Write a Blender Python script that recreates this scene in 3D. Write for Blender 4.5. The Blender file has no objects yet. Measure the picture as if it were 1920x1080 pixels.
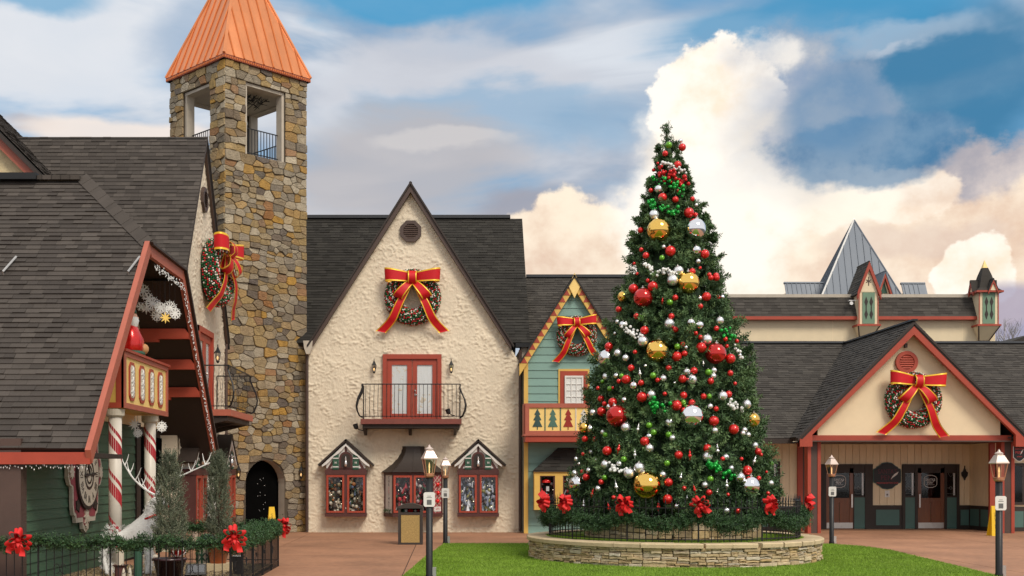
import bpy, math, random
import numpy as np
from math import sin, cos, pi, radians, sqrt, atan2, atan, asin
from mathutils import Vector, Matrix, noise
R = random.Random(7)
C = bpy.context.scene.collection
SC = bpy.context.scene
# ------------------------------------------------------------------ camera
FX, CX, CY, HC = 2200.0, 840.0, 888.0, 2.0
cam = bpy.data.cameras.new('camera'); camo = bpy.data.objects.new('camera', cam); C.objects.link(camo)
camo.location = (0, 0, HC); camo.rotation_euler = (pi / 2, 0, 0)
cam.sensor_width = 36; cam.lens = 36 * FX / 1920
cam.shift_x = (960 - CX) / 1920; cam.shift_y = (CY - 540) / 1920
cam.clip_start = .5; cam.clip_end = 3000
SC.camera = camo
# ------------------------------------------------------------------ sky, sun, exposure
SUN_DIR = Vector((.36, -.60, .71)).normalized()          # towards the sun
SUN_EL = asin(SUN_DIR.z); SUN_AZ = atan2(SUN_DIR.x, SUN_DIR.y)
SC.view_settings.view_transform = 'Standard'; SC.view_settings.look = 'None'
SC.view_settings.exposure = .72; SC.view_settings.gamma = 1; SC.view_settings.use_curve_mapping = False
sun = bpy.data.lights.new('sun', 'SUN'); sun.energy = 1.5; sun.angle = radians(20); sun.color = (1, .91, .78)
suno = bpy.data.objects.new('sun', sun); C.objects.link(suno)
suno.rotation_euler = SUN_DIR.to_track_quat('Z', 'Y').to_euler(); suno.location = (-20, -20, 40)


class E:                                                   # a tiny expression layer over shader Math nodes
    def __init__(s, nt, sock): s.nt, s.s = nt, sock
    def op(s, o, *b):
        n = s.nt.nodes.new('ShaderNodeMath'); n.operation = o
        for i, x in enumerate((s,) + b):
            if isinstance(x, E): s.nt.links.new(x.s, n.inputs[i])
            else: n.inputs[i].default_value = x
        return E(s.nt, n.outputs[0])
    def __add__(s, b): return s.op('ADD', b)
    def __sub__(s, b): return s.op('SUBTRACT', b)
    def __mul__(s, b): return s.op('MULTIPLY', b)
    def step(s, a, b):
        n = s.nt.nodes.new('ShaderNodeMapRange'); n.interpolation_type = 'SMOOTHSTEP'
        s.nt.links.new(s.s, n.inputs[0]); n.inputs[1].default_value = a; n.inputs[2].default_value = b
        return E(s.nt, n.outputs[0])


def world_sky():
    w = bpy.data.worlds.new('World'); SC.world = w; w.use_nodes = True
    nt = w.node_tree; nt.nodes.clear(); L = nt.links.new
    out = nt.nodes.new('ShaderNodeOutputWorld'); bg = nt.nodes.new('ShaderNodeBackground')
    bg.inputs[1].default_value = .1; L(bg.outputs[0], out.inputs[0])
    sky = nt.nodes.new('ShaderNodeTexSky'); sky.sky_type = 'NISHITA'; sky.sun_disc = False
    sky.sun_elevation = SUN_EL; sky.sun_rotation = SUN_AZ; sky.air_density = 1.2; sky.dust_density = .6; sky.ozone_density = 2
    tc = nt.nodes.new('ShaderNodeTexCoord'); sp = nt.nodes.new('ShaderNodeSeparateXYZ'); L(tc.outputs['Generated'], sp.inputs[0])
    x, y, z = (E(nt, sp.outputs[i]) for i in range(3))
    az = x.op('ARCTAN2', y); el = z.op('ARCSINE')

    def fbm(sx, sy, off, detail=6, rough=.55, dist=0.):
        c = nt.nodes.new('ShaderNodeCombineXYZ'); L((az * sx).s, c.inputs[0]); L((el * sy).s, c.inputs[1]); c.inputs[2].default_value = off
        n = nt.nodes.new('ShaderNodeTexNoise'); n.inputs['Scale'].default_value = 1; n.inputs['Detail'].default_value = detail
        n.inputs['Roughness'].default_value = rough; n.inputs['Distortion'].default_value = dist
        L(c.outputs[0], n.inputs['Vector']); return E(nt, n.outputs['Fac'])
    streak = fbm(4.2, 15, 3.1, 5, .52, .5); puff = fbm(17, 19, 8.7, 9, .6); puff2 = fbm(15, 17, 1.3, 8, .58); wx = fbm(9, 16, 5.2, 5); wy = fbm(9, 16, 11.9, 5)
    soft = fbm(4, 9, 21.5, 5, .5)

    def mix(a, b, f):
        m = nt.nodes.new('ShaderNodeMix'); m.data_type = 'RGBA'; m.clamp_factor = True
        L(f.s, m.inputs[0])
        for s_, v in ((m.inputs[6], a), (m.inputs[7], b)):
            if isinstance(v, tuple): s_.default_value = tuple(q * SKY_K for q in v) + (1,)
            else: L(v, s_)
        return m.outputs[2]

    def blob(px, py, rx, ry, k, edge, nz, warp=.0):           # centre and radii given as view angles
        a0 = atan((px - CX) / FX); e0 = atan((CY - py) / FX * cos(a0))
        dx = (az + (wx - .5) * warp - a0) * (FX / rx); dy = (el + (wy - .5) * warp - e0) * (FX / ry)
        d = (dx * dx + dy * dy).op('SQRT')
        return ((d * -1.0 + 1.0) * k + (nz - .5) * edge)
    SKY_K = 6.2
    m0 = nt.nodes.new('ShaderNodeMix'); m0.data_type = 'RGBA'; m0.inputs[0].default_value = .72
    L(sky.outputs[0], m0.inputs[6]); m0.inputs[7].default_value = (.10 * SKY_K, .33 * SKY_K, .56 * SKY_K, 1)
    col = m0.outputs[2]
    # the pale cloud sheet that covers most of the sky, all the way round
    sheet = (streak * .62 + soft * .55).step(.44, .66)
    shade = mix((.44, .45, .51), (.80, .81, .84), streak.step(.36, .66))
    col = mix(col, shade, sheet * .84)
    # upper sky out of view: bright overcast
    hi = (streak * .2 + el).step(.5, .75)
    col = mix(col, mix((.72, .74, .78), (.92, .93, .96), soft.step(.35, .65)), hi)
    back = (az.op('ABSOLUTE') + (soft - .5) * .6).step(.75, 1.5)      # behind the camera the cloud cover is closed
    col = mix(col, mix((.74, .75, .78), (.93, .93, .94), streak.step(.35, .65)), back)
    S = lambda *a: blob(*a).step(0, .5)
    # big soft areas
    col = mix(col, (.78, .80, .84), S(90, 110, 330, 190, .9, 1.5, streak, .05) * .85)
    col = mix(col, (.07, .34, .60), S(800, -20, 330, 85, 1, 1.5, streak, .06) * .9)
    col = mix(col, (.06, .34, .60), S(40, -25, 150, 50, 1, 1.2, streak, .05) * .7)
    col = mix(col, (.60, .62, .68), S(830, 150, 330, 90, .9, 1.3, soft, .06) * .8)
    col = mix(col, (.36, .47, .62), S(400, 90, 150, 90, 1, 1.3, streak, .06) * .75)
    col = mix(col, (.12, .17, .30), S(60, 226, 200, 36, .9, 4.2, streak, .03) * .7)
    col = mix(col, (.95, .83, .74), S(230, 250, 260, 32, 1, .8, soft, .03) * .85)
    col = mix(col, (.25, .43, .62), S(960, 225, 330, 75, .9, 2.0, streak, .06) * .7)
    col = mix(col, (.50, .48, .50), S(760, 330, 330, 130, .9, 1.4, streak, .05) * .85)
    col = mix(col, (.72, .68, .66), S(850, 268, 150, 20, .8, 2.6, streak, .05) * .5)
    col = mix(col, (.36, .35, .40), S(1010, 410, 160, 65, .9, 1.2, soft, .04) * .8)
    col = mix(col, mix((.055, .21, .38), (.15, .33, .49), (soft * .6 + puff2 * .4).step(.38, .62)), S(1720, 190, 370, 210, 1.3, 1.3, soft, .08) * .93)
    col = mix(col, (.055, .30, .54), S(1560, 35, 330, 80, .9, 1.5, streak, .07) * .8)
    col = mix(col, (.42, .53, .65), S(1690, 75, 150, 36, .9, 3.0, streak, .06) * .65)
    col = mix(col, (.86, .82, .83), S(1665, 98, 60, 12, .8, 3.6, puff, .05) * .22)
    col = mix(col, (.25, .33, .47), S(1490, 220, 200, 170, 1, 1.6, puff2, .06) * .75)
    # warm cumulus banks
    lit = mix((.80, .56, .41), (1.06, .91, .72), (puff * .55 + puff2 * .35 + soft * .2).step(.40, .66))
    bright = mix((.98, .80, .60), (1.10, 1.03, .93), (puff * .6 + puff2 * .4).step(.32, .56))
    col = mix(col, mix((.46, .42, .45), (.78, .66, .60), puff.step(.35, .65)), blob(1850, 420, 200, 150, 1.8, 1.9, puff2, .05).step(0, .3) * .9)
    col = mix(col, lit, blob(1100, 490, 160, 115, 2.0, 2.6, puff, .06).step(0, .36) * .95)
    col = mix(col, lit, blob(1580, 520, 430, 170, 2.2, 2.2, puff2, .07).step(0, .42) * .93)
    hi2 = mix((.93, .72, .55), (1.08, .98, .84), (puff * .5 + puff2 * .5).step(.36, .58))
    col = mix(col, hi2, blob(1560, 365, 130, 62, 2.0, 2.8, puff, .06).step(0, .5) * .8)
    col = mix(col, hi2, blob(1705, 355, 95, 58, 2.0, 2.8, puff, .06).step(0, .4) * .85)
    col = mix(col, (.72, .56, .48), S(1740, 450, 170, 42, 1, 2.4, puff2, .05) * .5)
    col = mix(col, bright, blob(1320, 400, 190, 230, 1.5, 1.1, puff2, .05).step(0, .5) * .9)
    col = mix(col, bright, blob(1330, 195, 120, 112, 2.8, 3.4, puff, .06).step(0, .34))
    col = mix(col, mix((.36, .43, .56), (.74, .70, .66), puff2.step(.35, .62)), blob(1500, 215, 165, 150, 1.0, 1.0, puff2, .06).step(-.1, .75) * .9)
    col = mix(col, mix((.70, .70, .72), (1., .94, .86), puff.step(.35, .6)), blob(1415, 110, 95, 34, 1.6, 3.0, puff, .06).step(0, .9) * .75)
    col = mix(col, mix((.07, .20, .37), (.19, .32, .47), puff2.step(.38, .62)), blob(1640, 275, 190, 62, 1.5, 1.5, puff, .05).step(0, .45) * .85)
    col = mix(col, (.10, .25, .44), blob(1560, 200, 110, 90, 1.2, 1.3, puff2, .05).step(0, .6) * .7)
    col = mix(col, bright, blob(1830, 505, 75, 72, 3, 2.4, puff, .04).step(0, .25))
    col = mix(col, (.36, .33, .47), S(1895, 590, 75, 70, 1.2, .9, soft, .03) * .8)
    L(col, bg.inputs[0])


world_sky()
SC.cycles.max_bounces = 6; SC.cycles.diffuse_bounces = 3; SC.cycles.glossy_bounces = 3; SC.cycles.transparent_max_bounces = 8
SC.cycles.use_denoising = True
try: SC.cycles.denoiser = 'OPENIMAGEDENOISE'
except Exception: pass
# ------------------------------------------------------------------ helpers
V3 = Vector


class F:                                                    # a plane to build on: origin, across, up, outwards
    def __init__(s, o, u=(1, 0, 0), v=(0, 0, 1)):
        s.o = V3(o); s.u = V3(u).normalized(); s.v = V3(v).normalized(); s.n = s.u.cross(s.v).normalized()
    def p(s, a, b, c=0.): return s.o + s.u * a + s.v * b + s.n * c
    def at(s, a, b, c=0.):
        g = F(s.p(a, b, c), s.u, s.v); return g
    def turn(s, ang):                                       # turned about its own outward axis
        return F(s.o, s.u * cos(ang) + s.v * sin(ang), s.v * cos(ang) - s.u * sin(ang))


def front(x, y, z=0): return F((x, y, z))
def side(x, y, z=0): return F((x, y, z), (0, 1, 0))
WORLD = F((0, 0, 0), (1, 0, 0), (0, 1, 0))
ORG = {}


class MB:
    def __init__(s): s.v = []; s.f = []; s.t = []; s.m = []
    def add(s, vs, fs, tone=0., mi=0):
        k = len(s.v); s.v.extend(tuple(q) for q in vs)
        for f in fs: s.f.append(tuple(i + k for i in f)); s.t.append(tone); s.m.append(mi)
        return s
    def box(s, fr, a0, a1, b0, b1, c0, c1, tone=0., mi=0):
        P = fr.p
        vs = [P(a, b, c) for c in (c0, c1) for b in (b0, b1) for a in (a0, a1)]
        return s.add(vs, [(0, 2, 3, 1), (4, 5, 7, 6), (0, 1, 5, 4), (2, 6, 7, 3), (0, 4, 6, 2), (1, 3, 7, 5)], tone, mi)
    def prism(s, fr, poly, c0, c1, tone=0., mi=0, P=None, bev=0.):
        P = P or fr.p; n = len(poly)
        ar = sum(poly[i][0] * poly[(i + 1) % n][1] - poly[(i + 1) % n][0] * poly[i][1] for i in range(n))
        if ar < 0: poly = poly[::-1]
        vs = [P(a, b, c0) for a, b in poly]; fs = [tuple(range(n))[::-1]]
        if bev:
            ca = sum(q[0] for q in poly) / n; cb = sum(q[1] for q in poly) / n
            vs += [P(a, b, c1 - bev) for a, b in poly]
            for a, b in poly:
                d = sqrt((a - ca) ** 2 + (b - cb) ** 2) + 1e-6; k = max(.2, 1 - bev * 1.1 / d)
                vs.append(P(ca + (a - ca) * k, cb + (b - cb) * k, c1))
            for j in (0, n):
                fs += [(j + i, j + (i + 1) % n, j + n + (i + 1) % n, j + n + i) for i in range(n)]
            fs.append(tuple(range(2 * n, 3 * n)))
        else:
            vs += [P(a, b, c1) for a, b in poly]
            fs += [(i, (i + 1) % n, n + (i + 1) % n, n + i) for i in range(n)]; fs.append(tuple(range(n, 2 * n)))
        return s.add(vs, fs, tone, mi)
    def tube(s, pts, r, n=6, tone=0., mi=0, closed=False):
        pts = [V3(p) for p in pts]; m = len(pts); rr = r if isinstance(r, (list, tuple)) else [r] * m
        vs = []; fs = []; ref = None
        for i, p in enumerate(pts):
            d = (pts[(i + 1) % m] - pts[i - 1]) if closed or 0 < i < m - 1 else (pts[1] - pts[0] if i == 0 else pts[-1] - pts[-2])
            d = d.normalized() if d.length > 1e-9 else V3((0, 0, 1))
            if ref is None: ref = d.orthogonal().normalized()
            ref = (ref - d * ref.dot(d)); ref = ref.normalized() if ref.length > 1e-6 else d.orthogonal().normalized()
            w = d.cross(ref)
            vs += [p + (ref * cos(2 * pi * k / n) + w * sin(2 * pi * k / n)) * rr[i] for k in range(n)]
        for i in range(m if closed else m - 1):
            j = (i + 1) % m
            fs += [(i * n + k, i * n + (k + 1) % n, j * n + (k + 1) % n, j * n + k) for k in range(n)]
        if not closed: fs += [tuple(range(n))[::-1], tuple(range((m - 1) * n, m * n))]
        return s.add(vs, fs, tone, mi)
    def lathe(s, o, prof, n=16, tone=0., mi=0, fr=None):
        fr = fr or WORLD; o = V3(o); vs = []; fs = []
        for r, z in prof:
            vs += [o + fr.u * (r * cos(2 * pi * k / n)) + fr.v * (r * sin(2 * pi * k / n)) + fr.n * z for k in range(n)]
        for i in range(len(prof) - 1):
            fs += [(i * n + k, i * n + (k + 1) % n, (i + 1) * n + (k + 1) % n, (i + 1) * n + k) for k in range(n)]
        fs += [tuple(range(n))[::-1], tuple(range((len(prof) - 1) * n, len(prof) * n))]
        return s.add(vs, fs, tone, mi)
    def ball(s, o, r, n=12, m=8, tone=0., mi=0, sz=1.):
        return s.lathe(o, [(max(1e-4, r * sin(pi * i / m)), -r * sz * cos(pi * i / m)) for i in range(m + 1)], n, tone, mi)
    def build(s, name, mat, parent=None, smooth=False, kind=None):
        off = ORG.get(parent.name, V3((0, 0, 0))) if parent is not None else V3((0, 0, 0))
        return mesh_obj(name, [(x - off.x, y - off.y, z - off.z) for x, y, z in s.v] if off.length else s.v, s.f, mat, parent, smooth, s.t, s.m, kind)


def mesh_obj(name, v, f, mat, parent=None, smooth=False, tones=None, mis=None, kind=None):
    me = bpy.data.meshes.new(name); me.from_pydata(v, [], f)
    mats = mat if isinstance(mat, (list, tuple)) else [mat]
    for m in mats: me.materials.append(m)
    if tones and any(tones):
        a = me.attributes.new('tone', 'FLOAT', 'FACE'); a.data.foreach_set('value', tones)
    if mis and any(mis): me.polygons.foreach_set('material_index', mis)
    if smooth: me.polygons.foreach_set('use_smooth', [True] * len(f))
    o = bpy.data.objects.new(name, me); C.objects.link(o)
    if parent is not None: o.parent = parent; ORG[o.name] = ORG.get(parent.name, V3((0, 0, 0)))
    else: ORG[o.name] = V3((0, 0, 0))
    if kind: o['kind'] = kind
    return o


def np_mesh(name, verts, k, mat, parent=None, tone=None, kind=None):      # k-gon soup from an (n*k,3) array
    me = bpy.data.meshes.new(name); n = len(verts)
    off = ORG.get(parent.name, V3((0, 0, 0))) if parent is not None else V3((0, 0, 0))
    verts = np.asarray(verts, np.float32) - np.array(off, np.float32)
    me.vertices.add(n); me.vertices.foreach_set('co', verts.ravel())
    me.loops.add(n); me.loops.foreach_set('vertex_index', np.arange(n, dtype=np.int32))
    q = n // k; me.polygons.add(q)
    me.polygons.foreach_set('loop_start', np.arange(0, n, k, dtype=np.int32))
    me.materials.append(mat)
    if tone is not None:
        a = me.attributes.new('tone', 'FLOAT', 'FACE'); a.data.foreach_set('value', np.asarray(tone, np.float32))
    me.update(calc_edges=True)
    o = bpy.data.objects.new(name, me); C.objects.link(o)
    if parent is not None: o.parent = parent; ORG[o.name] = off
    if kind: o['kind'] = kind
    return o


def tag(o, label, cat=None, group=None, kind=None):
    o['label'] = label
    if cat: o['category'] = cat
    if group: o['group'] = group
    if kind: o['kind'] = kind
    return o


def thing(name, loc, label, cat, group=None, rz=0.):
    o = bpy.data.objects.new(name, None); C.objects.link(o); o.location = loc; o.rotation_euler = (0, 0, rz)
    o.empty_display_size = .2; ORG[o.name] = V3(loc)
    return tag(o, label, cat, group)


def local_thing(name, label, cat, group=None):              # built about the origin, moved later
    return thing(name, (0, 0, 0), label, cat, group)


def place(o, loc, rz=0., sc=1.):
    o.location = loc; o.rotation_euler = (0, 0, rz); o.scale = (sc, sc, sc); return o


KIDS = {}
def copy_tree(o, parent=None):
    c = o.copy(); C.objects.link(c)
    if parent is not None: c.parent = parent
    for ch in list(o.children): copy_tree(ch, c)
    return c


def clip(poly, conv):                                       # Sutherland-Hodgman, conv counter-clockwise
    n = len(conv)
    for i in range(n):
        (x0, y0), (x1, y1) = conv[i], conv[(i + 1) % n]; out = []
        if not poly: return []
        d = [(x1 - x0) * (q[1] - y0) - (y1 - y0) * (q[0] - x0) for q in poly]
        for j in range(len(poly)):
            k = (j + 1) % len(poly)
            if d[j] >= 0: out.append(poly[j])
            if (d[j] >= 0) != (d[k] >= 0):
                t = d[j] / (d[j] - d[k]); out.append((poly[j][0] + (poly[k][0] - poly[j][0]) * t, poly[j][1] + (poly[k][1] - poly[j][1]) * t))
        poly = out
    return poly


def area(p): return .5 * sum(p[i][0] * p[(i + 1) % len(p)][1] - p[(i + 1) % len(p)][0] * p[i][1] for i in range(len(p)))


EYE = V3((0, 0, HC))
def view_size(c, a):                                        # how large a piece shows in the photograph
    d = (c - EYE); 
    if d.y < 1: return -1
    px = CX + FX * d.x / d.y; py = CY - FX * d.z / d.y
    return a / d.length_squared * (1 if -20 < px < 1940 and -20 < py < 1100 else .001)


def pieces(name, items, mat, parent, limit, rest):          # items: (MB, size) -> the largest become parts, the others one mesh
    items.sort(key=lambda q: -q[1])
    for mb, s_ in items[:limit]:
        if s_ > 0: mb.build(name, mat, parent)
    more = [mb for mb, s_ in items[:limit] if s_ <= 0] + [q[0] for q in items[limit:]]
    if more:
        M = MB()
        for mb in more:
            k = len(M.v); M.v += mb.v; M.f += [tuple(i + k for i in f) for f in mb.f]; M.t += mb.t; M.m += mb.m
        M.build(rest, mat, parent, kind='stuff')


def lap(fr, conv, mat, parent, name, rest, ch=.143, w=(.18, .42), th=.014, limit=0, shift=.5, skip=None):
    """overlapping courses (shingles, lap siding) over a convex outline; every tab has its own thickness and tone"""
    if area(conv) < 0: conv = conv[::-1]
    a0 = min(q[0] for q in conv); a1 = max(q[0] for q in conv); b0 = min(q[1] for q in conv); b1 = max(q[1] for q in conv)
    items = []; b = b0
    while b < b1 - .01:
        a = a0 - R.random() * shift * w[1]
        while a < a1:
            ww = R.uniform(*w); top = b + ch
            poly = clip([(a + .002, b), (a + ww - .002, b), (a + ww - .002, top), (a + .002, top)], conv)
            a += ww
            if len(poly) < 3 or area(poly) < 3e-4: continue
            t = th * R.choice((1, 1, 1.7)) if w[1] < 1 else th
            n = len(poly); wob = R.uniform(-.004, .004) if w[1] < 1 else 0
            cf = lambda bb: .002 + t * (1 - (bb - b) / ch * .92)
            vs = [fr.p(q[0], q[1], cf(q[1])) for q in poly] + [fr.p(q[0], q[1] - (wob if q[1] < b + .01 else 0), 0) for q in poly]
            fs = [tuple(range(n))] + [(i, n + i, n + (i + 1) % n, (i + 1) % n) for i in range(n)]
            mb = MB(); mb.add(vs, fs, .02 + .96 * R.random()); cc = fr.p(sum(q[0] for q in poly) / n, sum(q[1] for q in poly) / n)
            items.append((mb, view_size(cc, area(poly))))
        b += ch
    pieces(name, items, mat, parent, limit, rest)


def bsp(a0, a1, b0, b1, tw, th, out):
    w, h = a1 - a0, b1 - b0; k = R.uniform(.6, 1.7)
    if w > tw * k and (w / tw > h / th or h < th * .9):
        m = a0 + w * R.uniform(.35, .65); bsp(a0, m, b0, b1, tw, th, out); bsp(m, a1, b0, b1, tw, th, out)
    elif h > th * k:
        m = b0 + h * R.uniform(.35, .65); bsp(a0, a1, b0, m, tw, th, out); bsp(a0, a1, m, b1, tw, th, out)
    else: out.append((a0, a1, b0, b1))
    return out


def voronoi(rect, tw, th, jit=.25):
    a0, a1, b0, b1 = rect; cells = bsp(a0, a1, b0, b1, tw, th, []); k = tw / th
    pts = [((c[0] + c[1]) / 2 + R.uniform(-jit, jit) * (c[1] - c[0]), ((c[2] + c[3]) / 2 + R.uniform(-jit, jit) * (c[3] - c[2])) * k) for c in cells]
    P = np.array(pts); out = []
    for i, (x, y) in enumerate(pts):
        d = (P[:, 0] - x) ** 2 + (P[:, 1] - y) ** 2; poly = [(a0, b0 * k), (a1, b0 * k), (a1, b1 * k), (a0, b1 * k)]
        for j in np.argsort(d)[1:22]:
            mx, my = (x + P[j, 0]) / 2, (y + P[j, 1]) / 2; dx, dy = P[j, 0] - x, P[j, 1] - y
            L_ = sqrt(dx * dx + dy * dy) + 1e-9; tx, ty = -dy / L_ * 50, dx / L_ * 50
            poly = clip(poly, [(mx - tx, my - ty), (mx + tx, my + ty), (mx + tx - dx / L_ * 99, my + ty - dy / L_ * 99), (mx - tx - dx / L_ * 99, my - ty - dy / L_ * 99)])
            if not poly: break
        if poly: out.append([(q[0], q[1] / k) for q in poly])
    return out


def stone_poly(poly, gap, cut=.22):                         # mortar gap, knocked-off corners, a little wobble
    n = len(poly); ca = sum(q[0] for q in poly) / n; cb = sum(q[1] for q in poly) / n; out = []
    q2 = []
    for a, b in poly:
        d = sqrt((a - ca) ** 2 + (b - cb) ** 2) + 1e-6; k = max(.3, 1 - gap / d); q2.append((ca + (a - ca) * k, cb + (b - cb) * k))
    for i in range(n):
        p, q, r_ = q2[i - 1], q2[i], q2[(i + 1) % n]; t = cut * R.uniform(.4, 1)
        l1 = sqrt((p[0] - q[0]) ** 2 + (p[1] - q[1]) ** 2); l2 = sqrt((r_[0] - q[0]) ** 2 + (r_[1] - q[1]) ** 2)
        if min(l1, l2) < gap * 1.5: out.append(q); continue
        out.append((q[0] + (p[0] - q[0]) * t, q[1] + (p[1] - q[1]) * t)); out.append((q[0] + (r_[0] - q[0]) * t, q[1] + (r_[1] - q[1]) * t))
    return out


def grow(name, P0, D, Ln, nl, ll, lw, mat, parent, kind, tone, seed=1, spread=.9, flat=0.):
    """leafy sprigs: nl narrow leaves set round a twig that starts at P0 and runs Ln along D"""
    g = np.random.default_rng(seed); n = len(P0); D = D / np.linalg.norm(D, axis=1)[:, None]
    up = np.where(np.abs(D[:, 2:3]) < .9, np.array([[0, 0, 1.]]), np.array([[1., 0, 0]]))
    U = np.cross(D, up); U /= np.linalg.norm(U, axis=1)[:, None]; W = np.cross(D, U)
    t = np.tile(np.linspace(.05, 1, nl), (n, 1)) + g.uniform(-.05, .05, (n, nl)); ph = np.arange(nl) * 2.4 + g.uniform(0, 6.3, (n, 1))
    rad = U[:, None] * np.cos(ph)[..., None] + W[:, None] * np.sin(ph)[..., None]
    base = P0[:, None] + D[:, None] * (t * Ln[:, None])[..., None]
    ld = rad * spread + D[:, None] * g.uniform(.35, .9, (n, nl, 1)); ld /= np.linalg.norm(ld, axis=2)[..., None]
    sd = np.cross(ld, rad + g.normal(0, .5, rad.shape)); sd /= np.linalg.norm(sd, axis=2)[..., None] + 1e-9
    l = ll * g.uniform(.7, 1.2, (n, nl, 1)) * (1.15 - .45 * t[..., None]); w_ = lw * g.uniform(.8, 1.2, (n, nl, 1))
    v = np.stack([base, base + ld * l * .55 + sd * w_, base + ld * l, base + ld * l * .55 - sd * w_], 2).reshape(-1, 3)
    tn = np.repeat(tone, nl) + g.uniform(-.1, .1, n * nl)
    return np_mesh(name, v, 4, mat, parent, np.clip(tn, .01, 1), kind)


def ribbon(mb, path, wdir, width, th=.012, edge=.12, mi=(0, 1), wf=None, fork=0.):
    """a strip of ribbon with bordered edges, swept along path; wdir(i) gives its across direction"""
    m = len(path); cols = (-.5, -.5 + edge, .5 - edge, .5); vs = []
    for lay in (0, 1):
        for i, p in enumerate(path):
            w = V3(wdir(i)).normalized(); d = V3(path[min(i + 1, m - 1)]) - V3(path[max(i - 1, 0)])
            nn = d.cross(w).normalized() * (th * (lay - .5)); k = width * (wf(i / (m - 1)) if wf else 1)
            for c in cols:
                e = d.normalized() * (fork * (abs(c) * 2 - .5) * width) if fork and i == m - 1 else V3((0, 0, 0))
                vs.append(V3(p) + w * (c * k) + nn + e)
    n = len(cols)
    for lay in (0, 1):
        o = lay * m * n
        for i in range(m - 1):
            for c in range(n - 1):
                q = (o + i * n + c, o + i * n + c + 1, o + (i + 1) * n + c + 1, o + (i + 1) * n + c)
                mb.f.append(tuple(x + len(mb.v) for x in (q if lay else q[::-1]))); mb.t.append(0.); mb.m.append(mi[0] if c == 1 else mi[1])
    for c in (0, n - 1):
        for i in range(m - 1):
            q = (i * n + c, (i + 1) * n + c, m * n + (i + 1) * n + c, m * n + i * n + c)
            mb.f.append(tuple(x + len(mb.v) for x in q)); mb.t.append(0.); mb.m.append(mi[1])
    for i in (0, m - 1):
        for c in range(n - 1):
            q = (i * n + c, i * n + c + 1, m * n + i * n + c + 1, m * n + i * n + c)
            mb.f.append(tuple(x + len(mb.v) for x in q)); mb.t.append(0.); mb.m.append(mi[1])
    mb.v += [tuple(q) for q in vs]


def lettering(name, txt, size, fr, mat, parent, ext=.004, sx=1., rot=0.):
    cu = bpy.data.curves.new(name, 'FONT'); cu.body = txt; cu.size = size; cu.align_x = 'CENTER'; cu.align_y = 'CENTER'; cu.extrude = ext; cu.resolution_u = 2
    ob = bpy.data.objects.new(name, cu); me = bpy.data.meshes.new_from_object(ob)
    bpy.data.objects.remove(ob); bpy.data.curves.remove(cu)
    vs = [fr.p((v.co.x * cos(rot) - v.co.y * sin(rot)) * sx, v.co.x * sin(rot) + v.co.y * cos(rot), v.co.z) for v in me.vertices]
    fs = [tuple(p.vertices) for p in me.polygons]; bpy.data.meshes.remove(me)
    mb = MB(); mb.add(vs, fs); return mb.build(name, mat, parent)


# ------------------------------------------------------------------ materials
def lin(*c): return tuple(((q / 255) / 12.92 if q <= 10 else (((q / 255) + .055) / 1.055) ** 2.4) for q in c)


def pm(name, col, rough=.6, var=.12, vs=3., bump=0., bs=30., metal=0., tones=None, rnd=.06, spec=.5, coat=0., stretch=(1, 1, 1), bdist=.02, emit=None, es=1., fine=0., bdet=6, glitter=0.):
    m = bpy.data.materials.new(name); m.use_nodes = True; nt = m.node_tree; L = nt.links.new; N = nt.nodes.new
    b = nt.nodes['Principled BSDF']
    b.inputs['Metallic'].default_value = metal; b.inputs['Specular IOR Level'].default_value = spec; b.inputs['Coat Weight'].default_value = coat
    tc = N('ShaderNodeTexCoord'); mp = N('ShaderNodeMapping'); mp.inputs['Scale'].default_value = stretch; L(tc.outputs['Object'], mp.inputs[0])
    nz = N('ShaderNodeTexNoise'); nz.inputs['Scale'].default_value = vs; nz.inputs['Detail'].default_value = 7; nz.inputs['Roughness'].default_value = .62
    L(mp.outputs[0], nz.inputs['Vector']); n = E(nt, nz.outputs['Fac'])
    oi = N('ShaderNodeObjectInfo'); f = (n - .5) * (var * 3.2) + 1.0 + (E(nt, oi.outputs['Random']) - .5) * (rnd * 2)
    if fine:
        n2 = N('ShaderNodeTexNoise'); n2.inputs['Scale'].default_value = vs * 14; n2.inputs['Detail'].default_value = 4; L(mp.outputs[0], n2.inputs['Vector'])
        f = f + (E(nt, n2.outputs['Fac']) - .5) * (fine * 3)
    if tones:
        at = N('ShaderNodeAttribute'); at.attribute_name = 'tone'; cr = N('ShaderNodeValToRGB'); e = cr.color_ramp.elements
        while len(e) < len(tones): e.new(.5)
        for i, t in enumerate(tones): e[i].position = i / (len(tones) - 1); e[i].color = tuple(t) + (1,)
        L(at.outputs['Fac'], cr.inputs[0]); csock = cr.outputs[0]
    else:
        rg = N('ShaderNodeRGB'); rg.outputs[0].default_value = tuple(col) + (1,); csock = rg.outputs[0]
    vm = N('ShaderNodeVectorMath'); vm.operation = 'SCALE'; L(csock, vm.inputs[0]); L(f.s, vm.inputs['Scale'])
    L(vm.outputs[0], b.inputs['Base Color'])
    L(((n - .5) * .35 + rough).op('MAXIMUM', .03).s, b.inputs['Roughness']) if rough > .15 else setattr(b.inputs['Roughness'], 'default_value', rough)
    if bump:
        nb = N('ShaderNodeTexNoise'); nb.inputs['Scale'].default_value = bs; nb.inputs['Detail'].default_value = bdet; L(mp.outputs[0], nb.inputs['Vector'])
        bp = N('ShaderNodeBump'); bp.inputs['Strength'].default_value = bump; bp.inputs['Distance'].default_value = bdist
        L(nb.outputs['Fac'], bp.inputs['Height']); L(bp.outputs[0], b.inputs['Normal'])
    if emit: b.inputs['Emission Color'].default_value = tuple(emit) + (1,); b.inputs['Emission Strength'].default_value = es
    return m


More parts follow.
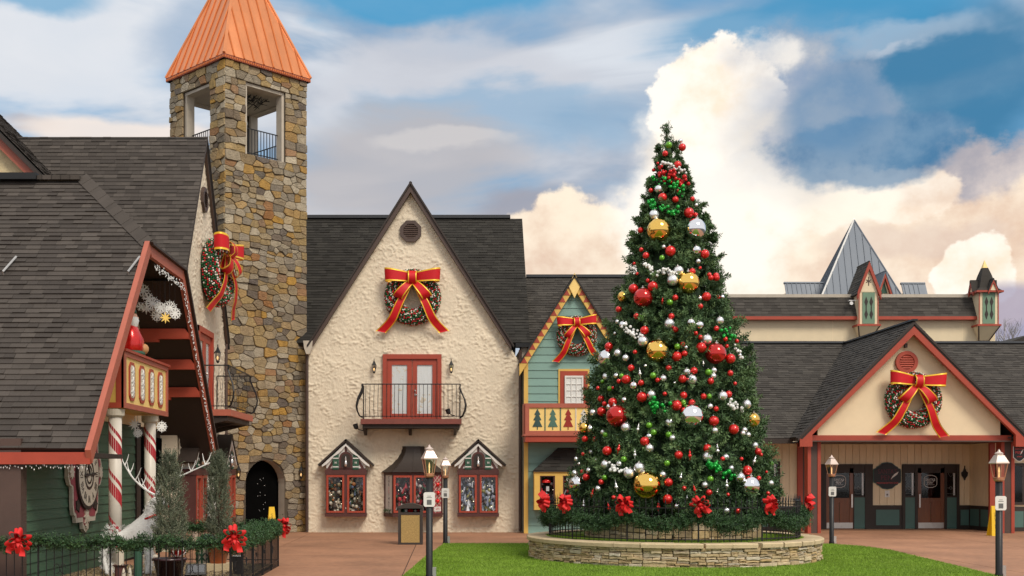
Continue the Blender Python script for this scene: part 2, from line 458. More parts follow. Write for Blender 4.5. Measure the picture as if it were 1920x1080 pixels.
def glass(name, tint=(.9, .93, .95), refl=.16, clear=1.):
    m = bpy.data.materials.new(name); m.use_nodes = True; nt = m.node_tree; nt.nodes.clear(); N = nt.nodes.new; L = nt.links.new
    o = N('ShaderNodeOutputMaterial'); tr = N('ShaderNodeBsdfTransparent'); gl = N('ShaderNodeBsdfGlossy'); mx = N('ShaderNodeMixShader'); fr = N('ShaderNodeFresnel')
    tr.inputs[0].default_value = tint + (1,); gl.inputs['Roughness'].default_value = .04; fr.inputs[0].default_value = 1.5
    ge = N('ShaderNodeNewGeometry'); a = ((E(nt, fr.outputs[0]) + refl * .4) * (E(nt, ge.outputs['Backfacing']) * -1.0 + 1.0)).op('MINIMUM', 1.0); L(a.s, mx.inputs[0]); L(tr.outputs[0], mx.inputs[1]); L(gl.outputs[0], mx.inputs[2]); L(mx.outputs[0], o.inputs[0])
    return m


RED, SALMON = lin(176, 58, 40), lin(186, 74, 50)
M = {}
shing = lambda nm, k, warm=1.: pm(nm, (0, 0, 0), .92, .14, 5, .35, 120, tones=[(.054 * k * warm, .048 * k, .042 * k), (.067 * k * warm, .060 * k, .053 * k), (.078 * k * warm, .070 * k, .061 * k), (.098 * k * warm, .088 * k, .077 * k)], rnd=.035, spec=.25, fine=.10)
M['shingle'] = shing('weathered shingle', .88, 1.05)
M['shingle_dark'] = shing('charcoal shingle', .50, .97)
M['shingle_grey'] = shing('grey shingle', .86)
M['deck'] = pm('roof felt', (.03, .028, .026), .9)
M['stucco'] = pm('cream stucco', (.735, .635, .49), .85, .16, .9, .6, 30, bdist=.02, spec=.25, fine=.06, stretch=(1, 1, .45))
M['stucco_y'] = pm('yellow stucco', (.62, .50, .30), .85, .10, 1.2, .6, 18, bdist=.03, spec=.25)
M['red'] = pm('brick red paint', (.37, .055, .027), .5, .12, 3, .08, 60, fine=.04)
M['salmon'] = pm('salmon red paint', (.41, .11, .066), .55, .14, 3, .08, 60, fine=.04)  # a paler red than the brick red trim
M['brown'] = pm('brown trim', (.075, .045, .035), .55, .15, 4, .1, 50)
M['dark'] = pm('dark brown timber', (.030, .019, .014), .6, .2, 4, .1, 50)
M['slabred'] = pm('dull red slab paint', (.20, .055, .040), .6, .2, 4)
M['maroon'] = pm('maroon timber', (.085, .026, .022), .55, .18, 4, .1, 50)
M['green'] = pm('green siding', (.055, .118, .066), .62, .16, 2.4, .18, 22, stretch=(1, 1, 6), fine=.05)
M['teal'] = pm('teal siding', (.20, .335, .29), .62, .10, 2, .12, 30, stretch=(1, 1, 6), fine=.03)
M['teal_d'] = pm('deep teal panel', (.07, .15, .13), .55, .12, 3)
M['cream'] = pm('cream boards', (.83, .68, .455), .6, .09, 2, .1, 40, stretch=(5, 5, 1), fine=.03)
M['cream_l'] = pm('pale cream render', (.76, .625, .42), .75, .08, 1.5, .2, 60)
M['yellow'] = pm('yellow trim', (.70, .44, .10), .5, .12, 3, .06, 50)
M['yellow_l'] = pm('light yellow board', (.88, .62, .21), .55, .10, 3)
M['white'] = pm('white paint', (.72, .70, .66), .5, .08, 4)
M['plaster'] = pm('pale plaster', (.50, .44, .36), .8, .15, 3, .2, 40)
M['iron'] = pm('black iron', (.012, .012, .013), .45, .2, 9, .1, 60, spec=.4)
M['dgreen'] = pm('dark green shutter', (.025, .085, .05), .5, .15, 6)
M['glass'] = glass('window glass', (.95, .96, .97), .02)
M['lampglass'] = glass('lantern glass', (.86, .86, .86), .35)
M['black'] = pm('black interior shade', (.004, .004, .004), 1., .2, 4, spec=0.)  # flat black carries the shade of interiors and openings in its colour
M['curtain'] = pm('white curtain', (.80, .80, .77), .8, .08, 5, .5, 6, stretch=(9, 9, .3), bdist=.05)
M['steel'] = pm('brushed steel', (.55, .53, .50), .35, .1, 10, metal=.8)
M['oak'] = pm('varnished oak', (.17, .050, .014), .4, .35, 2, .1, 40, stretch=(6, 6, .6), coat=.3)
M['mortar'] = pm('mortar', (.085, .065, .045), .95, .25, 8, .6, 60)
M['stone'] = pm('field stone', (0, 0, 0), .9, .34, 5.5, 1., 22, bdist=.055, rnd=.12, spec=.2, fine=.22,
    tones=[(.085, .075, .07), (.30, .245, .17), (.37, .25, .10), (.40, .34, .25), (.21, .175, .135), (.45, .255, .06), (.33, .27, .19), (.48, .41, .30), (.14, .115, .10), (.40, .28, .125), (.27, .22, .16), (.36, .15, .04)])
M['ledge'] = pm('stacked ledge stone', (0, 0, 0), .9, .30, 7, .7, 30, bdist=.02, rnd=.1, spec=.2, fine=.12,
    tones=[(.36, .26, .135), (.52, .40, .235), (.58, .48, .32), (.44, .31, .15), (.62, .55, .43), (.38, .29, .18), (.56, .41, .21)])
M['cap'] = pm('sandstone cap', (.56, .44, .27), .85, .20, 4, .4, 30, fine=.08)
M['copper'] = pm('copper sheet', (.70, .255, .10), .36, .20, 1.3, .10, 5, metal=.45, rnd=.10, stretch=(1, 1, .35), fine=.05)
M['copper_s'] = pm('copper seam', (.60, .165, .035), .4, .1, 3, metal=.25)
M['copper_d'] = pm('copper cornice', (.36, .10, .06), .45, .2, 6, metal=.3)
M['zinc'] = pm('zinc roof', (.135, .155, .185), .5, .10, 1.2, metal=.2, stretch=(1, 1, .3))
M['ribbon'] = pm('red ribbon', (.58, .008, .014), .55, .12, 6, .12, 90, spec=.35)
M['ribbon_e'] = pm('gold ribbon edge', (.80, .47, .03), .38, .12, 20, metal=.25)
M['bowred'] = pm('scarlet bow', (.66, .012, .012), .6, .15, 8, .15, 70)
BALL = dict(rough=.10, var=.03, vs=4, metal=1.)
M['gold'] = pm('gold mirror ball', (.93, .58, .14), .05, .03, 3, metal=1.); M['silver'] = pm('silver mirror ball', (.86, .86, .87), .05, .03, 3, metal=1.)
M['redb'] = pm('red mirror ball', (.62, .022, .018), .09, .05, 3, metal=.75, coat=.6)
M['silver_m'] = pm('frosted silver ball', (.86, .86, .87), .26, .08, 14, metal=.85); M['red_m'] = pm('red ball', (.70, .018, .014), .24, .10, 12, metal=.45, coat=.5)
M['green_b'] = pm('green ball', (.13, .36, .02), .25, .12, 10, metal=.35, coat=.4)
M['bead_w'] = pm('pearl beads', (.80, .80, .78), .3, .05); M['bead_g'] = pm('green beads', (.01, .33, .04), .2, .1, metal=.3); M['bead_r'] = pm('red beads', (.52, .012, .012), .2, .1, metal=.3)
M['needle'] = pm('fir foliage', (0, 0, 0), .6, .18, 2.2, spec=.3, rnd=0, tones=[(.014, .032, .014), (.040, .082, .033), (.072, .135, .052), (.112, .188, .072), (.175, .25, .10)])
M['garland'] = pm('garland foliage', (0, 0, 0), .55, .18, 3, spec=.35, rnd=0, tones=[(.014, .036, .014), (.032, .076, .026), (.050, .115, .040), (.078, .155, .055)])
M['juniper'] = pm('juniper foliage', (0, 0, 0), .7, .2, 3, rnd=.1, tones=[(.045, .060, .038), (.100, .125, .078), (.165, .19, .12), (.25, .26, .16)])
M['bark'] = pm('bark', (.07, .045, .03), .9, .3, 8, .5, 30)
M['tinsel'] = pm('white tinsel', (.80, .79, .76), .45, .08, 20, .5, 40)
M['turf'] = pm('turf base', (.13, .21, .02), .9, .22, 1.6, .6, 160, fine=.15)
M['blade'] = pm('turf blades', (0, 0, 0), .7, .30, .9, spec=.2, rnd=0, tones=[(.12, .22, .018), (.17, .29, .027), (.22, .35, .04), (.29, .41, .07)])
M['plaza'] = pm('stamped concrete', (.345, .175, .10), .8, .38, .45, .45, 20, rnd=.06, spec=.35, fine=.2)
M['ground'] = pm('asphalt', (.06, .058, .055), .9, .2, .8, .3, 30)
M['gravel'] = pm('bed gravel', (0, 0, 0), .9, .2, 9, tones=[(.10, .07, .04), (.24, .17, .08), (.36, .28, .16), (.16, .12, .09)])
M['signw'] = pm('white sign', (.74, .72, .69), .45, .04); M['ink'] = pm('grey print', (.13, .13, .13), .6)
M['lamp_roof'] = pm('lamp cowl', (.64, .52, .46), .38, .14, 5, metal=.25); M['lamp_cop'] = pm('lamp copper', (.50, .24, .14), .4, .15, 6, metal=.5)
M['flame'] = pm('lamp flame', (.9, .6, .2), .5, emit=(1, .60, .25), es=.9)
M['bulb'] = pm('white light bulb', (.8, .8, .8), .4, emit=(1, .95, .85), es=.06)
M['yplastic'] = pm('yellow plastic', (.80, .50, .01), .35, .06); M['aggregate'] = pm('exposed aggregate', (.44, .30, .11), .85, .35, 28, .6, 60, fine=.25)
M['binplastic'] = pm('brown bin plastic', (.045, .034, .028), .5, .12)
M['terra'] = pm('glazed terracotta', (.42, .095, .022), .28, .15, 4, coat=.3); M['potdark'] = pm('oxblood pot', (.035, .010, .012), .3, .2, 5, coat=.3)
M['stripe'] = pm('candy red', (.42, .025, .035), .4, .1); M['candy'] = pm('candy white', (.70, .64, .55), .45, .08)
M['clockpink'] = pm('faded crimson', (.33, .06, .075), .6, .18, 5); M['boardcream'] = pm('cream board', (.60, .53, .42), .55, .1)
M['skin'] = pm('painted skin', (.62, .33, .22), .5); M['darkred'] = pm('burgundy lettering', (.12, .008, .022), .5); M['redtext'] = pm('red lettering', (.55, .04, .04), .5)
M['far'] = pm('bare twig', (.34, .32, .34), .9); M['soil'] = pm('dark soil', (.03, .022, .016), .95, .3, 12, .6, 40)
# ------------------------------------------------------------------ shared building pieces
def slab(mb, q, t, tone=0., mi=0):
    q = [V3(p) for p in q]; n = (q[1] - q[0]).cross(q[2] - q[0]).normalized() * t; k = len(q)
    return mb.add(q + [p - n for p in q], [tuple(range(k)), tuple(range(k, 2 * k))[::-1]] + [(i, k + i, k + (i + 1) % k, (i + 1) % k) for i in range(k)], tone, mi)


def stucco_wall(fr, a0, a1, z0, ze, za, ac, parent, mat, step=.03, name='stucco_wall', amp=.034, skip=None):
    na = int((a1 - a0) / step) + 1; nb = int((za - z0) / step) + 1; vs = []; fs = []; ix = {}
    def inside(a, b): return b <= (ze + (za - ze) * ((a - a0) / (ac - a0) if a < ac else (a1 - a) / (a1 - ac))) + .02
    for j in range(nb + 1):
        for i in range(na + 1):
            a, b = a0 + i * step, z0 + j * step
            if a > a1 + step or not inside(min(max(a, a0), a1), b - step * 1.5): continue
            if skip and skip(a, b): continue
            p = V3((a * 3.3, b * 4.4, fr.o.y * .37)); q = p + noise.noise_vector(p * 1.1) * .45
            h = noise.noise(q * 2.6) + .5 * noise.noise(q * 5.4)
            h = min(max((h - .02) * 2.6, 0), 1); h = h * h * (3 - 2 * h)
            ix[(i, j)] = len(vs); vs.append(fr.p(min(a, a1), b, amp * h * (.6 + .8 * noise.noise(p * .5 + V3((9, 0, 0)))) + .010 * noise.noise(p * 5)))
    for (i, j) in list(ix):
        q = [ix.get(k) for k in ((i, j), (i + 1, j), (i + 1, j + 1), (i, j + 1))]
        if None not in q: fs.append(tuple(q))
    o = MB().add(vs, fs).build(name, mat, parent, smooth=True)
    return o


def rake(fr, a, za, hw, ze, w, parent, mat, c0, c1, name='rake_board', sgn=(-1, 1), foot=True):
    for s in sgn:
        L_ = sqrt(hw * hw + (za - ze) ** 2); vz = w * L_ / hw
        poly = [(a, za), (a + s * hw, ze), (a + s * hw, ze - vz * (.75 if foot else 1)), (a, za - vz)]
        MB().prism(fr, poly, c0, c1).build(name, mat, parent)


def gable_roof(fr, a, za, hw, ze, c0, c1, parent, mat, th=.06, name='roof_deck'):
    for s in (-1, 1):
        q = [fr.p(a, za, c1), fr.p(a + s * hw, ze, c1), fr.p(a + s * hw, ze, c0), fr.p(a, za, c0)]
        slab(MB(), q if s > 0 else q[::-1], th).build(name, mat, parent)


def display(fr, a0, a1, b0, b1, c0, c1, cols, n, parent, seed, name='display_items'):
    """what stands in a shop window: baubles, small trees and figures on a shelf"""
    g = random.Random(seed); mb = MB(); mats = [pm('display colour', c, .4, .1, rnd=0) for c in cols]
    for _ in range(n):
        a, b, c = g.uniform(a0, a1), g.uniform(b0, b1), g.uniform(c0, c1); k = g.randrange(len(cols)); r = g.uniform(.022, .075)
        t = g.random()
        if t < .6: mb.ball(fr.p(a, b, c), r, 7, 5, mi=k)
        elif t < .8: mb.lathe(fr.p(a, b, c), [(r * 1.1, -r), (r * .6, r), (.004, r * 2.6)], 6, mi=k)
        else: mb.box(fr.at(a, b, c).turn(g.uniform(-.6, .6)), -r * .4, r * .4, -r * 1.8, r * 1.8, 0, r, mi=k)
    mb.build(name, mats, parent, kind='stuff'); lt = MB()
    for _ in range(n // 14): lt.ball(fr.p(g.uniform(a0, a1), g.uniform(b0 + .15, b1), g.uniform(c1 - .1, c1)), g.uniform(.007, .014), 6, 4)
    lt.build('display_lights', M['minilight'], parent, kind='stuff')


WARM_SET = [(.02, .05, .02), (.30, .24, .12), (.45, .40, .30), (.05, .03, .02), (.55, .50, .40), (.10, .08, .05), (.4, .15, .04), (.08, .10, .16)]
RED_SET = [(.40, .02, .03), (.60, .55, .52), (.03, .08, .03), (.25, .02, .03), (.45, .30, .30), (.55, .04, .05), (.06, .05, .05)]
COOL_SET = [(.55, .58, .65), (.30, .34, .42), (.70, .72, .76), (.10, .12, .16), (.20, .24, .34), (.45, .47, .5), (.35, .33, .12)]


def cuckoo_bay(fr, a, parent, cols, seed):
    """a projecting shop window under a little half-timbered gable with shutters"""
    f = fr.at(a, 0, 0); P = .42
    bay = MB()
    bay.box(f, -.68, .68, .62, 2.0, .0, .06)
    for s in (-1, 1): bay.box(f, s * .68 - (.0 if s < 0 else .05), s * .68 + (.05 if s < 0 else 0), .62, 2.05, .06, P)
    bay.box(f, -.70, .70, .53, .64, .02, P + .03); bay.box(f, -.70, .70, 1.94, 2.10, .02, P + .02); bay.box(f, -.05, .05, .64, 1.94, .30, P + .004)
    B = bay.build('bay_window', M['maroon'], parent)
    gb = MB().prism(f, [(-.66, 2.10), (.66, 2.10), (.66, 2.42), (0, 3.02), (-.66, 2.42)], .02, P - .06).build('gable_panel', M['white'], B)
    tb = MB()
    for s in (-1, 1):
        tb.prism(f, [(s * .66, 2.10), (s * .56, 2.10), (s * .30, 2.52), (s * .38, 2.56)] if s > 0 else [(s * .66, 2.10), (s * .56, 2.10), (s * .30, 2.52), (s * .38, 2.56)], P - .08, P - .05)
    tb.box(f, -.035, .035, 2.62, 2.94, P - .08, P - .048); tb.box(f, -.67, .67, 2.10, 2.16, P - .08, P - .044)
    tb.build('timber_frame', M['maroon'], B)
    for s in (-1, 1):                                                                   # scalloped barge boards
        pts = [(0, 2.98), (s * .80, 2.27)]; low = []
        for i in range(13):
            t = i / 12; x = s * .80 * (1 - t); zz = 2.27 + .71 * (1 - t) if False else 2.98 - .71 * (1 - t); low.append((x, zz - .06 - .050 * abs(sin(t * pi * 2))))
        MB().prism(f, [(0, 2.98), (s * .80, 2.27)] + low, P - .04, P + .03).build('barge_board', M['white'], B)
        q = [f.p(0, 3.15, P + .05), f.p(s * .95, 2.28, P + .05), f.p(s * .95, 2.28, 0), f.p(0, 3.15, 0)]
        slab(MB(), q if s > 0 else q[::-1], .065).build('roof', M['dark'], B)
        sh = MB().box(f, s * .34 - .10, s * .34 + .10, 2.12, 2.60, P - .055, P)
        sh.prism(f, [(s * .34 + .10 * cos(t * pi / 6), 2.60 + .09 * sin(t * pi / 6)) for t in range(7)], P - .055, P)
        S = sh.build('shutter', M['dgreen'], B)
        MB().box(f, s * .34 - .10, s * .34 + .10, 2.19, 2.225, P, P + .014).box(f, s * .34 - .10, s * .34 + .10, 2.48, 2.515, P, P + .014).box(f.at(s * .34, 2.35).turn(.6), -.04, .04, -.012, .012, P, P + .012).box(f.at(s * .34, 2.35).turn(-.6), -.04, .04, -.012, .012, P, P + .012).build('shutter_moulding', M['white'], B)
        MB().box(f, s * .35 - .30, s * .35 + .30, .66, .72, P - .06, P + .02).box(f, s * .35 - .30, s * .35 + .30, 1.86, 1.93, P - .06, P + .02).box(f, s * .35 - .30, s * .35 - .235, .72, 1.86, P - .06, P + .02).box(f, s * .35 + .235, s * .35 + .30, .72, 1.86, P - .06, P + .02).build('window_frame', M['red'], B)
        MB().box(f, s * .35 - .235, s * .35 + .235, .72, 1.86, P - .03, P - .022).build('pane', M['glass'], B)
    arch = MB(); ring = [(.22 * cos(pi * i / 10), 2.50 + .22 * sin(pi * i / 10)) for i in range(11)] + [(-.22, 2.15), (.22, 2.15)]
    inn = [(.155 * cos(pi * i / 10), 2.50 + .155 * sin(pi * i / 10)) for i in range(11)] + [(-.155, 2.19), (.155, 2.19)]
    arch.prism(f, ring, P - .05, P - .02).build('niche', M['maroon'], B)
    MB().prism(f, inn, P - .03, P - .014).build('niche_back', M['dark'], B)
    fg = MB(); fg.lathe(f.p(0, 2.22, P + .02), [(.05, 0), (.055, .10), (.035, .19), (.02, .21)], 8); fg.ball(f.p(0, 2.46, P + .02), .035, 8, 6); fg.lathe(f.p(0, 2.48, P + .02), [(.035, 0), (.002, .09)], 8)
    fg.build('figurine', M['silver_m'], B, True)
    MB().box(f, -.63, .63, .66, 1.94, .06, .075).build('display_backdrop', pm('backdrop', tuple(sum(c[k] for c in cols) / len(cols) * .8 for k in range(3)), .8, .35, 4), B)
    display(f, -.58, .58, .70, 1.84, .10, .34, cols, 170, B, seed)
    display(f, -.58, .58, .70, 1.05, .18, .38, cols[2:5], 40, B, seed + 50)
    MB().box(f, -.62, .62, .645, .70, .08, .36).build('display_shelf', M['boardcream'] if cols is not COOL_SET else M['tinsel'], B)
    return B


def bow_bay(fr, a, parent):
    """centre window: three-sided bay under a flared metal hood"""
    f = fr.at(a, 0, 0); P = .55; x0, x1 = .99, .66
    B = MB().prism(f, [(-x0, .52), (x0, .52), (x0, 2.02), (-x0, 2.02)], .0, .05).build('bow_window', M['maroon'], parent)
    def plan(z0, z1, g=0., nm='bow_sill', m='maroon'):
        top = lambda zz: [f.p(-x0 - g, zz, 0), f.p(-x1 - g, zz, P + g), f.p(x1 + g, zz, P + g), f.p(x0 + g, zz, 0)]
        lo, hi = top(z0), top(z1); MB().add(lo + hi, [(0, 1, 2, 3), (7, 6, 5, 4)] + [(i, 4 + i, 4 + (i + 1) % 4, (i + 1) % 4) for i in range(4)]).build(nm, M[m], B)
    plan(.52, .64, .02); plan(1.93, 2.03, .02, 'bow_head')
    hood = MB(); lev = []
    for i in range(9):
        t = i / 8; z = 2.03 + .88 * t; k = (1 - t) ** 1.9; lev.append((z, .36 + .74 * k * .97, .14 + (P - .04) * k))
    vs = []
    for z, hx, pc in lev: vs += [f.p(-hx - .02, z, 0), f.p(-hx * .66 - .0, z, pc + .02), f.p(hx * .66, z, pc + .02), f.p(hx + .02, z, 0)]
    fs = [(i * 4 + j, i * 4 + j + 1, i * 4 + 5 + j, i * 4 + 4 + j) for i in range(8) for j in range(3)] + [(32, 33, 34, 35), (3, 2, 1, 0)]
    hood.add(vs, fs); hood.build('metal_hood', M['dark'], B)
    sm = MB()
    for j in (1, 2): sm.tube([vs[i * 4 + j] for i in range(9)], .014, 5)
    sm.tube([(V3(vs[i * 4 + 1]) + V3(vs[i * 4 + 2])) / 2 for i in range(9)], .012, 5)
    sm.build('hood_seam', M['dark'], B)
    MB().box(f, -.03, .03, .64, 1.93, P - .05, P + .015).build('mullion', M['maroon'], B)
    for s in (-1, 1):
        e = .0 if s < 0 else 0
        MB().box(f, s * .34 - .31, s * .34 + .31, .66, .73, P - .05, P + .03).box(f, s * .34 - .31, s * .34 + .31, 1.85, 1.92, P - .05, P + .03).box(f, s * .34 - .31, s * .34 - .24, .73, 1.85, P - .05, P + .03).box(f, s * .34 + .24, s * .34 + .31, .73, 1.85, P - .05, P + .03).build('window_frame', M['red'], B)
        MB().box(f, s * .34 - .24, s * .34 + .24, .73, 1.85, P - .03, P - .022).build('pane', M['glass'], B)
        u = (f.u * (x0 - x1) * s + f.n * -P) if s > 0 else (f.u * (x0 - x1) + f.n * P)        # the slanted cheek
        o = f.p(x1, 0, P) if s > 0 else f.p(-x0, 0, 0); g = F(o, u, f.v); wl = sqrt((x0 - x1) ** 2 + P * P)
        MB().box(g, 0, .05, .64, 1.93, -.04, .012).box(g, wl - .07, wl, .64, 1.93, -.04, .012).build('cheek_post', M['maroon'], B)
        pn = MB().box(g, .05, wl - .07, .64, 1.93, -.03, -.01).build('cheek_panel', M['white'] if s < 0 else M['clockpink'], B)
        if s < 0:
            for i, ch in enumerate('CHRISTMAS'): lettering('letter', ch, .15, g.at(wl / 2 - .01, 1.83 - i * .118, -.008), M['redtext'] if i in (3, 4) else M['ink'], pn, .002)
            gn = np.array([list(g.p(R.uniform(.06, wl - .1), R.uniform(.66, .76), .02)) for _ in range(24)]); grow('sprig', gn, np.random.default_rng(3).normal(0, 1, (24, 3)), np.full(24, .06), 8, .05, .008, M['garland'], pn, 'stuff', np.full(24, .5))
        else:
            lt = MB()
            for i in range(9):
                for d in (-1, 1):
                    h = g.at(wl / 2 - .01, .75 + i * .155, -.008).turn(d * .62); lt.box(h, -.30 if 0 < i < 8 else -.16, .30 if 0 < i < 8 else .16, -.008, .008, 0, .006 + .002 * d)
            lt.build('lattice', M['boardcream'], B)
            MB().box(g, .10, wl - .12, .70, .86, -.008, .012).build('card', M['signw'], B); lettering('card_print', 'GIFTS', .10, g.at(wl / 2 - .01, .78, .012), M['redtext'], B, .002)
            for i in range(3): MB().ball(g.p(wl / 2 + R.uniform(-.06, .04), 1.05 + i * .28, .02), .075, 10, 7).build('bauble', M['red_m'], B, True)
    display(f, -.60, .60, .70, 1.84, .10, .46, RED_SET, 210, B, 44)
    return B


def wrought_balcony(fr, a, z0, z1, hw, dep, parent, slabm='slabred', br=.010, gap=.135):
    f = fr.at(a, 0, 0)
    B = MB().box(f, -hw - .04, hw + .04, z0 - .17, z0, .02, dep + .04).build('balcony', M[slabm], parent)
    sup = MB().box(f, -hw + .02, hw - .02, z0 - .30, z0 - .17, .02, dep - .06)
    for x in (-hw + .12, 0, hw - .12): sup.prism(F(f.p(x - .05, 0, 0), f.n, f.v), [(0.02, z0 - .30), (dep - .1, z0 - .30), (.05, z0 - .52)], -.05, .05)
    sup.build('balcony_bracket', M['dark'], B)
    H = z1 - z0; prof = [(0, .05), (.10, .10), (.19, .26), (.21, .40), (.16, .58), (.05, .76), (-.02, .90), (0, 1.0)]
    def bar(x, c, dx, dc, nm='baluster', r=br, k=1.):
        MB().tube([f.p(x + dx * o * k, z0 + t * H, c + dc * o * k) for o, t in prof], r, 5).build(nm, M['iron'], B)
    n = int(2 * hw / gap)
    for i in range(1, n):
        x = -hw + i * 2 * hw / n; bar(x, dep - .02, 0, 1)
    for s in (-1, 1):
        bar(s * hw, dep - .02, s * .8, .8, 'corner_post', .026)
        for j in range(1, int(dep / .13)): bar(s * hw, dep - .02 - j * .13, s, 0)
        MB().tube([f.p(s * hw, z0, .03), f.p(s * hw, z1, .03)], .016, 5).build('wall_post', M['iron'], B)
    for nm, zz, k in (('top_rail', z1, 0), ('bottom_rail', z0 + .09, .02), ):
        MB().tube([f.p(-hw - k, zz, .03), f.p(-hw - k, zz, dep - .02 + k), f.p(hw + k, zz, dep - .02 + k), f.p(hw + k, zz, .03)], .019 if not k else .014, 6).build(nm, M['iron'], B)
    return B


def french_door(fr, a, z0, parent):
    f = fr.at(a, z0, 0)
    D = MB().box(f, -1.0, -.86, 0, 2.22, .0, .12).box(f, .86, 1.0, 0, 2.22, .0, .12).box(f, -1.0, 1.0, 2.06, 2.22, .0, .122).build('double_door', M['red'], parent)
    for s in (-1, 1):
        lf = MB().box(f, s * .43 - .42, s * .43 - .26, 0, 2.06, .02, .06).box(f, s * .43 + .26, s * .43 + .42, 0, 2.06, .02, .06).box(f, s * .43 - .26, s * .43 + .26, 0, .20, .02, .06).box(f, s * .43 - .26, s * .43 + .26, 1.86, 2.06, .02, .06).build('door_leaf', M['red'], D)
        MB().box(f, s * .43 - .26, s * .43 + .26, .20, 1.86, .014, .022).build('curtain', M['curtain'], D)
        MB().box(f, s * .43 - .26, s * .43 + .26, .20, 1.86, .040, .046).build('pane', M['glass'], D)
    MB().ball(f.p(.10, .98, .10), .035, 8, 6).box(f, .08, .20, .83, .86, .07, .10).box(f, .085, .115, .80, .90, .06, .075).build('door_handle', M['steel'], D)
    return D


def octagon_vent(fr, a, z, r, parent, mat, n=8, slats=7):
    f = fr.at(a, z, 0); ring = lambda q, ph=pi / n: [(q * cos(ph + 2 * pi * i / n), q * sin(ph + 2 * pi * i / n)) for i in range(n)]
    V = MB().prism(f, ring(r), .0, .05).build('gable_vent', M[mat], parent)
    o, i_ = ring(r), ring(r * .68); mb = MB()
    for k in range(n):
        j = (k + 1) % n; mb.prism(f, [o[k], o[j], i_[j], i_[k]], .05, .10)
    mb.build('vent_rim', M[mat], V)
    for k in range(slats):
        b = -r * .6 + (k + .5) * r * 1.2 / slats; w = sqrt(max(.01, (r * .64) ** 2 - b * b))
        h = r * 1.2 / slats; MB().add([f.p(-w, b + h * .45, .055), f.p(w, b + h * .45, .055), f.p(w, b - h * .3, .095), f.p(-w, b - h * .3, .095), f.p(-w, b + h * .30, .052), f.p(w, b + h * .30, .052), f.p(w, b - h * .45, .092), f.p(-w, b - h * .45, .092)],
            [(0, 1, 2, 3), (7, 6, 5, 4), (3, 2, 6, 7), (0, 4, 5, 1), (0, 3, 7, 4), (1, 5, 6, 2)]).build('slat', M[mat], V)
    return V


def wall_lantern(fr, label, loc_a, z, sc=1., group='lit wall lanterns'):
    f0 = fr.at(loc_a, z, 0); t = thing('wall_lantern', tuple(f0.o), label, 'lantern', group); f = f0; k = sc
    MB().lathe(f.p(0, .0, .0), [(.05 * k, 0), (.05 * k, .02)], 8, fr=F((0, 0, 0), f.u, f.v)).tube([f.p(0, 0, .02), f.p(0, .10 * k, .07), f.p(0, .16 * k, .13), f.p(0, .10 * k, .15)], .011, 5).build('bracket', M['iron'], t)
    c = f.p(0, -.12 * k, .16)
    MB().lathe(c, [(.085 * k, .20 * k), (.05 * k, .27 * k), (.025 * k, .33 * k), (.012 * k, .36 * k), (.012 * k, .42 * k)], 6).build('lantern_cap', M['iron'], t)
    fr_ = MB()
    for i in range(6):
        w = V3((cos(pi / 3 * i), sin(pi / 3 * i), 0)); fr_.tube([c + w * .04 * k + V3((0, 0, -.04 * k)), c + w * .08 * k + V3((0, 0, .20 * k))], .007, 4)
    fr_.lathe(c, [(.012, -.08 * k), (.045 * k, -.04 * k), (.045 * k, -.02 * k)], 6); fr_.build('lantern_cage', M['iron'], t)
    MB().lathe(c, [(.040 * k, -.02 * k), (.074 * k, .19 * k)], 6).build('lantern_glass', M['lampglass'], t)
    MB().ball(c + V3((0, 0, .06 * k)), .030 * k, 8, 6, sz=1.7).build('bulb', M['flame'], t, True)
    return t


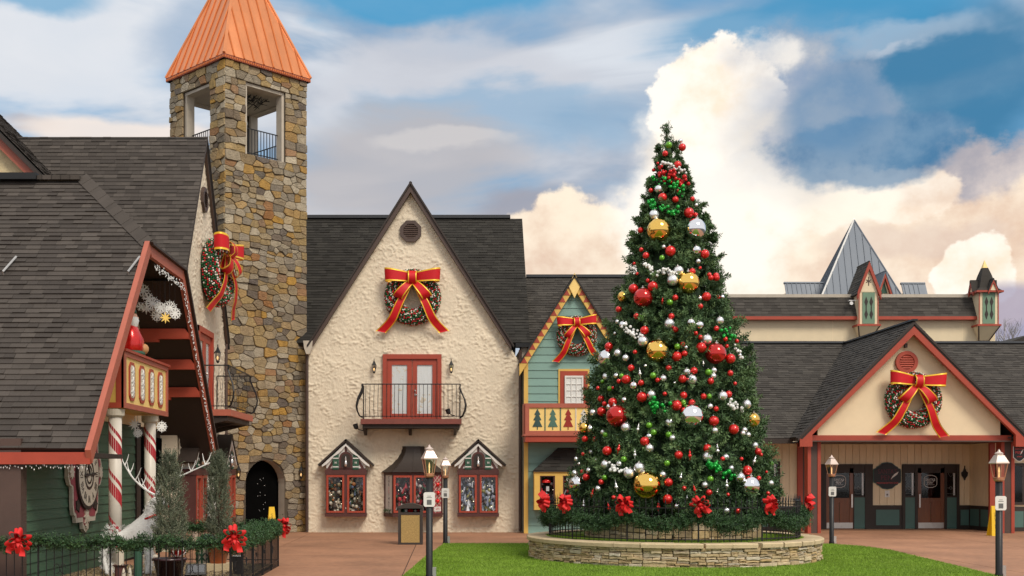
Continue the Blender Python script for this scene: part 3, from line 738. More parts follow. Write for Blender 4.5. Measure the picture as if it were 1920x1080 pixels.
# a wreath: ring of small balls with a big bow, built once about its own centre, facing -y
def make_wreath(label, seed=3):
    t = local_thing('wreath', label, 'wreath', 'bauble wreaths with red bows'); g = random.Random(seed)
    ring = MB()
    for i in range(40):
        for j in range(10): pass
    cir = [V3((.70 * cos(2 * pi * i / 40), 0.10 - .12, .70 * sin(2 * pi * i / 40))) for i in range(40)]
    ring.tube(cir, .25, 10, closed=True); ring.build('wreath_form', M['needle_d'], t)
    mats = [M['wr_red'], M['wr_green'], M['wr_white'], M['wr_dark']]; mb = MB()
    for i in range(84):
        for j in range(19):
            th = 2 * pi * (i + .5 * (j % 2) + g.uniform(-.25, .25)) / 84; ph = -pi * .62 + (j + g.uniform(-.25, .25)) / 18 * pi * 1.24
            rr = .675 + .275 * sin(ph); dd = .275 * cos(ph)
            k = ((i + j * 2) // 2 + g.choice((0, 0, 0, 1))) % 4
            mb.ball((rr * cos(th), -.02 - dd, rr * sin(th)), g.uniform(.022, .033), 6, 4, mi=(0, 1, 2, 1 if g.random() < .6 else 3)[k])
    mb.build('wreath_baubles', mats, t, True, kind='stuff')
    bow = MB(); B = None
    X, Z_, Y_ = V3((1, 0, 0)), V3((0, 0, 1)), V3((0, -1, 0))
    def P(x, z, d): return V3((x, -.30 - d, z))
    bmats = [M['ribbon'], M['ribbon_e']]
    for s in (-1, 1):
        mb = MB(); pth = [P(s * .10, .64, .06), P(s * .40, .66, .20), P(s * .72, .69, .26), P(s * .90, .71, .16), P(s * .92, .71, .02), P(s * .80, .69, -.10), P(s * .45, .65, -.08), P(s * .10, .62, -.02)]
        pth = smooth_path(pth); ribbon(mb, pth, lambda i: Z_ + X * (.05 * s), .44, wf=lambda t: .72 + .34 * sin(min(t, 1) * pi)); mb.build('bow_loop', bmats, t, True)
        mb = MB(); pth = smooth_path([P(s * .06, .46, .08), P(s * .22, .30, .22), P(s * .42, .06, .26), P(s * .50, -.06, .14), P(s * .44, -.04, .02), P(s * .28, .18, -.02), P(s * .10, .44, .0)])
        ribbon(mb, pth, lambda i: X * .86 + Z_ * (.36 * s), .34, wf=lambda t: .62 + .45 * sin(t * pi)); mb.build('bow_loop', bmats, t, True)
        mb = MB(); pth = smooth_path([P(s * .08, .48, .02), P(s * .26, .10, .07), P(s * .46, -.30, .12), P(s * .64, -.70, .05), P(s * .80, -.92, -.06), P(s * 1.06, -1.18, -.16)])
        ribbon(mb, pth, lambda i: X * .95 + Z_ * (.20 * s), .34, wf=lambda t: .60 + .45 * t, fork=.22); mb.build('bow_tail', bmats, t, True)
    mb = MB(); ribbon(mb, [P(-.0, .84, -.06), P(0, .82, .16), P(0, .70, .27), P(0, .52, .27), P(0, .42, .16), P(0, .40, -.04)], lambda i: X, .34, wf=lambda t: 1. - .16 * sin(t * pi)); mb.build('bow_knot', bmats, t, True)
    return t


def smooth_path(p, n=5):
    out = []
    for i in range(len(p) - 1):
        a, b, c, d = p[max(i - 1, 0)], p[i], p[i + 1], p[min(i + 2, len(p) - 1)]
        for k in range(n):
            t = k / n; out.append(.5 * ((2 * b) + (c - a) * t + (2 * a - 5 * b + 4 * c - d) * t * t + (3 * b - a - 3 * c + d) * t ** 3))
    return out + [p[-1]]


M['minilight'] = pm('display light', (.9, .8, .6), .5, emit=(1, .82, .55), es=2.2)
M['needle_d'] = pm('dark green wreath form', (.012, .03, .014), .8)
M['wr_red'] = pm('wreath red', (.55, .014, .02), .25, .08, metal=.15, rnd=0); M['wr_green'] = pm('wreath green', (.012, .125, .035), .25, .08, metal=.15, rnd=0)
M['wr_white'] = pm('wreath silver', (.78, .70, .64), .3, .08, metal=.1, rnd=0); M['wr_dark'] = pm('wreath bronze', (.16, .05, .03), .3, .08, metal=.2, rnd=0)
# ------------------------------------------------------------------ the setting: ground, plaza, lawn
g = MB().add([(-900, -60, -.06), (900, -60, -.06), (900, 1500, -.06), (-900, 1500, -.06)], [(0, 1, 2, 3)]).build('ground', M['ground'])
tag(g, 'grey ground running out beyond the plaza', None, None, 'structure')
pz = MB().box(WORLD, -16, 26, -8, 44, -.05, -.012).build('plaza', M['soil']); tag(pz, 'reddish brown stamped concrete plaza in front of the shops', None, None, 'structure')
xs = [-16, -12, -8, -4.6, -.9, 3.2, 7.4, 11.6, 15.6, 19.6, 26]; ys = [-8, 0, 6, 11, 15.4, 19.2, 22.4, 25.4, 28.6, 32.0, 36.0, 44]
for i in range(len(xs) - 1):
    for j in range(len(ys) - 1):
        MB().box(WORLD, xs[i] + .010, xs[i + 1] - .010, ys[j] + .011, ys[j + 1] - .011, -.012, 0).build('slab', M['plaza'], pz)
lawn_out = [(-2.4, 2), (10.2, 2), (10.45, 16), (10.7, 22.7), (11.2, 27.6), (11.5, 30.5), (11.35, 32.0), (10.9, 33.0), (10.2, 33.35), (6, 33.4), (.3, 33.35), (-.12, 33.25), (-.55, 28), (-.88, 22.8), (-1.5, 14)]
lw = MB().prism(WORLD, lawn_out, -.004, .012).build('lawn', M['turf']); tag(lw, 'bright green artificial lawn around the stone planter', None, None, 'structure')
gr = np.random.default_rng(11)
def in_poly(px, py, poly):
    c = np.zeros(len(px), bool)
    for i in range(len(poly)):
        (x0, y0), (x1, y1) = poly[i - 1], poly[i]
        c ^= ((y0 > py) != (y1 > py)) & (px < (x1 - x0) * (py - y0) / (y1 - y0 + 1e-12) + x0)
    return c
def blades(n, x0, x1, y0, y1, poly, z, h, name, holes=None, parent=None):
    px, py = gr.uniform(x0, x1, n), gr.uniform(y0, y1, n); k = in_poly(px, py, poly)
    if holes: k &= ~((px - holes[0]) ** 2 + (py - holes[1]) ** 2 < holes[2] ** 2)
    px, py = px[k], py[k]; n = len(px); a = gr.uniform(0, 6.28, n); hh = h * gr.uniform(.6, 1.3, n); w = .006 * gr.uniform(.7, 1.5, n); le = gr.normal(0, .4, (n, 2)) * hh[:, None]
    b = np.stack([px, py, np.full(n, z)], 1); s = np.stack([np.cos(a) * w, np.sin(a) * w, 0 * a], 1)
    v = np.stack([b - s, b + s, b + np.stack([le[:, 0], le[:, 1], hh], 1)], 1).reshape(-1, 3)
    pat = np.sin(px * 2.1 + np.sin(py * .7)) * .06
    o = np_mesh(name, v, 3, M['blade'], parent, np.clip(gr.normal(.5, .22, n) + pat, .01, 1), 'stuff')
    return o
PX, PY, PR = 5.37, 28.1, 3.42                                   # planter centre and radius
o = blades(300000, -1.4, 11.6, 18.5, 33.4, lawn_out, .012, .032, 'grass', (PX, PY, PR - .05)); tag(o, 'short green turf blades covering the lawn')

# ------------------------------------------------------------------ cream stucco house in the middle
T = thing('stucco_house', (-1.27, 40, 0), 'cream stucco gabled house with charcoal roof, red balcony door and three shop windows', 'house')
f = front(-1.27, 40)
stucco_wall(f, -3.49, 3.78, 0, 6.35, 11.75, 0, T, M['stucco'], skip=lambda a, b: b > 11.72 - 1.585 * abs(a))
MB().prism(f, [(-3.46, 0), (3.75, 0), (3.75, 5.7), (3.38, 6.2), (0, 11.55), (-3.38, 6.2), (-3.46, 6.0)], -4.2, -.03).build('wall_core', M['stucco'], T)
rake(f, 0, 11.84, 3.42, 6.42, .16, T, M['brown'], .02, .26)
rake(f, 0, 11.90, 3.50, 6.36, .05, T, M['dark'], .10, .32, 'rake_drip_edge', foot=False)
gable_roof(f, 0, 11.90, 3.52, 6.32, -4.5, .30, T, M['deck'])
# main roof behind: front slope, ridge along x
e0, r0 = V3((-6.4, 40.06, 6.46)), V3((-6.4, 44.3, 11.62)); sl = (r0 - e0).length; rf = F(e0, (1, 0, 0), r0 - e0)
slab(MB(), [rf.p(0, 0), rf.p(9.18, 0), rf.p(9.18, sl), rf.p(0, sl)], .14).build('roof_deck', M['deck'], T)
lap(rf, [(0, 0), (9.2, 0), (9.2, sl), (0, sl)], M['shingle_dark'], T, 'shingle', 'roof_shingles', limit=300)
MB().box(rf, 0, 8.75, sl - .05, sl + .13, -.02, .09).build('ridge_vent', M['iron'], T)
slab(MB(), [rf.p(0, sl, -.02), rf.p(9.18, sl, -.02), rf.p(9.18, sl) + V3((0, 4.8, -5.2)), rf.p(0, sl) + V3((0, 4.8, -5.2))], .14).build('roof_deck', M['deck'], T)
MB().box(front(0, 40), 2.30, 2.84, 6.30, 6.44, -.2, .12).build('eave_board', M['iron'], T)
MB().box(front(0, 40), 2.515, 2.70, 0, 6.35, -4.2, -.06).build('side_wall', M['plaster'], T)
for x, zt in ((-4.80, 6.4), (2.46, 6.2)):
    MB().tube([(x, 39.93, 0.05), (x, 39.93, zt - .3), (x, 39.88, zt)], .055, 8).build('downspout', M['brown'], T)
MB().prism(front(-4.74, 39.9), [(-.16, 6.5), (.16, 6.5), (.13, 6.25), (.06, 6.05), (-.06, 6.05), (-.13, 6.25)], .0, .2).build('rain_collector', M['plaster'], T)
octagon_vent(f, 0, 10.25, .39, T, 'brown')
french_door(f, .05, 3.84, T)
wrought_balcony(f, .04, 3.82, 4.98, 1.64, .95, T)
cuckoo_bay(f.at(0, .02), -2.18, T, WARM_SET, 5); cuckoo_bay(f.at(0, .02), 2.29, T, COOL_SET, 6)
bow_bay(f.at(0, .02), .09, T)
# flood lights fixed by the balcony
for dx, zz, c, lab in ((-1.83, 3.58, .5, 'black floodlight under the left end of the stucco house balcony'), (1.28, 4.08, .55, 'black floodlight standing on the stucco house balcony floor')):
    p = f.p(dx, zz, c); t = thing('floodlight', tuple(p), lab, 'floodlight', 'floodlights at the stucco house')
    MB().lathe(p, [(.03, -.09), (.075, -.05), (.085, .09), (.07, .10)], 10, fr=F((0, 0, 0), (.9, 0, .3), (0, 1, 0))).build('lamp_head', M['iron'], t)
    MB().tube([p, p + V3((.10, .10, -.10)), p + V3((.22, .22, -.12))], .016, 5).build('arm', M['iron'], t)
wall_lantern(f, 'lit black wall lantern left of the red double door on stucco house', -1.24, 5.60)
wall_lantern(f, 'lit black wall lantern right of the red double door on stucco house', 1.38, 5.60)
W0 = make_wreath('large bauble wreath with red bow on the central stucco gable'); place(W0, (-1.20, 39.93, 8.0))

# ------------------------------------------------------------------ teal boarded house
T = thing('teal_house', (4.2, 39.3, 0), 'teal boarded house with checkered gable trim and painted balcony', 'house')
f = front(4.21, 39.3)
gp = [(-1.60, 0), (1.60, 0), (1.60, 5.95), (0, 8.45), (-1.60, 5.95)]
MB().prism(f, gp, -2, -.01).build('wall_core', M['teal'], T)
lap(f, gp, M['teal'], T, 'siding_board', 'siding_boards', ch=.26, w=(9, 9), th=.026, limit=80, shift=0)
e0, r0 = V3((2.80, 39.7, 5.55)), V3((2.80, 43.5, 9.26)); sl = (r0 - e0).length; rf = F(e0, (1, 0, 0), r0 - e0)
slab(MB(), [rf.p(0, 0), rf.p(5.2, 0), rf.p(5.2, sl), rf.p(0, sl)], .12).build('roof_deck', M['deck'], T)
lap(rf, [(0, 0), (5.2, 0), (5.2, sl), (0, sl)], M['shingle_grey'], T, 'shingle', 'roof_shingles', limit=200)
MB().box(rf, .1, 5.2, sl - .05, sl + .12, -.02, .07).build('ridge_vent', M['iron'], T)
slab(MB(), [rf.p(0, sl, -.02), rf.p(5.2, sl, -.02), rf.p(5.2, sl) + V3((0, 4, -3.9)), rf.p(0, sl) + V3((0, 4, -3.9))], .12).build('roof_deck', M['deck'], T)
MB().box(front(0, 39.9), 2.72, 5.9, 0, 5.6, -3.4, -.2).build('side_wall', M['teal'], T)
gable_roof(f, 0, 8.62, 1.84, 5.70, -3.4, .30, T, M['deck'], .05)
rake(f, 0, 8.60, 1.83, 5.69, .23, T, M['yellow'], .06, .22, foot=False)
for s in (-1, 1):                                               # red triangles along the rake
    L_ = sqrt(1.83 ** 2 + 2.91 ** 2); du, dv = s * 1.83 / L_, -2.91 / L_; nx, ny = (dv, -du) if s > 0 else (-dv, du); n_ = 12
    for i in range(n_):
        t0, t1 = L_ * (i + .9) / (n_ + .9), L_ * (i + 1.86) / (n_ + .9)
        A = (t0 * du, 8.585 + t0 * dv); B = (t1 * du, 8.585 + t1 * dv); Cc = ((t0 + t1) / 2 * du + nx * .222, 8.585 + (t0 + t1) / 2 * dv + ny * .222)
        MB().prism(f, [A, B, Cc] if s > 0 else [A, B, Cc], .22, .232).build('rake_triangle', M['red'], T)
MB().prism(f, [(0, 8.68), (-.20, 8.25), (0, 7.84), (.20, 8.25)], .20, .27).build('gable_diamond', M['yellow_l'], T)
for s in (-1, 1): MB().box(f, s * 1.60 - .07, s * 1.60 + .07, 0, 5.9, -.02, .055).build('corner_board', M['yellow'], T)
W = MB().box(f, -.52, .52, 3.3, 5.50, .03, .06).build('upper_window', M['yellow'], T)
MB().box(f, -.46, .46, 3.3, 5.43, .06, .075).build('window_surround', M['red'], W)
MB().box(f, -.29, .29, 3.3, 5.24, .076, .082).build('window_void', M['black'], W)
MB().box(f, -.27, .27, 4.0, 5.20, .084, .088).build('blind', M['curtain'], W)
fm = MB().box(f, -.31, -.26, 3.3, 5.27, .085, .12).box(f, .26, .31, 3.3, 5.27, .085, .12).box(f, -.26, .26, 5.21, 5.27, .085, .12); fm.build('window_frame', M['white'], W)
for i in range(1, 3): MB().box(f, -.26 + i * .173 - .012, -.26 + i * .173 + .012, 3.3, 5.21, .088, .112).build('muntin', M['white'], W)
for i in range(9): MB().box(f, -.26, .26, 5.20 - i * .21 - .012, 5.20 - i * .21 + .012, .088, .110 if i % 2 else .106).build('muntin', M['white'], W)
# balcony with cut-out trees
b = front(4.15, 38.42); hw = 1.62
B = MB().box(b, -hw, hw, 3.04, 3.24, -.9, .02).build('painted_balcony', M['red'], T)
MB().box(b, -hw - .06, hw + .06, 3.235, 3.29, -.94, .06).build('balcony_ledge', M['salmon'], B)
for z0, z1 in ((3.29, 3.40), (4.16, 4.30)): MB().box(b, -hw, hw, z0, z1, -.08, .0).build('balcony_rail', M['salmon'], B)
for s in (-1, 1):
    MB().box(b, s * hw - (.13 if s > 0 else 0), s * hw + (.13 if s < 0 else 0), 3.40, 4.16, -.08, -.002).build('balcony_post', M['salmon'], B)
    MB().box(b, s * hw - .04, s * hw + .04, 3.29, 4.30, -.9, -.08).build('balcony_side', M['salmon'], B)
MB().box(b, -hw + .12, hw - .12, 3.40, 4.16, -.07, -.045).build('balcony_panel', M['yellow_l'], B)
tree = [(x_ * .9, y_ * .95) for x_, y_ in [(-.015, 0), (-.015, .10), (-.18, .10), (-.07, .32), (-.145, .34), (-.055, .50), (-.11, .53), (0, .72), (.11, .53), (.055, .50), (.145, .34), (.07, .32), (.18, .10), (.015, .10), (.015, 0)]]
cc = [lin(52, 78, 74), lin(78, 112, 98), lin(150, 40, 25), lin(205, 200, 190), lin(52, 78, 74), lin(150, 40, 25)]
cm = [pm('cut-out paint', c, .55, .12, 6) for c in cc]; sm = [pm('divider paint', c, .55, .12, 6) for c in (lin(80, 108, 92), lin(80, 108, 92), lin(215, 208, 195), lin(165, 60, 40), lin(80, 108, 92))]
for i in range(6):
    x = -hw + .40 + i * .505; q = b.at(x, 3.44, 0)
    def half(pl): return pl
    parts = [tree[:8], tree[7:] + [(0, .0)]]
    for pl in (tree[:8] + [(0, 0)], tree[7:] + [(0, 0)]):
        mbx = MB()
        k = [p for p in pl]
        if len(k) > 3: mbx.prism(q, k, -.045, -.028); mbx.build('tree_cutout', cm[i], B)
    st = MB().prism(q, [(.05 * cos(pi / 2 + pi / 5 * n) * (1 if n % 2 == 0 else .45), .74 + .05 * sin(pi / 2 + pi / 5 * n) * (1 if n % 2 == 0 else .45)) for n in range(10)], -.044, -.030).build('star_cutout', M['yellow'], B)
    if i < 5: MB().box(q, .235, .27, -.03, .72, -.045, -.026).build('balcony_divider', sm[i], B)
# ground-floor bay window
w = front(4.06, 39.3); P = .5
B = MB().box(w, -1.19, 1.19, .80, 2.05, .03, .06).build('bay_window', M['dark'], T)
MB().box(w, -1.21, 1.21, .80, .98, .06, P).box(w, -1.21, 1.21, 1.93, 2.07, .06, P).build('bay_frame', M['yellow'], B)
for x0, x1 in ((-1.205, -1.02), (-.52, -.26), (.26, .52), (1.02, 1.205)): MB().box(w, x0, x1, .98, 1.93, .06, P - .004).build('bay_post', M['yellow'], B)
for x0, x1 in ((-1.02, -.52), (-.26, .26), (.52, 1.02)):
    MB().box(w, x0, x0 + .045, .98, 1.93, .3, P - .03).box(w, x1 - .045, x1, .98, 1.93, .3, P - .03).box(w, x0 + .045, x1 - .045, .98, 1.02, .3, P - .03).box(w, x0 + .045, x1 - .045, 1.89, 1.93, .3, P - .03).build('sash', M['maroon'], B)
    MB().box(w, x0 + .04, x1 - .04, 1.0, 1.9, P - .10, P - .092).build('pane', M['glass'], B)
display(w, -.98, .98, 1.0, 1.85, .10, .36, RED_SET + [(.30, .3, .3)], 120, B, 9)
MB().lathe(w.p(-.80, 1.70, .32), [(.16, 0), (.14, .07), (.06, .12), (.01, .13)], 10).build('red_hat', M['red_m'], B); MB().box(w, -.80, -.70, 1.42, 1.58, .33, .34).build('price_tag', M['signw'], B)
lettering('window_sign', 'Snow', .21, w.at(.08, 1.76, P - .08), M['signw'], B, .004)
av = []
for z, hx, pc in ((2.06, 1.24, P + .06), (2.10, 1.22, P + .05), (2.86, .38, .03)): av += [w.p(-hx, z, 0.02), w.p(-hx, z, pc), w.p(hx, z, pc), w.p(hx, z, 0.02)]
MB().add(av, [(i * 4 + j, i * 4 + (j + 1) % 4, i * 4 + 4 + (j + 1) % 4, i * 4 + 4 + j) for i in range(2) for j in range(4)] + [(8, 9, 10, 11), (3, 2, 1, 0)]).build('awning', M['deck'], B)
q0, q1 = V3(av[5]), V3(av[9]); sl = (V3(w.p(0, 2.86, .03)) - V3(w.p(0, 2.10, P + .05))).length
lap(F(w.p(0, 2.10, P + .05), (1, 0, 0), V3(w.p(0, 2.86, .03)) - V3(w.p(0, 2.10, P + .05))), [(-1.22, 0), (1.22, 0), (.38, sl), (-.38, sl)], M['shingle_dark'], B, 'shingle', 'awning_shingles', limit=60)
W1 = copy_tree(W0); W1['label'] = 'smaller bauble wreath with red bow on the teal gable'; place(W1, (4.30, 39.22, 6.60), sc=.70); W1.rotation_euler = (0, -.05, 0)
# ------------------------------------------------------------------ stone bell tower
TC = V3((-7.24, 38.1, 0)); k7 = sqrt(.5); LR, LL = 3.30, 3.25
T = thing('stone_tower', (-7.22, 40.4, 0), 'tall square field stone bell tower with copper pyramid roof and arched door', 'tower')
fR = F(TC, (k7, k7, 0)); fL = F(TC + V3((-k7 * LL, k7 * LL, 0)), (k7, -k7, 0))
fB = F(TC + V3((k7 * LR, k7 * LR, 0)), (-k7, k7, 0)); fK = F(fL.o + V3((k7 * LR, k7 * LR, 0)), (-k7, -k7, 0))
Z1, Z2, Z3, OP0, OP1 = 12.55, 14.92, 15.47, .80, 2.42
core = MB(); IN = -.34
arch = [(2.40, 0), (2.40, 1.66)] + [(1.60 + .80 * cos(pi * i / 14), 1.66 + .80 * sin(pi * i / 14)) for i in range(1, 14)] + [(.80, 1.66), (.80, 0)]
core.prism(fR, [(0, 0), (.80, 0), (.80, 3), (0, 3)], IN, 0).prism(fR, [(2.40, 0), (LR, 0), (LR, 3), (2.40, 3)], IN, 0)
hd = [(2.40, 1.66)] + [(1.60 + .80 * cos(pi * i / 14), 1.66 + .80 * sin(pi * i / 14)) for i in range(1, 14)] + [(.80, 1.66), (.80, 3), (2.40, 3)]
core.prism(fR, hd, IN, 0)
core.box(fR, 0, LR, 3, Z1, IN, 0).box(fL, 0, LL + IN, 0, Z1, IN, 0).box(fB, -IN, LL, 0, Z1, IN, 0).box(fK, -IN, LR + IN, 0, Z1, IN, 0)
for fr_, L_ in ((fR, LR), (fL, LL), (fB, LL), (fK, LR)):
    a_, b_ = (OP0, OP1) if fr_ in (fR, fL) else (.45, L_ - .45)
    core.box(fr_, .003, a_, Z1, Z2, IN, -.002).box(fr_, b_, L_ - .003, Z1, Z2, IN, -.002).box(fr_, .003, L_ - .003, Z2, Z3, IN, -.002)
core.build('tower_wall', M['mortar'], T)
MB().box(fR, .1, LR - .1, Z1 - .25, Z1 - .1, -LL + .1, -.1).build('belfry_floor', M['plaster'], T)
MB().box(fR, .1, LR - .1, Z2 - .06, Z2 + .10, -LL + .1, -.1).build('belfry_ceiling', M['plaster'], T)
MB().prism(fR, [(.80, 0.02), (.80, 1.66)] + [(1.60 - .80 * cos(pi * i / 14), 1.66 + .80 * sin(pi * i / 14)) for i in range(1, 14)] + [(2.40, 1.66), (2.40, .02)], IN - .3, IN - .06).build('arch_shade_fill', M['black'], T)  # black sheet paints the shade of the open interior behind the arch
rv = MB()
for p, q in zip(arch[:-1], arch[1:]): 
    d = V3((q[0] - p[0], q[1] - p[1], 0)).normalized(); nx, ny = -d.y, d.x
    rv.add([fR.p(p[0] + nx * .004, p[1] + ny * .004, IN), fR.p(q[0] + nx * .004, q[1] + ny * .004, IN), fR.p(q[0] + nx * .004, q[1] + ny * .004, .0), fR.p(p[0] + nx * .004, p[1] + ny * .004, .0)], [(0, 1, 2, 3)])
rv.build('arch_reveal', M['plaster'], T)
wl = MB()                                                       # what shows inside the dark doorway: a lit wreath of small lamps
for i in range(15): wl.ball(fR.p(1.75 + R.gauss(0, .12), 1.35 + R.gauss(0, .38), IN - .04), R.uniform(.006, .011), 5, 4)
wl.build('door_lights', M['bulb'], T, kind='stuff')
items = []
def in_arch(a, b): return .80 < a < 2.40 and (b < 1.66 or (a - 1.6) ** 2 + (b - 1.66) ** 2 < .64)
def face_stones(fr_, rects, arch_=False):
    for rc in rects:
        for poly in voronoi(rc, .46, .28, .15):
            ca, cb = sum(q[0] for q in poly) / len(poly), sum(q[1] for q in poly) / len(poly)
            if arch_:
                if in_arch(ca, cb): continue
                poly = [((q if not in_arch(*q) else ((.795 if q[0] < 1.6 else 2.405, q[1]) if q[1] < 1.66 else (1.6 + (q[0] - 1.6) * .82 / max(.2, sqrt((q[0] - 1.6) ** 2 + (q[1] - 1.66) ** 2)), 1.66 + (q[1] - 1.66) * .82 / max(.2, sqrt((q[0] - 1.6) ** 2 + (q[1] - 1.66) ** 2)))))) for q in poly]
            if abs(area(poly)) < .006: continue
            pl = stone_poly(poly, .011, .10); mb = MB(); h = R.uniform(.02, .080); tl = [R.uniform(-.02, .02) for _ in range(2)]
            mb.prism(fr_, pl, -.02, h, R.uniform(.02, .98), P=lambda a, b, c, ca=ca, cb=cb, tl=tl: fr_.p(a, b, c + (tl[0] * (a - ca) * 3 + tl[1] * (b - cb) * 3 if c > 0 else 0)), bev=.014)
            items.append((mb, view_size(fr_.p(ca, cb), abs(area(poly)))))
for fr_, L_, ar in ((fR, LR, True), (fL, LL, False)):
    face_stones(fr_, [(-.03, L_ + .03, 0, Z1)], ar)
    face_stones(fr_, [(-.03, OP0, Z1, Z2), (OP1, L_ + .03, Z1, Z2), (-.03, L_ + .03, Z2, Z3)])
pieces('stone', items, M['stone'], T, 300, 'small_stones')
for fr_, L_ in ((fR, LR), (fL, LL), (fB, LL), (fK, LR)):           # white posts and rails in the belfry openings
    mb = MB(); ba_ = fr_ in (fB, fK); OP0, OP1 = (.45, L_ - .45) if ba_ else (.80, 2.42)
    for x in (OP0 + .05, OP1 - .05): mb.box(fr_, x - .05, x + .05, Z1, Z2, IN - .02, -.06)
    mb.build('belfry_post', M['plaster'], T)
    MB().box(fr_, OP0, OP1, Z2 - .10, Z2 + .0, IN - .02, -.05).build('belfry_beam', M['plaster'], T)
    rl = MB()
    for zz in (Z1 + .12, Z1 + .93): rl.box(fr_, OP0 + .12, OP1 - .12, zz, zz + .03, -.28, -.25)
    rl.build('belfry_rail', M['iron'], T)
    n = 11
    for i in range(n):
        x = OP0 + .2 + i * (OP1 - OP0 - .4) / (n - 1); MB().box(fr_, x - .010, x + .010, Z1, Z1 + .93, -.275, -.255).build('belfry_baluster', M['iron'], T)
OP0, OP1 = .80, 2.42
MB().lathe(fR.p(.95, Z1 + 1.05, -.5), [(.05, -.25), (.10, -.1), (.22, .12), (.24, .15)], 12, fr=F((0, 0, 0), (0, 0, 1), (k7, -k7, 0))).build('horn_speaker', M['iron'], T)
ic = MB()
for i in range(70):
    a = R.uniform(OP0 + .3, OP1 - .2); ic.tube([fR.p(a, Z2 - .14, -.5 - R.random()), fR.p(a, Z2 - .14 - R.uniform(.05, .28), -.5 - R.random())], .012, 4)
ic.build('hanging_lights', M['iron'], T, kind='stuff')
# copper roof
cen = (fR.o + fK.o) / 2; AP = V3((cen.x, cen.y, 20.1)); cor = [fR.o, fB.o, fK.o, fL.o]; OV = 1.075
cor = [V3((cen.x + (c.x - cen.x) * OV, cen.y + (c.y - cen.y) * OV, Z3 + .12)) for c in cor]
MB().add(cor + [AP], [(0, 1, 4), (1, 2, 4), (2, 3, 4), (3, 0, 4), (3, 2, 1, 0)]).build('roof_core', M['copper_d'], T)
for k in range(4):
    p, q = cor[k], cor[(k + 1) % 4]; n_ = 9; nn = (q - p).cross(AP - p).normalized()
    for i in range(n_):
        t0, t1 = i / n_, (i + 1) / n_; tm0, tm1 = abs(t0 - .5) * 2, abs(t1 - .5) * 2
        def up(t): 
            h = 1 - abs(t - .5) * 2; b0 = p.lerp(q, t); mid = p.lerp(q, .5); return b0, b0 + (AP - mid) * h
        (a0, a1), (b0, b1) = up(t0), up(t1); lift = nn * .012
        poly = [a0, b0, b1, a1] if (b1 - b0).length > .01 and (a1 - a0).length > .01 else ([a0, b0, b1] if (b1 - b0).length > .01 else [a0, b0, a1])
        if t0 < .5 < t1: poly = [a0, b0, b1, AP, a1]
        slab(MB(), [v + lift for v in poly], .01, R.random()).build('copper_panel', M['copper'], T)
        if i: MB().tube([a0 + nn * .03, a1 + nn * .03], .026, 4).build('standing_seam', M['copper_s'], T)
    MB().tube([p + V3((0, 0, .03)), AP + V3((0, 0, .03))], .055, 6).build('hip_cap', M['copper'], T)
    d = (q - p).normalized(); fc = F(p + V3((0, 0, -.12)), d)
    MB().box(fc, 0, (q - p).length, 0, .115, -.30, -.004).build('cornice', M['copper_d'], T)
    dn = MB(); m = int((q - p).length / .09)
    for i in range(m): dn.box(fc, (i + .25) * (q - p).length / m, (i + .75) * (q - p).length / m, .02, .085, -.004, .022)
    dn.build('dentil_row', M['copper_s'], T, kind='stuff')
MB().ball(AP + V3((0, 0, .1)), .09, 8, 6).build('finial', M['copper'], T)
wall_lantern(fR, 'lit wall lantern on the stone tower left of the arch', .42, 2.02)
wall_lantern(fR, 'lit wall lantern on the stone tower right of the arch', 2.98, 2.02)

# ------------------------------------------------------------------ gabled stucco house that faces the square from the left
T = thing('side_house', (-6.9, 33, 0), 'stucco house left of the tower with large shingled roof and wreath gable', 'house')
f = side(-6.9, 33)
stucco_wall(f, -3.3, 3.3, 0, 6.1, 11.25, 0, T, M['stucco'], skip=lambda a, b: a < -2.95 and b < 4.7)
MB().prism(f, [(-2.98, 0), (3.27, 0), (3.27, 6.05), (0, 11.1), (-3.27, 6.05), (-3.27, 4.72), (-2.98, 4.72)], -3, -.03).build('wall_core', M['stucco'], T)
rake(f, 0, 11.42, 3.3, 6.15, .14, T, M['brown'], .02, .10); rake(f, 0, 11.48, 3.36, 6.12, .05, T, M['dark'], .03, .15, 'rake_drip_edge', foot=False)
e0, r0 = V3((-22, 29.45, 5.86)), V3((-22, 33, 11.46)); sl = (r0 - e0).length; rf = F(e0, (1, 0, 0), r0 - e0)
slab(MB(), [rf.p(0, 0), rf.p(15.22, 0), rf.p(15.22, sl), rf.p(0, sl)], .1).build('roof_deck', M['deck'], T)
slab(MB(), [rf.p(0, sl, -.02), rf.p(15.22, sl, -.02), V3((-6.78, 36.5, 5.9)), V3((-22, 36.5, 5.9))], .1).build('roof_deck', M['deck'], T)
lap(rf, [(6.0, 0), (15.23, 0), (15.23, sl), (6.0, sl)], M['shingle'], T, 'shingle', 'roof_shingles', limit=300)
octagon_vent(f, 0, 9.7, .36, T, 'brown')
french_door(f, .0, 3.84, T); wrought_balcony(f, .15, 3.72, 4.90, 1.75, 1.05, T, 'salmon', .006, .17)
cuckoo_bay(f.at(0, .02), 2.05, T, WARM_SET, 15); cuckoo_bay(f.at(0, .02), -2.15, T, RED_SET, 16); bow_bay(f.at(0, .02), .09, T)
MB().tube([(-6.86, 36.25, .05), (-6.86, 36.25, 6.0)], .055, 8).build('downspout', M['brown'], T)
wall_lantern(f, 'lit wall lantern beside the red door on the side house balcony', 1.35, 5.45, 1.1)
W2 = copy_tree(W0); W2['label'] = 'bauble wreath with red bow on the side house gable facing right'; place(W2, (-6.62, 33.55, 7.75), pi / 2 - .13, 1.02)
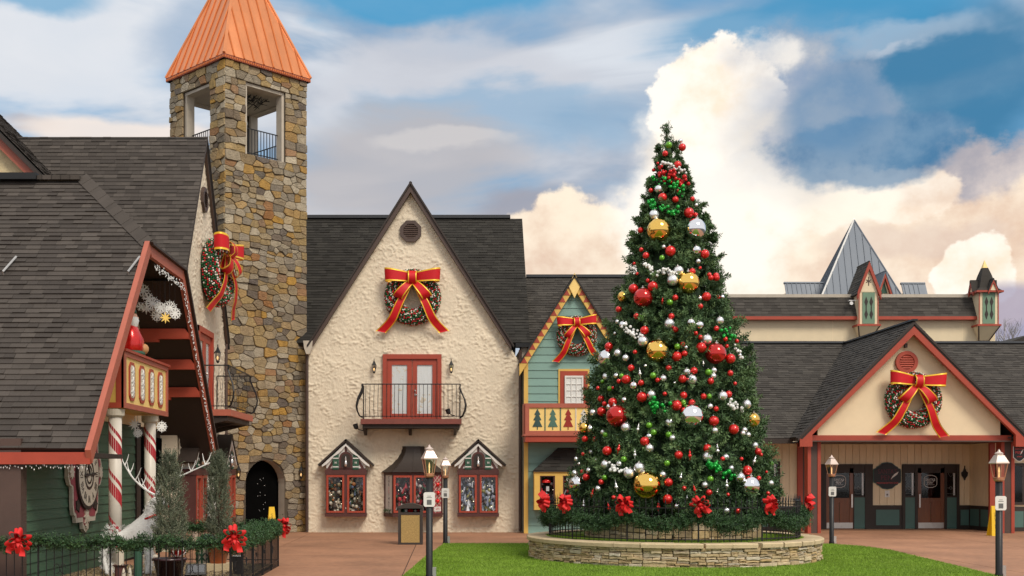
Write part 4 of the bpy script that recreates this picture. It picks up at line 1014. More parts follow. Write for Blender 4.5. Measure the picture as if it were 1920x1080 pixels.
# its cross gable at the far left
T = thing('cross_gable', (-14.5, 28.5, 0), 'yellow stucco gable with brown rake board at the far left edge', 'house')
f = front(-14.4, 30.4)
stucco_wall(f, -5.2, 5.2, 5, 8.05, 13.05, 0, T, M['stucco_y'], step=.09, amp=.05)
MB().prism(f, [(-5.2, 0), (5.2, 0), (5.2, 8.0), (0, 13.0), (-5.2, 8.0)], -3, -.04).build('wall_core', M['stucco_y'], T)
rake(f, 0, 13.55, 5.6, 7.95, .26, T, M['salmon'], .02, .24); rake(f, 0, 13.66, 5.7, 7.93, .09, T, M['dark'], .06, .38, 'rake_drip_edge', foot=False)
gable_roof(f, 0, 13.7, 5.7, 7.96, -4.5, .32, T, M['deck'], .08)
e0, r0 = f.p(5.7, 8.02, .32), f.p(0, 13.76, .32); sl = (r0 - e0).length; rf = F(e0, (0, 1, 0), r0 - e0)
lap(rf, [(0, 0), (4.8, 0), (4.8, sl), (0, sl)], M['shingle'], T, 'shingle', 'roof_shingles', limit=60)

# ------------------------------------------------------------------ near house with candy poles
T = thing('gingerbread_house', (-8, 25.4, 0), 'green boarded house with steep shingle roof, red trim and candy striped columns', 'house')
XE = -6.1; A_, Bp, Cc, D_ = V3((XE, 20, 2.42)), V3((XE, 23.84, 6.62)), V3((-7.9, 25.4, 8.33)), V3((-15, 25.4, 8.33))
e0 = V3((-15, 20, 2.42)); up = V3((0, 5.4, 5.91)); sl = up.length; rf = F(e0, (1, 0, 0), up); bcl = (Bp - A_).length
conv = [(0, 0), (8.9, 0), (8.9, bcl), (7.1, sl), (0, sl)]
slab(MB(), [rf.p(*q) for q in conv], .10).build('roof_deck', M['dark'], T)
lap(rf, [(3.6, 0), (8.85, 0), (8.85, bcl), (7.1, sl), (3.6, sl)], M['shingle'], T, 'shingle', 'roof_shingles', limit=300, th=.018)
B2 = V3((XE, 26.96, 6.62)); E2 = V3((XE, 30.8, 2.42))
hip = F(V3((XE, 23.84, 6.62)), (0, 1, 0), V3((-1.8, 0, 1.71))); hl = V3((-1.8, 0, 1.71)).length
slab(MB(), [hip.p(0, 0), hip.p(3.12, 0), hip.p(1.56, hl)], .10).build('roof_deck', M['dark'], T)
lap(hip, [(0, 0), (3.12, 0), (1.56, hl)], M['shingle'], T, 'shingle', 'hip_shingles', limit=80)
slab(MB(), [B2, E2, V3((-15, 30.8, 2.42)), V3((-15, 25.4, 8.33)), Cc], .10).build('roof_deck', M['dark'], T)
n_ = 16                                                          # cap shingles along the hip and the ridge
for i in range(n_):
    p, q = Bp.lerp(Cc, i / n_), Bp.lerp(Cc, (i + 1.25) / n_); d = (q - p).normalized(); u = d.cross(V3((-.4, -.55, .75))).normalized()
    g_ = F(p + V3((0, 0, .05)), u, d); MB().prism(g_, [(-.13, 0), (.13, 0), (.13, (q - p).length), (-.13, (q - p).length)], .0, .03 + .006 * (i % 2), R.uniform(.55, .98)).build('cap_shingle', M['shingle'], T)
for i in range(5): MB().box(F((-7.95 - (i + 1) * .2, 25.4, 8.36)), 0, .21, -.02, .07 + .004 * (i % 2), -.13, .13, R.uniform(.5, .98)).build('cap_shingle', M['shingle'], T)
MB().box(F((-15, 25.4, 8.36)), 0, 6.15, -.03, .11, -.2, .2).build('ridge_vent', M['iron'], T)
def gb(name, p, q, w, c0, c1, mat, dn):                          # a board along p-q in the end plane
    g = side(XE, 0); pl = [(p.y, p.z), (q.y, q.z), (q.y + dn[0] * w, q.z + dn[1] * w), (p.y + dn[0] * w, p.z + dn[1] * w)]
    return MB().prism(g, pl, c0, c1).build(name, M[mat], T)
def gbq(name, pl, c0, c1, mat): return MB().prism(side(XE, 0), pl, c0, c1).build(name, M[mat], T)
gbq('rake_board', [(19.86, 2.40), (23.80, 6.72), (23.93, 6.53), (20.06, 2.28), (19.97, 2.18)], -.05, .05, 'salmon')
gbq('rake_board', [(23.84, 6.645), (26.96, 6.645), (26.84, 6.43), (23.98, 6.43)], -.05, .046, 'salmon')
gbq('rake_board', [(26.96, 6.64), (30.86, 2.36), (30.86, 2.08), (26.80, 6.42)], -.05, .05, 'salmon')
gbq('drip_edge', [(26.94, 6.70), (30.95, 2.32), (30.90, 2.26), (26.90, 6.62)], -.08, .12, 'dark')
gbq('drip_edge', [(23.80, 6.70), (27.0, 6.70), (26.96, 6.65), (23.84, 6.65)], -.08, .12, 'dark')
MB().box(front(-15, 19.96), 0, 8.92, 2.16, 2.365, -.05, .03).build('eave_board', M['red'], T)
MB().box(front(-15, 19.99), 0, 8.86, 2.28, 2.36, -2.2, -.05).build('soffit', M['dark'], T)
# boarded end wall, set back under the gable
XW = -7.35; s_ = side(XW, 0)
MB().prism(s_, [(20.3, 0), (30.2, 0), (30.2, 2.9), (26.4, 7.0), (24.4, 7.0), (20.3, 2.7)], -.3, -.01).build('wall_core', M['dark'], T)
lap(s_, [(20.28, .06), (27.5, .06), (27.5, 3.1), (20.7, 3.1), (20.28, 2.6)], M['green'], T, 'siding_board', 'siding_boards', ch=.185, w=(12, 12), th=.024, limit=40, shift=0)
MB().box(s_, 27.5, 27.85, 0, 3.2, -.1, .06).build('corner_post', M['dark'], T); MB().box(s_, 20.02, 20.30, 0, 2.6, -.3, .06).build('corner_post', M['brown'], T)
MB().box(front(-15, 20.32), 0, 7.6, 0, 2.4, -.2, -.02).build('front_wall', M['brown'], T)
MB().prism(s_, [(20.9, 3.12), (30.1, 3.12), (26.75, 6.75), (24.2, 6.75)], .0, .05).build('gable_wall', M['cream_l'], T)
for yy, zz in ((27.75, 5.19), (28.36, 4.52), (28.93, 3.89)):
    MB().prism(front(0, yy), [(XW, zz), (-6.14, zz), (-6.14, zz + .12), (-6.22, zz + .24), (XW, zz + .24)][::1], -.14, .0).prism(front(0, yy), [(XW, zz - .07), (XW + .5, zz - .07), (XW + .5, zz), (XW, zz)], -.14, .0).build('purlin', M['red'], T)
slab(MB(), [V3((XE - .06, 30.6, 2.34)), V3((XE - .06, 26.9, 6.42)), V3((-9, 26.9, 6.42)), V3((-9, 30.6, 2.34))], .03).build('soffit', M['dark'], T)
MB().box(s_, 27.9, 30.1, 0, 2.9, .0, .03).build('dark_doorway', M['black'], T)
# box balcony on the columns
x0, x1, y0, y1, z0, z1 = XW + .05, -6.55, 23.7, 27.4, 3.33, 4.48
B = MB().box(WORLD, x0, x1 - .05, y0 + .05, y1 - .05, z0 + .02, z1 - .04).build('box_balcony', M['yellow'], T)
g_ = side(x1, y0); W_ = y1 - y0
for q in ((0, W_, 0, .11), (0, W_, z1 - z0 - .10, z1 - z0)): MB().box(g_, q[0], q[1], z0 + q[2], z0 + q[3], -.05, .02).build('frame_board', M['salmon'], B)
for a in (0, W_ - .14): MB().box(g_, a, a + .14, z0 + .11, z1 - .10, -.05, .018).build('frame_board', M['salmon'], B)
MB().box(g_, .14, W_ - .14, z0 + .11, z1 - .10, -.04, -.012).build('box_panel', M['yellow_l'], B)
MB().box(g_, -.04, W_ + .04, z1, z1 + .05, -.84, .06).build('balcony_cap', M['red'], B)
h_ = front(x0, y0); w2 = x1 - x0
for q in ((0, w2 - .001, 0, .11), (0, w2 - .001, z1 - z0 - .10, z1 - z0 - .004)): MB().box(h_, q[0], q[1], z0 + q[2], z0 + q[3], -.05, .0).build('frame_board', M['red'], B)
MB().box(h_, w2 - .16, w2 - .002, z0 + .11, z1 - .10, -.05, .0).build('frame_board', M['red'], B); MB().box(h_, 0, w2 - .16, z0 + .11, z1 - .10, -.04, -.012).build('box_panel', M['yellow'], B)
def hexp(a, b, hw, hh, ch): return [(a - hw + ch, b - hh), (a + hw - ch, b - hh), (a + hw, b - hh + ch), (a + hw, b + hh - ch), (a + hw - ch, b + hh), (a - hw + ch, b + hh), (a - hw, b + hh - ch), (a - hw, b - hh + ch)]
for i in range(4):
    a, b = .62 + i * .80, (z0 + z1) / 2
    MB().prism(g_, hexp(a, b, .22, .40, .10), -.012, .012).build('panel_frame', M['red'], B)
    MB().prism(g_, hexp(a, b, .155, .335, .07), .012, .018).build('panel_inset', M['boardcream'], B)
    sf = MB()
    for j in range(3):
        for k in range(6): sf.box(g_.at(a, b - .21 + j * .21).turn(k * pi / 3), .0, .11, -.016, .016, .018, .030 + .003 * (k % 2)).box(g_.at(a, b - .21 + j * .21).turn(k * pi / 3 + pi / 6), .02, .07, -.012, .012, .018, .026)
    sf.build('snowflake', M['tinsel'], B)
MB().prism(h_, hexp(w2 / 2 - .12, (z0 + z1) / 2, .26, .38, .12), -.012, .004).build('panel_frame', M['maroon'], B); MB().prism(h_, hexp(w2 / 2 - .12, (z0 + z1) / 2, .205, .325, .10), .004, .008).build('panel_inset', M['yellow'], B)
for yy in (23.42, 26.2):                                         # candy columns
    c = V3((-6.77, yy + .45, 0)); K = MB().lathe(c, [(.13, 0), (.13, 3.16)], 20).build('candy_column', M['candy'], T, True)
    MB().lathe(c, [(.20, 0), (.20, .12), (.15, .16)], 20).build('column_base', M['boardcream'], K); MB().lathe(c, [(.135, 3.14), (.185, 3.18), (.19, 3.31)], 20).build('column_cap', M['boardcream'], K)
    for ph, wd in ((0, .26), (.36, .09)):
        for j in range(-1, 5):
            vs = []; m = 20
            for i in range(m + 1):
                a = -pi * 1.1 + i / m * 2.2 * pi; zc = j * .95 + .35 + ph - .62 * (a / (2 * pi)) * 1.53
                for zz in (zc, zc + wd): vs.append(c + V3((.1315 * cos(a), .1315 * sin(a), min(max(zz, .17), 3.13))))
            MB().add(vs, [(2 * i, 2 * i + 1, 2 * i + 3, 2 * i + 2) for i in range(m)]).build('candy_stripe', M['stripe'], K)
for px_, yy in ((12, 23.2), (246, 23.2)):                      # snow guards on the roof
    x = (px_ - CX) * yy / FX; z = 2.42 + (yy - 20) * 1.094
    MB().tube([V3((x - .05, yy - .06, z + .06)), V3((x + .10, yy + .26, z + .42))], .022, 6).tube([V3((x - .05, yy - .06, z + .08)), V3((x - .05, yy, z - .02))], .014, 5).build('roof_bracket', M['steel'], T)
# strings of small white lights that edge the gable
def light_string(label, pts, per, jit, dz):
    o = thing('light_string', tuple(pts[0]), label, 'string lights', 'white light strings on the near house'); mb = MB(); cord = MB()
    for p, q in zip(pts[:-1], pts[1:]):
        n = max(2, int((q - p).length * per))
        for i in range(n):
            c = p.lerp(q, i / n) + V3((R.uniform(.0, .05), R.gauss(0, jit), R.gauss(0, jit) - R.random() * dz)); mb.lathe(c, [(.003, -.018), (.008, -.006), (.006, .012)], 5)
    cord.tube(pts, .008, 4).build('cord', M['iron'], o); mb.build('bulbs', M['bulb'], o, kind='stuff')
light_string('string of small white lights along the far rake of the near gable', [V3((XE + .06, 26.72, 6.24)), V3((XE + .06, 30.7, 2.0))], 34, .03, .05)
light_string('string of small white lights under the clipped top of the near gable', [V3((XE + .06, 24.1, 6.30)), V3((XE + .06, 26.72, 6.30))], 40, .03, .10)
light_string('string of small white lights below the near house eave board', [V3((-9.5, 19.98, 2.14)), V3((-6.15, 19.98, 2.14))], 26, .012, .05)
# snowflakes hanging in the gable
def flake(mb, f, r, n, w, c1=.012, barb=True):
    for k in range(n):
        g = f.turn(2 * pi * k / n); mb.prism(g, [(0, -w), (r * .5, -w * 1.3), (r, 0), (r * .5, w * 1.3), (0, w)], 0, c1 + .001 * k)
        if barb:
            for s in (-1, 1): h = g.at(r * .52, 0).turn(s * .9); mb.box(h, 0, r * .34, -w * .6, w * .6, .002, c1 + .003 + .001 * k)
spots = [(268, 545, .30, 8, 1, 'topmost white snowflake in the dark near gable, beside the rake'), (278, 560, .26, 6, 1, 'white snowflake second from the top of the hanging garland in the gable'), (274, 578, .24, 8, 0, 'thin pink tinted star hanging left in the near gable garland'), (286, 570, .34, 12, 1, 'big white snowflake in the left half of the gable garland'), (300, 577, .26, 8, 1, 'white snowflake in the middle of the gable garland'), (294, 592, .26, 8, 1, 'white snowflake hanging lowest under the gable garland'),
         (308, 580, .24, 8, 0, 'thin white star right of the middle of the gable garland'), (310, 596, .22, 8, 2, 'small golden star hanging under the gable garland'), (318, 578, .34, 12, 1, 'big white snowflake in the right half of the gable garland'), (328, 588, .26, 8, 1, 'white snowflake at the right end of the gable garland'), (264, 575, .20, 6, 1, 'white snowflake half behind the near rake board'),
         (252, 796, .24, 9, 0, 'silver star between the two candy striped columns'), (258, 812, .20, 8, 1, 'white snowflake hanging left of the second candy column'), (303, 800, .24, 8, 1, 'white snowflake hanging right of the second candy column head')]
for px_, py_, r, n, st, lab in spots:
    Y = 26.3 + R.uniform(-.25, .25); r *= .60; p = V3(((px_ - CX) * Y / FX, Y, HC + (CY - py_) * Y / FX)); t = thing('snowflake', tuple(p), lab, 'snowflake', 'snowflakes under the near gable')
    g = F(p, (cos(.45 + R.uniform(-.4, .4)), sin(.45), 0)); mb = MB(); flake(mb, g, r, n, .014 if n < 12 else .010, .014, st == 1); mb.build('flake', M['tinsel'] if st != 2 else M['gold'], t)
    top = 6.35 if py_ < 700 else 3.3
    MB().tube([p, V3((p.x, p.y, max(top, p.z + .1)))], .003, 3).build('thread', M['iron'], t)
# carved elf on the balcony
p = V3((-6.80, 25.15, 4.53)); t = thing('elf_figure', tuple(p), 'painted elf figure in red with white beard sitting on the box balcony', 'figure')
bd = MB(); bd.lathe(p, [(.20, 0), (.27, .15), (.25, .40), (.15, .62), (.09, .68)], 14); bd.ball(p + V3((.06, .10, .30)), .20, 12, 8); bd.build('coat', M['red_m'], t, True)
MB().lathe(p, [(.30, 0), (.31, .06), (.24, .10)], 14).build('skirt_hem', M['dgreen'], t, True); MB().ball(p + V3((.22, .20, .16)), .12, 10, 8).build('mitten', pm('tan mitten', (.55, .28, .12), .6), t, True)
MB().ball(p + V3((.02, -.02, .82)), .13, 12, 8).ball(p + V3((.14, .0, .80)), .035, 8, 6).build('head', M['skin'], t, True)
MB().lathe(p + V3((.06, -.03, .48)), [(.01, 0), (.08, .10), (.13, .26), (.10, .34)], 10).build('beard', M['tinsel'], t, True)
MB().lathe(p + V3((0, -.02, .90)), [(.14, 0), (.12, .06), (.06, .22), (.01, .34)], 12).build('hat', M['dgreen'], t, True)
# hanging clock board
p = V3((XW + .04, 23.46, 2.0)); t = thing('wall_clock', tuple(p), 'ornate crimson and cream clock board on the green boarded wall', 'clock'); c_ = F(p, (0, 1, 0))
def sym(h): return h + [(-a, b) for a, b in h[::-1]]
out = sym([(0, 1.06), (.18, 1.04), (.26, .94), (.50, .94), (.56, .86), (.80, .84), (.82, .62), (.84, .36), (1.0, .30), (1.09, .14), (1.10, -.06), (1.0, -.22), (.84, -.26), (.82, -.66), (.76, -.80), (.66, -.84), (.62, -.96), (.20, -.96), (.17, -1.10), (0, -1.18)])
MB().prism(c_, out, 0, .07).build('clock_board', M['boardcream'], t)
MB().prism(c_, [(a * .925, b * .93 + (.03 if b < -.9 else 0)) for a, b in out], .07, .078).build('crimson_field', M['clockpink'], t)
dz = -.02
MB().lathe(c_.p(0, dz, .078), [(.70, 0), (.70, .05), (.62, .055)], 36, fr=F((0, 0, 0), c_.u, c_.v)).build('dial_ring', M['dark'], t)
D = MB().lathe(c_.p(0, dz, .1), [(.63, 0), (.63, .036), (.60, .038)], 36, fr=F((0, 0, 0), c_.u, c_.v)).build('dial', M['boardcream'], t)
for i, nm in enumerate('XII I II III IIII V VI VII VIII IX X XI'.split()):
    a = pi / 2 - i * pi / 6; h = F(c_.p(.48 * cos(a), dz + .48 * sin(a), .140), c_.u * sin(a) - c_.v * cos(a), c_.u * cos(a) + c_.v * sin(a)); lettering('numeral', nm, .21, h, M['dark'], D, .004, sx=.75)
for r0_, r1_ in ((.30, .25), (.19, .15)):
    rg = MB(); n = 32
    for i in range(n):
        a, b = 2 * pi * i / n, 2 * pi * (i + 1) / n; rg.prism(c_, [(r0_ * cos(a), dz + r0_ * sin(a)), (r0_ * cos(b), dz + r0_ * sin(b)), (r1_ * cos(b), dz + r1_ * sin(b)), (r1_ * cos(a), dz + r1_ * sin(a))], .138, .146)
    rg.build('dial_circle', M['dark'], D)
for ang, ln, wd in ((pi * .62, .30, .035), (0.05, .42, .025), (pi + .05, .36, .03)): MB().prism(c_.at(0, dz).turn(ang), [(0, -wd * .5), (ln * .6, -wd * 1.4), (ln, 0), (ln * .6, wd * 1.4), (0, wd * .5)], .147 + ang * .002, .158 + ang * .002).build('clock_hand', M['iron'], t)
for a, b, r in ((.93, .03, .15), (-.93, .03, .15), (0, -.86, .18), (0, -1.04, .07)): mb = MB(); flake(mb, c_.at(a, b, .078), r, 8, .03, .02, False); mb.build('star', M['boardcream'], t)
for a in (-.56, .56): mb = MB(); flake(mb, c_.at(a, -.62, .078), .15, 5, .045, .02, False); mb.build('poinsettia_carving', M['dark'], t)
# ------------------------------------------------------------------ cream shop with porch on the right
T = thing('porch_shop', (15.4, 41, 0), 'cream boarded shop with grey shingle roof and red trimmed gabled porch', 'shop')
# main roof
e0, r0 = V3((7.0, 39.85, 3.20)), V3((7.0, 45.5, 7.03)); sl = (r0 - e0).length; rf = F(e0, (1, 0, 0), r0 - e0)
slab(MB(), [rf.p(0, 0), rf.p(19, 0), rf.p(19, sl), rf.p(0, sl)], .12).build('roof_deck', M['deck'], T)
sk = [(1.6, 0), (15.8, 0), (15.8, sl), (1.6, sl)]
lap(rf, sk, M['shingle_grey'], T, 'shingle', 'roof_shingles', limit=240)
MB().box(rf, 0, 8.9, sl - .05, sl + .1, -.02, .07).build('ridge_vent', M['iron'], T); MB().box(rf, 11.3, 19, sl - .05, sl + .1, -.02, .07).build('ridge_vent', M['iron'], T)
slab(MB(), [rf.p(0, sl, -.02), rf.p(19, sl, -.02), V3((26, 49, 4.6)), V3((7, 49, 4.6))], .12).build('roof_deck', M['deck'], T)
MB().box(front(7, 39.85), 0, 4.7, 3.02, 3.19, -.06, .04).build('gutter', M['dark'], T)
MB().box(front(19.2, 39.85), 0, 6.8, 3.02, 3.19, -.06, .04).build('gutter', M['dark'], T)
# porch gable
GX, GZ, HW, GE = 15.40, 6.98, 3.78, 3.16; f = front(GX, 39.2)
for s in (-1, 1):
    pe, pr = V3((GX + s * HW, 38.75, GE + .05)), V3((GX, 38.75, GZ + .05)); up = pr - pe; L_ = up.length
    rf2 = F(pe, (0, -1, 0), up) if s < 0 else F(pe, (0, 1, 0), up)
    ex = [(-6.75, L_), (0, L_), (0, 0), (-1.05, 0)] if s < 0 else [(0, 0), (1.05, 0), (6.75, L_), (0, L_)]
    slab(MB(), [rf2.p(a, b, -.01) for a, b in (ex if area(ex) > 0 else ex[::-1])], .10).build('roof_deck', M['deck'], T)
    lap(rf2, ex, M['shingle_grey'], T, 'shingle', 'porch_shingles', limit=150 if s < 0 else 20)
MB().box(front(GX, 38.7), -.09, .09, GZ + .06, GZ + .12, -6.8, .02).build('ridge_cap', M['iron'], T)
rake(f, 0, GZ, HW, GE, .27, T, M['red'], .28, .44); rake(f, 0, GZ + .05, HW + .06, GE + .02, .07, T, M['dark'], .20, .475, 'rake_drip_edge', foot=False)
for s in (-1, 1): MB().prism(f, [(s * HW, GE), (s * HW, GE - .27), (s * (HW - .42), GE - .27), (s * (HW - .42), GE + .16)], .28, .438).build('rake_foot', M['red'], T)
MB().prism(f, [(-3.05, 3.28), (3.05, 3.28), (3.05, 3.75), (0, 6.8), (-3.05, 3.75)], -.12, .0).build('gable_wall', M['cream_l'], T)
MB().box(f, -3.4, 3.4, 3.08, 3.28, -.14, .05).build('porch_beam', M['red'], T)
MB().box(WORLD, 11.9, 19.0, 39.0, 42.4, 3.06, 3.10).build('porch_ceiling', M['brown'], T)
octagon_vent(f, -.10, 5.72, .37, T, 'red', n=24, slats=6)
t = thing('gable_light', tuple(f.p(-.13, 6.32, .0)), 'small grey light fitting near the porch gable peak above the round vent', 'light')
MB().box(f.at(-.13, 6.28), -.045, .045, -.08, .06, .0, .10).build('fitting', M['brown'], t); MB().tube([f.p(-.13, 6.36, .03), f.p(-.17, 6.62, .03)], .01, 4).build('cable', M['brown'], t)
# porch columns: red edges, brown middle
for x0, x1 in ((12.05, 12.49), (18.53, 18.98)):
    K = MB().box(front(0, 39.3), x0 + .11, x1 - .11, 0, 3.08, -.33, -.02).build('porch_column', M['brown'], T)
    for a, b in ((x0, x0 + .11), (x1 - .11, x1)): MB().box(front(0, 39.3), a, b, 0, 3.08, -.38, .0).build('column_edge', M['red'], K)
MB().box(front(0, 41.0), 12.22, 12.40, 0, 3.06, -.1, .0).build('pilaster', M['red'], T); MB().box(front(0, 41.0), 12.40, 12.64, 0, 3.06, -.1, -.02).build('pilaster', M['brown'], T)
MB().box(front(0, 40.55), 18.72, 18.90, 0, 3.06, -.1, .02).build('pilaster', M['red'], T)
# walls
YB = 42.3; b = front(0, YB)
MB().box(b, 11.6, 18.85, 0, 3.1, -.4, -.05).build('wall_core', M['cream'], T)
def boards(fr_, a0, a1, z0, z1, n=.245, name='wall_board'):
    m = max(1, round((a1 - a0) / n))
    for i in range(m):
        MB().box(fr_, a0 + (a1 - a0) * i / m + .006, a0 + (a1 - a0) * (i + 1) / m - .006, z0, z1, -.05, 0).build(name, M['cream'], T)
boards(b, 11.6, 18.8, 2.30, 3.06); boards(b, 15.30, 16.36, .86, 2.30); boards(b, 18.42, 18.8, .86, 2.30)
sw = F((18.8, YB, 0), (0, -1, 0)); MB().box(sw, 0, 1.75, 0, 3.1, -.3, -.05).build('wall_core', M['cream'], T); boards(sw, 0, 1.7, .86, 3.06)
MB().box(sw, 0, 1.7, .0, .86, -.05, .02).build('wainscot', M['dark'], T); 
for a in (.12, .95): MB().box(sw, a, a + .68, .14, .74, .02, .032).build('wainscot_panel', M['teal_d'], T)
def wains(fr_, a0, a1, pans):
    MB().box(fr_, a0, a1, 0, .86, -.05, .02).build('wainscot', M['dark'], T)
    for p, q in pans: MB().box(fr_, p, q, .14, .70, .02, .032).build('wainscot_panel', M['teal_d'], T)
wains(b, 15.30, 16.36, [(15.42, 16.26)]); wains(b, 18.42, 18.8, [(18.47, 18.76)])
wl = front(0, 41.1); MB().box(wl, 8.2, 12.2, 0, 3.1, -.3, -.05).build('wall_core', M['cream'], T); boards(wl, 8.2, 12.2, .86, 3.05); wains(wl, 8.2, 12.2, [(10.2, 11.2), (11.35, 12.1)])
W = MB().box(wl, 10.70, 11.62, 1.0, 2.42, .0, .05).build('side_window', M['dark'], T); MB().box(wl, 10.80, 11.50, 1.08, 2.34, .05, .056).build('window_void', M['black'], W); MB().box(wl, 11.40, 11.46, 1.08, 2.34, .056, .066).build('curtain', M['curtain'], W); MB().box(wl, 10.80, 11.50, 1.08, 2.34, .075, .08).build('pane', M['glass'], W)
wr = front(0, 40.6); MB().box(wr, 18.85, 24, 0, 3.1, -.3, -.05).build('wall_core', M['cream'], T); boards(wr, 18.9, 23.4, .86, 3.05); wains(wr, 18.9, 23.4, [(19.1, 19.9), (20.05, 20.9)])
W = MB().box(wr, 18.78, 19.95, .92, 2.36, .0, .05).build('side_window', M['dark'], T); MB().box(wr, 18.92, 19.85, 1.02, 2.26, .05, .056).build('window_void', M['black'], W); MB().box(wr, 19.43, 19.50, 1.02, 2.26, .056, .07).build('curtain', M['curtain'], W); MB().ball(wr.p(19.2, 1.62, .055), .05, 8, 6).build('lamp_glow', M['flame'], W); MB().box(wr, 18.92, 19.85, 1.02, 2.26, .075, .08).build('pane', M['glass'], W)
# doors with side lights
def shop_door(x0, x1, dl, dr, side_l, side_r, hand):
    D = MB().box(b, x0, x1, 2.26, 2.34, -.02, .06).build('shop_door', M['dark'], T)
    MB().box(b, x0, x1, 2.02, 2.26, -.02, .03).build('transom', M['dark'], D)
    edges = sorted([x0, x1, dl, dr] + side_l + side_r)
    fl = [(x0, side_l[0] if side_l else dl), (side_l[1] if side_l else dl, dl), (dr, side_r[0]), (side_r[1], x1)]
    for p, q in fl:
        if q - p > .02: MB().box(b, p, q, 0, 2.26, -.02, .052).build('jamb', M['dark'], D)
    for sl_ in (side_l, side_r):
        if not sl_: continue
        p, q = sl_; MB().box(b, p, q, 1.18, 2.20, -.03, -.02).build('sidelight_void', M['black'], D)
        MB().box(b, p, q, 1.14, 1.20, -.02, .03).build('sidelight_sill', M['dark'], D)
        MB().box(b, q - .10, q - .04, 1.22, 2.18, -.018, -.004).build('curtain', M['curtain'], D)
        et = MB(); c = (p + q) / 2 - .03
        for i in range(16): et.tube([b.p(c + .075 * cos(i * pi / 8), 2.02 + .12 * sin(i * pi / 8), .012), b.p(c + .075 * cos((i + 1) * pi / 8), 2.02 + .12 * sin((i + 1) * pi / 8), .012)], .006, 3)
        for zz in (1.27, 1.48, 2.17): et.box(b, p + .02, q - .02, zz, zz + .008, .008, .014)
        et.box(b.at(c, 1.48).turn(pi / 4), -.05, .05, -.05, -.042, .008, .014).box(b.at(c, 1.48).turn(pi / 4), -.05, .05, .042, .05, .008, .014).box(b.at(c, 1.48).turn(pi / 4), -.05, -.042, -.05, .05, .008, .013).box(b.at(c, 1.48).turn(pi / 4), .042, .05, -.05, .05, .008, .013)
        et.build('etched_pattern', M['ink2'], D); MB().box(b, p, q, 1.20, 2.20, .004, .008).build('pane', M['glass'], D)
        MB().box(b, p, q, 0.02, 1.14, -.02, .034).build('lower_panel', M['teal_d'], D)
    w = dr - dl; lf = MB().box(b, dl, dl + .13, .0, 2.20, -.02, .03).box(b, dr - .13, dr, .0, 2.20, -.02, .03).box(b, dl + .13, dr - .13, 2.04, 2.20, -.02, .028).box(b, dl + .13, dr - .13, .94, 1.12, -.02, .028).box(b, dl + .13, dr - .13, 0, .24, -.02, .028).build('door_leaf', M['oak'], D)
    m_ = (dl + dr) / 2
    for p, q in ((dl + .13, m_ - .01), (m_ + .01, dr - .13)): MB().box(b, p, q, .24, .94, -.02, .012).build('door_panel', M['oak'], D)
    MB().box(b, dl + .02, dr - .02, .03, .235, .03, .038).build('kick_plate', M['steel'], D)
    MB().box(b, dl + .13, dr - .13, 1.12, 2.04, -.03, -.02).build('door_void', M['black'], D); MB().box(b, dl + .13, dr - .13, 1.12, 2.04, .004, .008).build('pane', M['glass'], D)
    hx = dr - .06 if hand > 0 else dl + .06; MB().box(b, hx - .028, hx + .028, .78, 1.26, .06, .085).box(b, hx - .02, hx + .02, .82, .86, .03, .06).box(b, hx - .02, hx + .02, 1.18, 1.22, .03, .06).build('pull_handle', M['steel'], D)
    q = b.at(m_ - .01, 1.72, .012)
    rg = MB(); ol = [(-.20, .10), (-.16, .16), (-.06, .20), (.06, .20), (.16, .16), (.20, .10), (.20, -.10), (.16, -.16), (.06, -.20), (-.06, -.20), (-.16, -.16), (-.20, -.10)]
    rg.tube([q.p(a * 1.15, b_ * 1.1) for a, b_ in ol], .011, 4, closed=True); rg.build('decal_ring', M['signw'], D)
    lettering('decal_text', "SANTA'S", .125, q.at(-.005, .055), M['signw'], D, .002, sx=.74); lettering('decal_text', 'PEN', .125, q.at(-.03, -.05), M['signw'], D, .002, sx=.85)
    MB().prism(q, [(.05, -.07), (.12, .0), (.17, .08), (.13, .05), (.08, -.03)], .0, .003).build('decal_quill', M['signw'], D); MB().box(q, -.16, .14, -.125, -.117, 0, .003).build('decal_line', M['signw'], D)
M['ink2'] = pm('etched glass', (.22, .22, .22), .6)
shop_door(13.40, 15.30, 13.62, 14.60, [], [14.63, 15.02], 1); MB().box(b, 13.45, 13.58, .02, 1.14, .03, .04).build('lower_panel', M['teal_d'], T)
shop_door(16.36, 18.42, 16.92, 17.88, [16.47, 16.82], [17.97, 18.32], -1)
MB().box(b, 11.6, 13.40, 0, 2.3, -.05, .0).build('wall_panel', M['cream'], T)
# sign between the doors
q = b.at(15.82, 1.92, .01); t = thing('shop_sign', tuple(q.o), 'dark scalloped sign with burgundy lettering and white quill between the shop doors', 'sign')
hs = [(0, .47), (.17, .44), (.29, .34), (.36, .31), (.39, .26), (.46, .24), (.48, .18), (.48, -.18), (.46, -.24), (.39, -.26), (.36, -.31), (.29, -.34), (.17, -.44), (0, -.47)]
ol = hs + [(-a, z) for a, z in hs[::-1][1:-1]]
MB().prism(q, [(a * 1.05, z * 1.05) for a, z in ol], 0, .03).build('sign_rim', M['teal_d'], t); MB().prism(q, ol, .03, .045).build('sign_board', M['iron'], t)
lettering('sign_text', "SANTA'S", .245, q.at(0, .15, .045), M['darkred'], t, .006, sx=.74); lettering('sign_text', 'PEN', .245, q.at(-.03, -.08, .045), M['darkred'], t, .006)
lettering('sign_text', 'PERSONALIZATION SHOP', .078, q.at(0, -.26, .045), M['redtext'], t, .003, sx=.86)
MB().prism(q, [(.12, -.13), (.17, -.03), (.26, .07), (.40, .15), (.36, .06), (.27, -.01), (.18, -.07)], .045, .055).build('quill', M['signw'], t)
q = b.at(15.83, 1.27, .005); t = thing('wall_notice', tuple(q.o), 'small white notice on the boards below the dark scalloped sign', 'notice')
